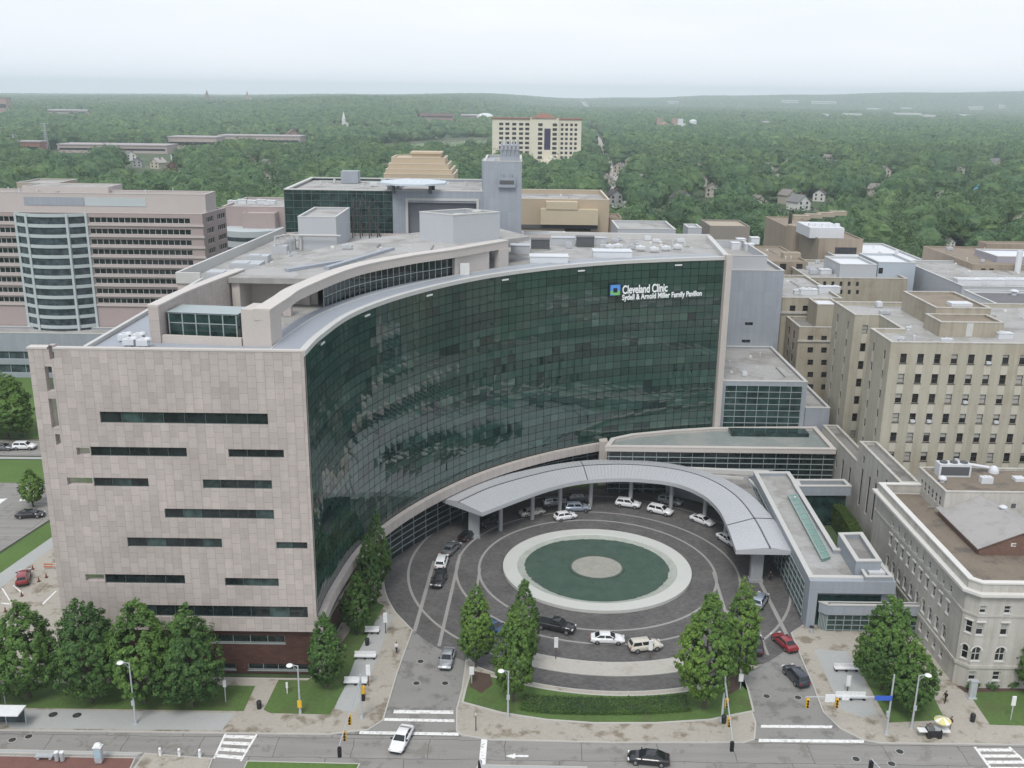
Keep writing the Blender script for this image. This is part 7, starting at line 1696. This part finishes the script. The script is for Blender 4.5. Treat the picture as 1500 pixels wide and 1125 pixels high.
def mast(base, h, arm, heads, label, extra=None, r=.13, att=None):
    at_ = h - .6 if att is None else att
    b = Vector(base); t = thing('traffic_signal', label, 'traffic signal', tuple(b), 0, 'traffic signals on mast arms')
    mb = MB(); mb.tube((0, 0, 0), (0, 0, .4), .28, .22, 10); mb.tube((0, 0, .4), (0, 0, h), r * 1.15, r * .85, 12); mb.build('pole', m_pole, t, local=True)
    a = Vector(arm) - b; mb = MB(); mb.tube((0, 0, at_), tuple(a), r * .8, r * .5, 10); mb.build('mast_arm', m_pole, t, local=True)
    for k, f in heads: q = Vector((0, 0, at_)).lerp(a, k); signal_head(t, (q.x, q.y - .02, q.z - .25), f)
    if extra: extra(t, a, h)
    return t
b = G(530, 1054); b.z = .14
def exA(t, a, h):
    for z in (2.6, 3.6): mb = MB(); mb.box(.1, -.2, z, .5, .2, z + .95); mb.build('pedestrian_signal', m_blk if z < 3 else m_yel, t, local=True)
hA = D(527, 988, b.y).z - .14
e = G(497, 1092, 6.6); mast(b, hA, e, ((1.0, m_blk), (.55, m_yel), (.78, m_yel)), 'signal mast at the left drive, its arm reaching over the street', exA)
b = G(1057, 1058); b.z = .14; hB = D(1057, 990, b.y).z - .14
e = G(1073, 1084, 6.2); mast(b, hB, e, ((1.0, m_blk), (.3, m_yel), (.62, m_yel)), 'signal mast at the right end of the island, its arm over the street')
b = G(1298, 1076); b.z = .14; hC = D(1303, 988, b.y).z - .14
za_ = D(1300, 1021, b.y).z; e = D(1180, 1021, b.y)
def exC(t, a, h):
    d = Vector(a) - Vector((0, 0, h - .6))
    for k, w, hh, m in ((.72, .6, 1.05, m_signw), (.54, .45, .55, m_signw), (.10, 1.05, .62, m_signb)):
        q = Vector((0, 0, za_ - .14)).lerp(a, k); mb = MB(); mb.box(q.x - w, q.y - .26, q.z - hh / 2, q.x + w, q.y - .2, q.z + hh / 2); mb.build('sign_plate', m, t, local=True)
    mb = MB(); mb.box(-.3, -.2, 2.4, -.05, .15, 3.1); mb.build('control_box', m_pole, t, local=True)
t = thing('traffic_signal', 'x', 'traffic signal'); bpy.data.objects.remove(t)
tC = mast(b, hC, e, ((.97, m_yel), (.63, m_yel)), 'signal mast on the right walk, its level arm carrying a blue plate', exC, .11, za_ - .14)
for k, (px, lbl) in enumerate(((703, 'dark signal on an arm at the bottom edge beside the turn arrow'), (1277, 'dark signal on an arm at the bottom edge near the right crosswalk'))):
    e = G(px, 1112, 6.2); b = Vector((e.x + 1.5, e.y - 9, 0)); t = mast(b, 7.4, e, ((1.0, m_blk),), lbl)
def post_sign(base, top, label, post=m_rust, w=.55, hb=1.5, name='sign_post'):
    b = G(*base); b.z = .14; h = max(1.6, D(top[0], top[1], b.y).z - .14); t = thing(name, label, 'sign', tuple(b), 0, 'slim sign posts')
    mb = MB(); mb.tube((0, 0, 0), (0, 0, h - hb + .1), .07, .07, 8); mb.build('post', post, t, local=True)
    mb = MB(); mb.box(-w / 2, -.07, h - hb, w / 2, .07, h); mb.build('board', m_signw, t, local=True); return t
post_sign((565, 929), (565, 898), 'slim sign post at the far end of the left plaza'); post_sign((540, 1006), (540, 974), 'slim sign post by the nearest white bench on the left plaza')
post_sign((691, 1003), (691, 977), 'white board sign on the mulch at the left tip of the island', m_pole, .6, 1.1); post_sign((814, 966), (814, 934), 'slim sign post on the refuge island left of centre')
post_sign((952, 968), (952, 938), 'slim sign post on the refuge island in front of the cream car'); post_sign((1241, 1015), (1241, 990), 'slim sign post between the two white benches on the right plaza')
post_sign((1084, 1012), (1084, 987), 'white board sign on the mulch under the right island trees', m_pole, .6, 1.1); post_sign((1480, 1056), (1484, 1020), 'white sign pillar on the lawn of the limestone building', m_pole, .5, 1.3)
post_sign((331, 1030), (330, 996), 'slim white sign post right of the four dark trees', m_pole, .4, 1.0); post_sign((8, 1032), (6, 1000), 'slim white sign post at the left frame edge under the trees', m_pole, .4, 1.0)
post_sign((421, 1017), (419, 1005), 'low white marker post on the small corner lawn', m_signw, .25, .8); post_sign((697, 1072), (697, 1045), 'thin rusty post at the left walk corner of the island', m_rust, .1, .3)
t = thing('sign_pillar', 'grey stone pillar at the corner of the limestone building', 'pillar', tuple(G(1423, 1024))); mb = MB(); mb.box(-.55, -.35, 0, .55, .35, .3); mb.box(-.42, -.22, .3, .42, .22, 2.6); mb.box(-.5, -.3, 2.6, .5, .3, 2.75); mb.build('shaft', m_pole, t, local=True)
def bench(px, py, wpx, label):
    b = G(px, py); b.z = .143; s_ = (b - Vector((0, 0, CAMZ))).length / F; w = wpx * s_; t = thing('bench', label, 'bench', tuple(b), 0, 'long white benches')
    m_b = plain('white_bench', (.66, .67, .67), .6); mb = MB(); mb.box(-w / 2, -.35, .40, w / 2, .35, .52); mb.build('seat', m_b, t, local=True)
    mb = MB(); mb.box(-w / 2, .28, .53, w / 2, .37, .95); mb.build('backrest', m_b, t, local=True)
    for k in (-.42, 0, .42): mb = MB(); mb.box(k * w - .12, -.3, 0, k * w + .12, .3, .399); mb.build('leg', m_trim, t, local=True)
bench(545, 929, 20, 'white bench farthest up the left plaza'); bench(535, 966, 30, 'white bench midway up the left plaza'); bench(521, 1004, 32, 'nearest white bench on the left plaza')
bench(1239, 984, 32, 'upper white bench on the right plaza'); bench(1246, 1026, 40, 'lower white bench on the right plaza, behind the signal arm')
def bin_(px, py, label, col, group='litter bins'):
    b = G(px, py); b.z = .14; t = thing('litter_bin', label, 'bin', tuple(b), 0, group); mb = MB(); mb.tube((0, 0, 0), (0, 0, .85), .28, .32, 14); mb.build('body', col, t, local=True); mb = MB(); mb.tube((0, 0, .86), (0, 0, .98), .34, .3, 14); mb.dome((0, 0, .98), .3, .14, 14, 3); mb.build('lid', m_trim, t, local=True)
bin_(538, 946, 'dark litter bin between two benches on the left plaza', m_trim); bin_(380, 1039, 'black litter bin on the path left of the corner lawn', m_trim); bin_(1188, 928, 'pale litter bin at the corner post of the glass porch', m_pole); bin_(1424, 1058, 'black litter bin on the path by the limestone building', m_trim); bin_(1060, 1060, 'black bin at the right end of the island walk', m_blk)
for k, (px, py, lb_) in enumerate(((235, 1108, 'left'), (263, 1109, 'middle'), (293, 1110, 'right'))):
    b = G(px, py); b.z = .14; t = thing('bollard', lb_ + ' one of the three pale bollards by the left crosswalk', 'bollard', tuple(b), 0, 'bollards by the crosswalk'); mb = MB(); mb.tube((0, 0, 0), (0, 0, .95), .17, .16, 12); mb.dome((0, 0, .95), .16, .1, 12, 3); mb.build('post', m_signw, t, local=True); mb = MB(); mb.tube((0, 0, .7), (0, 0, .8), .175, .175, 12); mb.build('band', m_pole, t, local=True)
# ticket kiosk, platform bench and shelter roof at the lower left
b = G(146, 1118); t = thing('ticket_kiosk', 'pale blue ticket kiosk with a white domed cap on the brick platform', 'kiosk', (b.x, b.y, .2)); mb = MB(); mb.box(-.35, -.3, 0, .35, .3, .25); mb.box(-.42, -.32, .25, .42, .32, 2.0); mb.build('cabinet', m_pole, t, local=True)
mb = MB(); mb.box(-.32, -.36, .7, .32, -.325, 1.75); mb.build('panel', plain('pale_blue_panel', (.36, .50, .58), .3), t, local=True); mb = MB(); mb.box(-.5, -.4, 2.001, .5, .4, 2.1); mb.dome((0, 0, 2.1), .46, .42, 16, 4); mb.build('cap', m_lampw, t, local=True)
b = G(66, 1113); t = thing('bench', 'low grey stone bench on the brick platform', 'bench', (b.x, b.y, .2)); mb = MB(); mb.box(-1.0, -.3, .3, 1.0, .3, .45); mb.build('seat', m_pole, t, local=True)
for s in (-.7, .7): mb = MB(); mb.box(s - .15, -.25, 0, s + .15, .25, .299); mb.build('leg', m_pole, t, local=True)
for px, lb_ in ((84, 'left'), (92, 'right')): b = G(px, 1116); t = thing('litter_bin', lb_ + ' one of two pale bins on the brick platform', 'bin', (b.x, b.y, .2), 0, 'bins on the platform'); mb = MB(); mb.tube((0, 0, 0), (0, 0, 1.1), .24, .26, 12); mb.build('body', m_pole, t, local=True); mb = MB(); mb.tube((0, 0, 1.101), (0, 0, 1.2), .28, .22, 12); mb.build('lid', m_signw, t, local=True)
b = G(8, 1074); t = thing('bus_shelter', 'white flat roof of a bus shelter at the lower left edge of the walk', 'bus shelter', (b.x, b.y + .4, .14)); mb = MB(); mb.box(-3.2, -.8, 2.45, 2.0, 1.3, 2.6); mb.build('roof', m_signw, t, local=True)
for x in (-3, -.6, 1.8): mb = MB(); mb.box(x - .05, 1.1, 0, x + .05, 1.2, 2.449); mb.build('post', m_pole, t, local=True)
mb = MB(); mb.box(-3, 1.14, .3, 1.8, 1.16, 2.3); mb.build('pane', m_bglass, t, local=True)
# vendor cart with a yellow umbrella
b = G(1366, 1080); t = thing('vendor_cart', 'street vendor cart of dark and silver boxes with white side shelves', 'cart', (b.x, b.y, .14))
mb = MB(); mb.box(-.9, -.5, .35, .9, .5, 1.0); mb.build('cabinet', m_trim, t, local=True); mb = MB(); mb.box(-1.9, -.45, .85, -.91, .4, .95); mb.build('shelf', m_signw, t, local=True); mb = MB(); mb.box(.91, -.45, .85, 1.9, .4, .95); mb.build('shelf', m_signw, t, local=True); mb = MB(); mb.box(-.8, -.4, 1.001, -.1, .4, 1.5); mb.build('steel_box', m_rim, t, local=True); mb = MB(); mb.box(.0, -.35, 1.001, .7, .35, 1.3); mb.build('cool_box', m_pole, t, local=True)
for x in (-.6, .6): mb = MB(); mb.tube((x, -.55, .3), (x, -.45, .3), .3, .3, 14); mb.build('wheel', m_tyre, t, local=True)
b2 = G(1379, 1080); t = thing('parasol', 'yellow and white umbrella standing over the vendor cart', 'umbrella', (b2.x, b2.y + .3, .14)); mb = MB(); mb.tube((0, 0, 0), (0, 0, 2.3), .03, .03, 8); mb.build('pole', m_pole, t, local=True)
mb = MB(); n = 12
for i in range(n):
    a0, a1 = 2 * pi * i / n, 2 * pi * (i + 1) / n; mb.add([(0, 0, 2.5), (1.0 * cos(a0), 1.0 * sin(a0), 2.05), (1.0 * cos(a1), 1.0 * sin(a1), 2.05)], [(0, 1, 2)], i % 3 == 0); mb.add([(1.0 * cos(a0), 1.0 * sin(a0), 2.05), (1.0 * cos(a1), 1.0 * sin(a1), 2.05), (0.98 * cos(a1), 0.98 * sin(a1), 1.9), (0.98 * cos(a0), 0.98 * sin(a0), 1.9)], [(0, 1, 2, 3)], i % 3 == 0)
mb.build('canopy', [plain('yellow_canvas', (.62, .58, .26), .7), m_signw], t, local=True)
# manholes
mb = None
for k, (px, py, lb_) in enumerate(((78, 1048, 'left of the pair on the grey walk by the trees'), (113, 1049, 'right of the pair on the grey walk by the trees'), (18, 1084, 'at the left edge of the street'), (42, 1079, 'near the left edge of the street'), (616, 969, 'nearer the turning circle on the left drive'), (610, 1001, 'left of the pair on the left drive'), (652, 1001, 'right of the pair on the left drive'), (1123, 1020, 'left of the pair on the right drive'), (1169, 1022, 'right of the pair on the right drive'), (1318, 1101, 'in the street below the vendor cart'), (1254, 1112, 'in the street left of the right signal'), (1306, 1119, 'in the street at the bottom edge'))):
    b = G(px, py); z = .145 if k < 2 else .03; t = thing('manhole_cover', 'dark round manhole cover ' + lb_, 'manhole cover', (b.x, b.y, z), 0, 'manhole covers'); mb = MB(); mb.tube((0, 0, -.05), (0, 0, 0), .42, .42, 20); o = mb.build('cover', plain('cast_iron', (.05, .048, .045), .7, .3), t, local=True)
    mb = MB(); mb.tube((0, 0, -.05), (0, 0, -.006), .52, .52, 20); mb.build('frame', m_conc2, t, local=True)

# ================================================================ people
m_skin = plain('skin', (.36, .22, .16), .6)
def person(px, py, heading, label, shirt, trousers, hair=(.03, .022, .018), stride=.18, arm=.15, z=.145, skin=None):
    b = G(px, py, .1)
    V_ = [(0, 0, .93), (0, .10, .88), (stride, .11, .48), (stride * .7, .11, .07), (stride * .7 + .17, .12, .03), (0, -.10, .88), (-stride * .6, -.11, .48), (-stride * 1.5, -.11, .09), (-stride * 1.5 + .17, -.12, .03),
          (0, 0, 1.12), (0, 0, 1.38), (.01, 0, 1.50), (.03, 0, 1.60), (.025, 0, 1.70), (0, .19, 1.41), (-arm * .6, .23, 1.14), (arm * .5, .23, .92), (arm * .7, .225, .83), (0, -.19, 1.41), (arm * .6, -.23, 1.14), (arm * 1.6, -.23, .93), (arm * 1.9, -.225, .84)]
    E_ = [(0, 1), (1, 2), (2, 3), (3, 4), (0, 5), (5, 6), (6, 7), (7, 8), (0, 9), (9, 10), (10, 11), (11, 12), (12, 13), (10, 14), (14, 15), (15, 16), (16, 17), (10, 18), (18, 19), (19, 20), (20, 21)]
    Rr = [.15, .10, .075, .05, .04, .10, .075, .05, .04, .145, .15, .06, .095, .08, .075, .052, .04, .035, .075, .052, .04, .035]
    me = bpy.data.meshes.new('person'); me.from_pydata(V_, E_, []); o = bpy.data.objects.new('person', me); COL.objects.link(o)
    md = o.modifiers.new('skin', 'SKIN'); md.use_smooth_shade = True; sk = me.skin_vertices[0].data
    for i, r in enumerate(Rr): sk[i].radius = (r, r * (1.15 if i in (0, 9, 10) else 1)); sk[i].use_root = i == 0
    o.modifiers.new('sub', 'SUBSURF').levels = 1
    bpy.context.view_layer.update(); ev = o.evaluated_get(bpy.context.evaluated_depsgraph_get()); m2 = bpy.data.meshes.new_from_object(ev); o.modifiers.clear(); o.data = m2
    m2.materials.clear()
    for m in (skin or m_skin, plain('shirt_' + label[:18], shirt, .8), plain('trousers_' + label[:18], trousers, .8), m_trim): m2.materials.append(m)
    for p in m2.polygons:
        c = p.center; p.material_index = 3 if c.z < .08 else 2 if c.z < .95 and abs(c.y) < .19 else 1 if .9 <= c.z < 1.47 and (abs(c.y) < .21 or c.z > 1.12) else 0
    tag(o, label, 'person', 'people on foot'); o.location = (b.x, b.y, z); o.rotation_euler = (0, 0, radians(heading))
    mb = MB(); mb.dome((.0, 0, 1.69), .105, .10, 12, 4); hr_ = mb.build('hair', plain('hair_' + str(hair), hair, .8), o, local=True)
    return o
person(581, 957, 255, 'person in a white shirt and dark trousers walking down the left plaza', (.66, .66, .66), (.03, .03, .035))
person(1384, 1030, 200, 'person in dark clothes walking on the path by the limestone building', (.02, .02, .022), (.018, .018, .02))
person(1392, 1068, 180, 'person in a dark top and pale trousers standing by the yellow umbrella', (.10, .03, .03), (.35, .33, .3), stride=.02)
person(1360, 1078, 0, 'vendor in a grey jacket standing behind the cart', (.30, .31, .34), (.03, .03, .035), stride=.02)
person(860, 752, 150, 'person in a pale jacket beside the blue-silver car', (.45, .45, .44), (.06, .06, .07), stride=.06, z=.03)
person(734, 752, 30, 'person in a light top waiting under the left end of the canopy', (.5, .5, .48), (.05, .05, .06), stride=.03, z=.03)
person(1128, 850, 260, 'person in dark clothes beside the right canopy pier', (.05, .05, .06), (.03, .03, .035), stride=.1, z=.03)
person(832, 716, 200, 'person in a white coat between two canopy columns', (.62, .62, .62), (.08, .08, .09), stride=.1, z=.03)

for k, (px, py) in enumerate(((57, 852), (32, 873), (20, 887), (8, 896), (68, 846), (48, 834), (27, 900))):
    b = G(px, py); t = thing('traffic_cone', 'small dark traffic cone on the pale yard left of the gable', 'traffic cone', (b.x, b.y, .01), 0, 'traffic cones on the left yard')
    mb = MB(); mb.box(-.22, -.22, 0, .22, .22, .05); mb.build('foot', m_trim, t, local=True); mb = MB(); mb.tube((0, 0, .05), (0, 0, .75), .17, .05, 12); mb.build('cone', plain('dull_orange', (.22, .06, .03), .7), t, local=True)
b = G(72, 834); t = thing('barrier', 'orange striped trestle barrier by the gable on the left yard', 'barrier', (b.x, b.y, .01))
for z in (.35, .8): mb = MB(); mb.box(-.9, -.03, z, .9, .03, z + .2); mb.build('board', plain('barrier_orange', (.50, .13, .05), .6), t, local=True)
for x in (-.8, .8): mb = MB(); mb.tube((x, -.35, 0), (x, 0, 1.0), .03, .03, 6); mb.tube((x, .35, 0), (x, 0, 1.0), .03, .03, 6); mb.build('leg', m_signw, t, local=True)
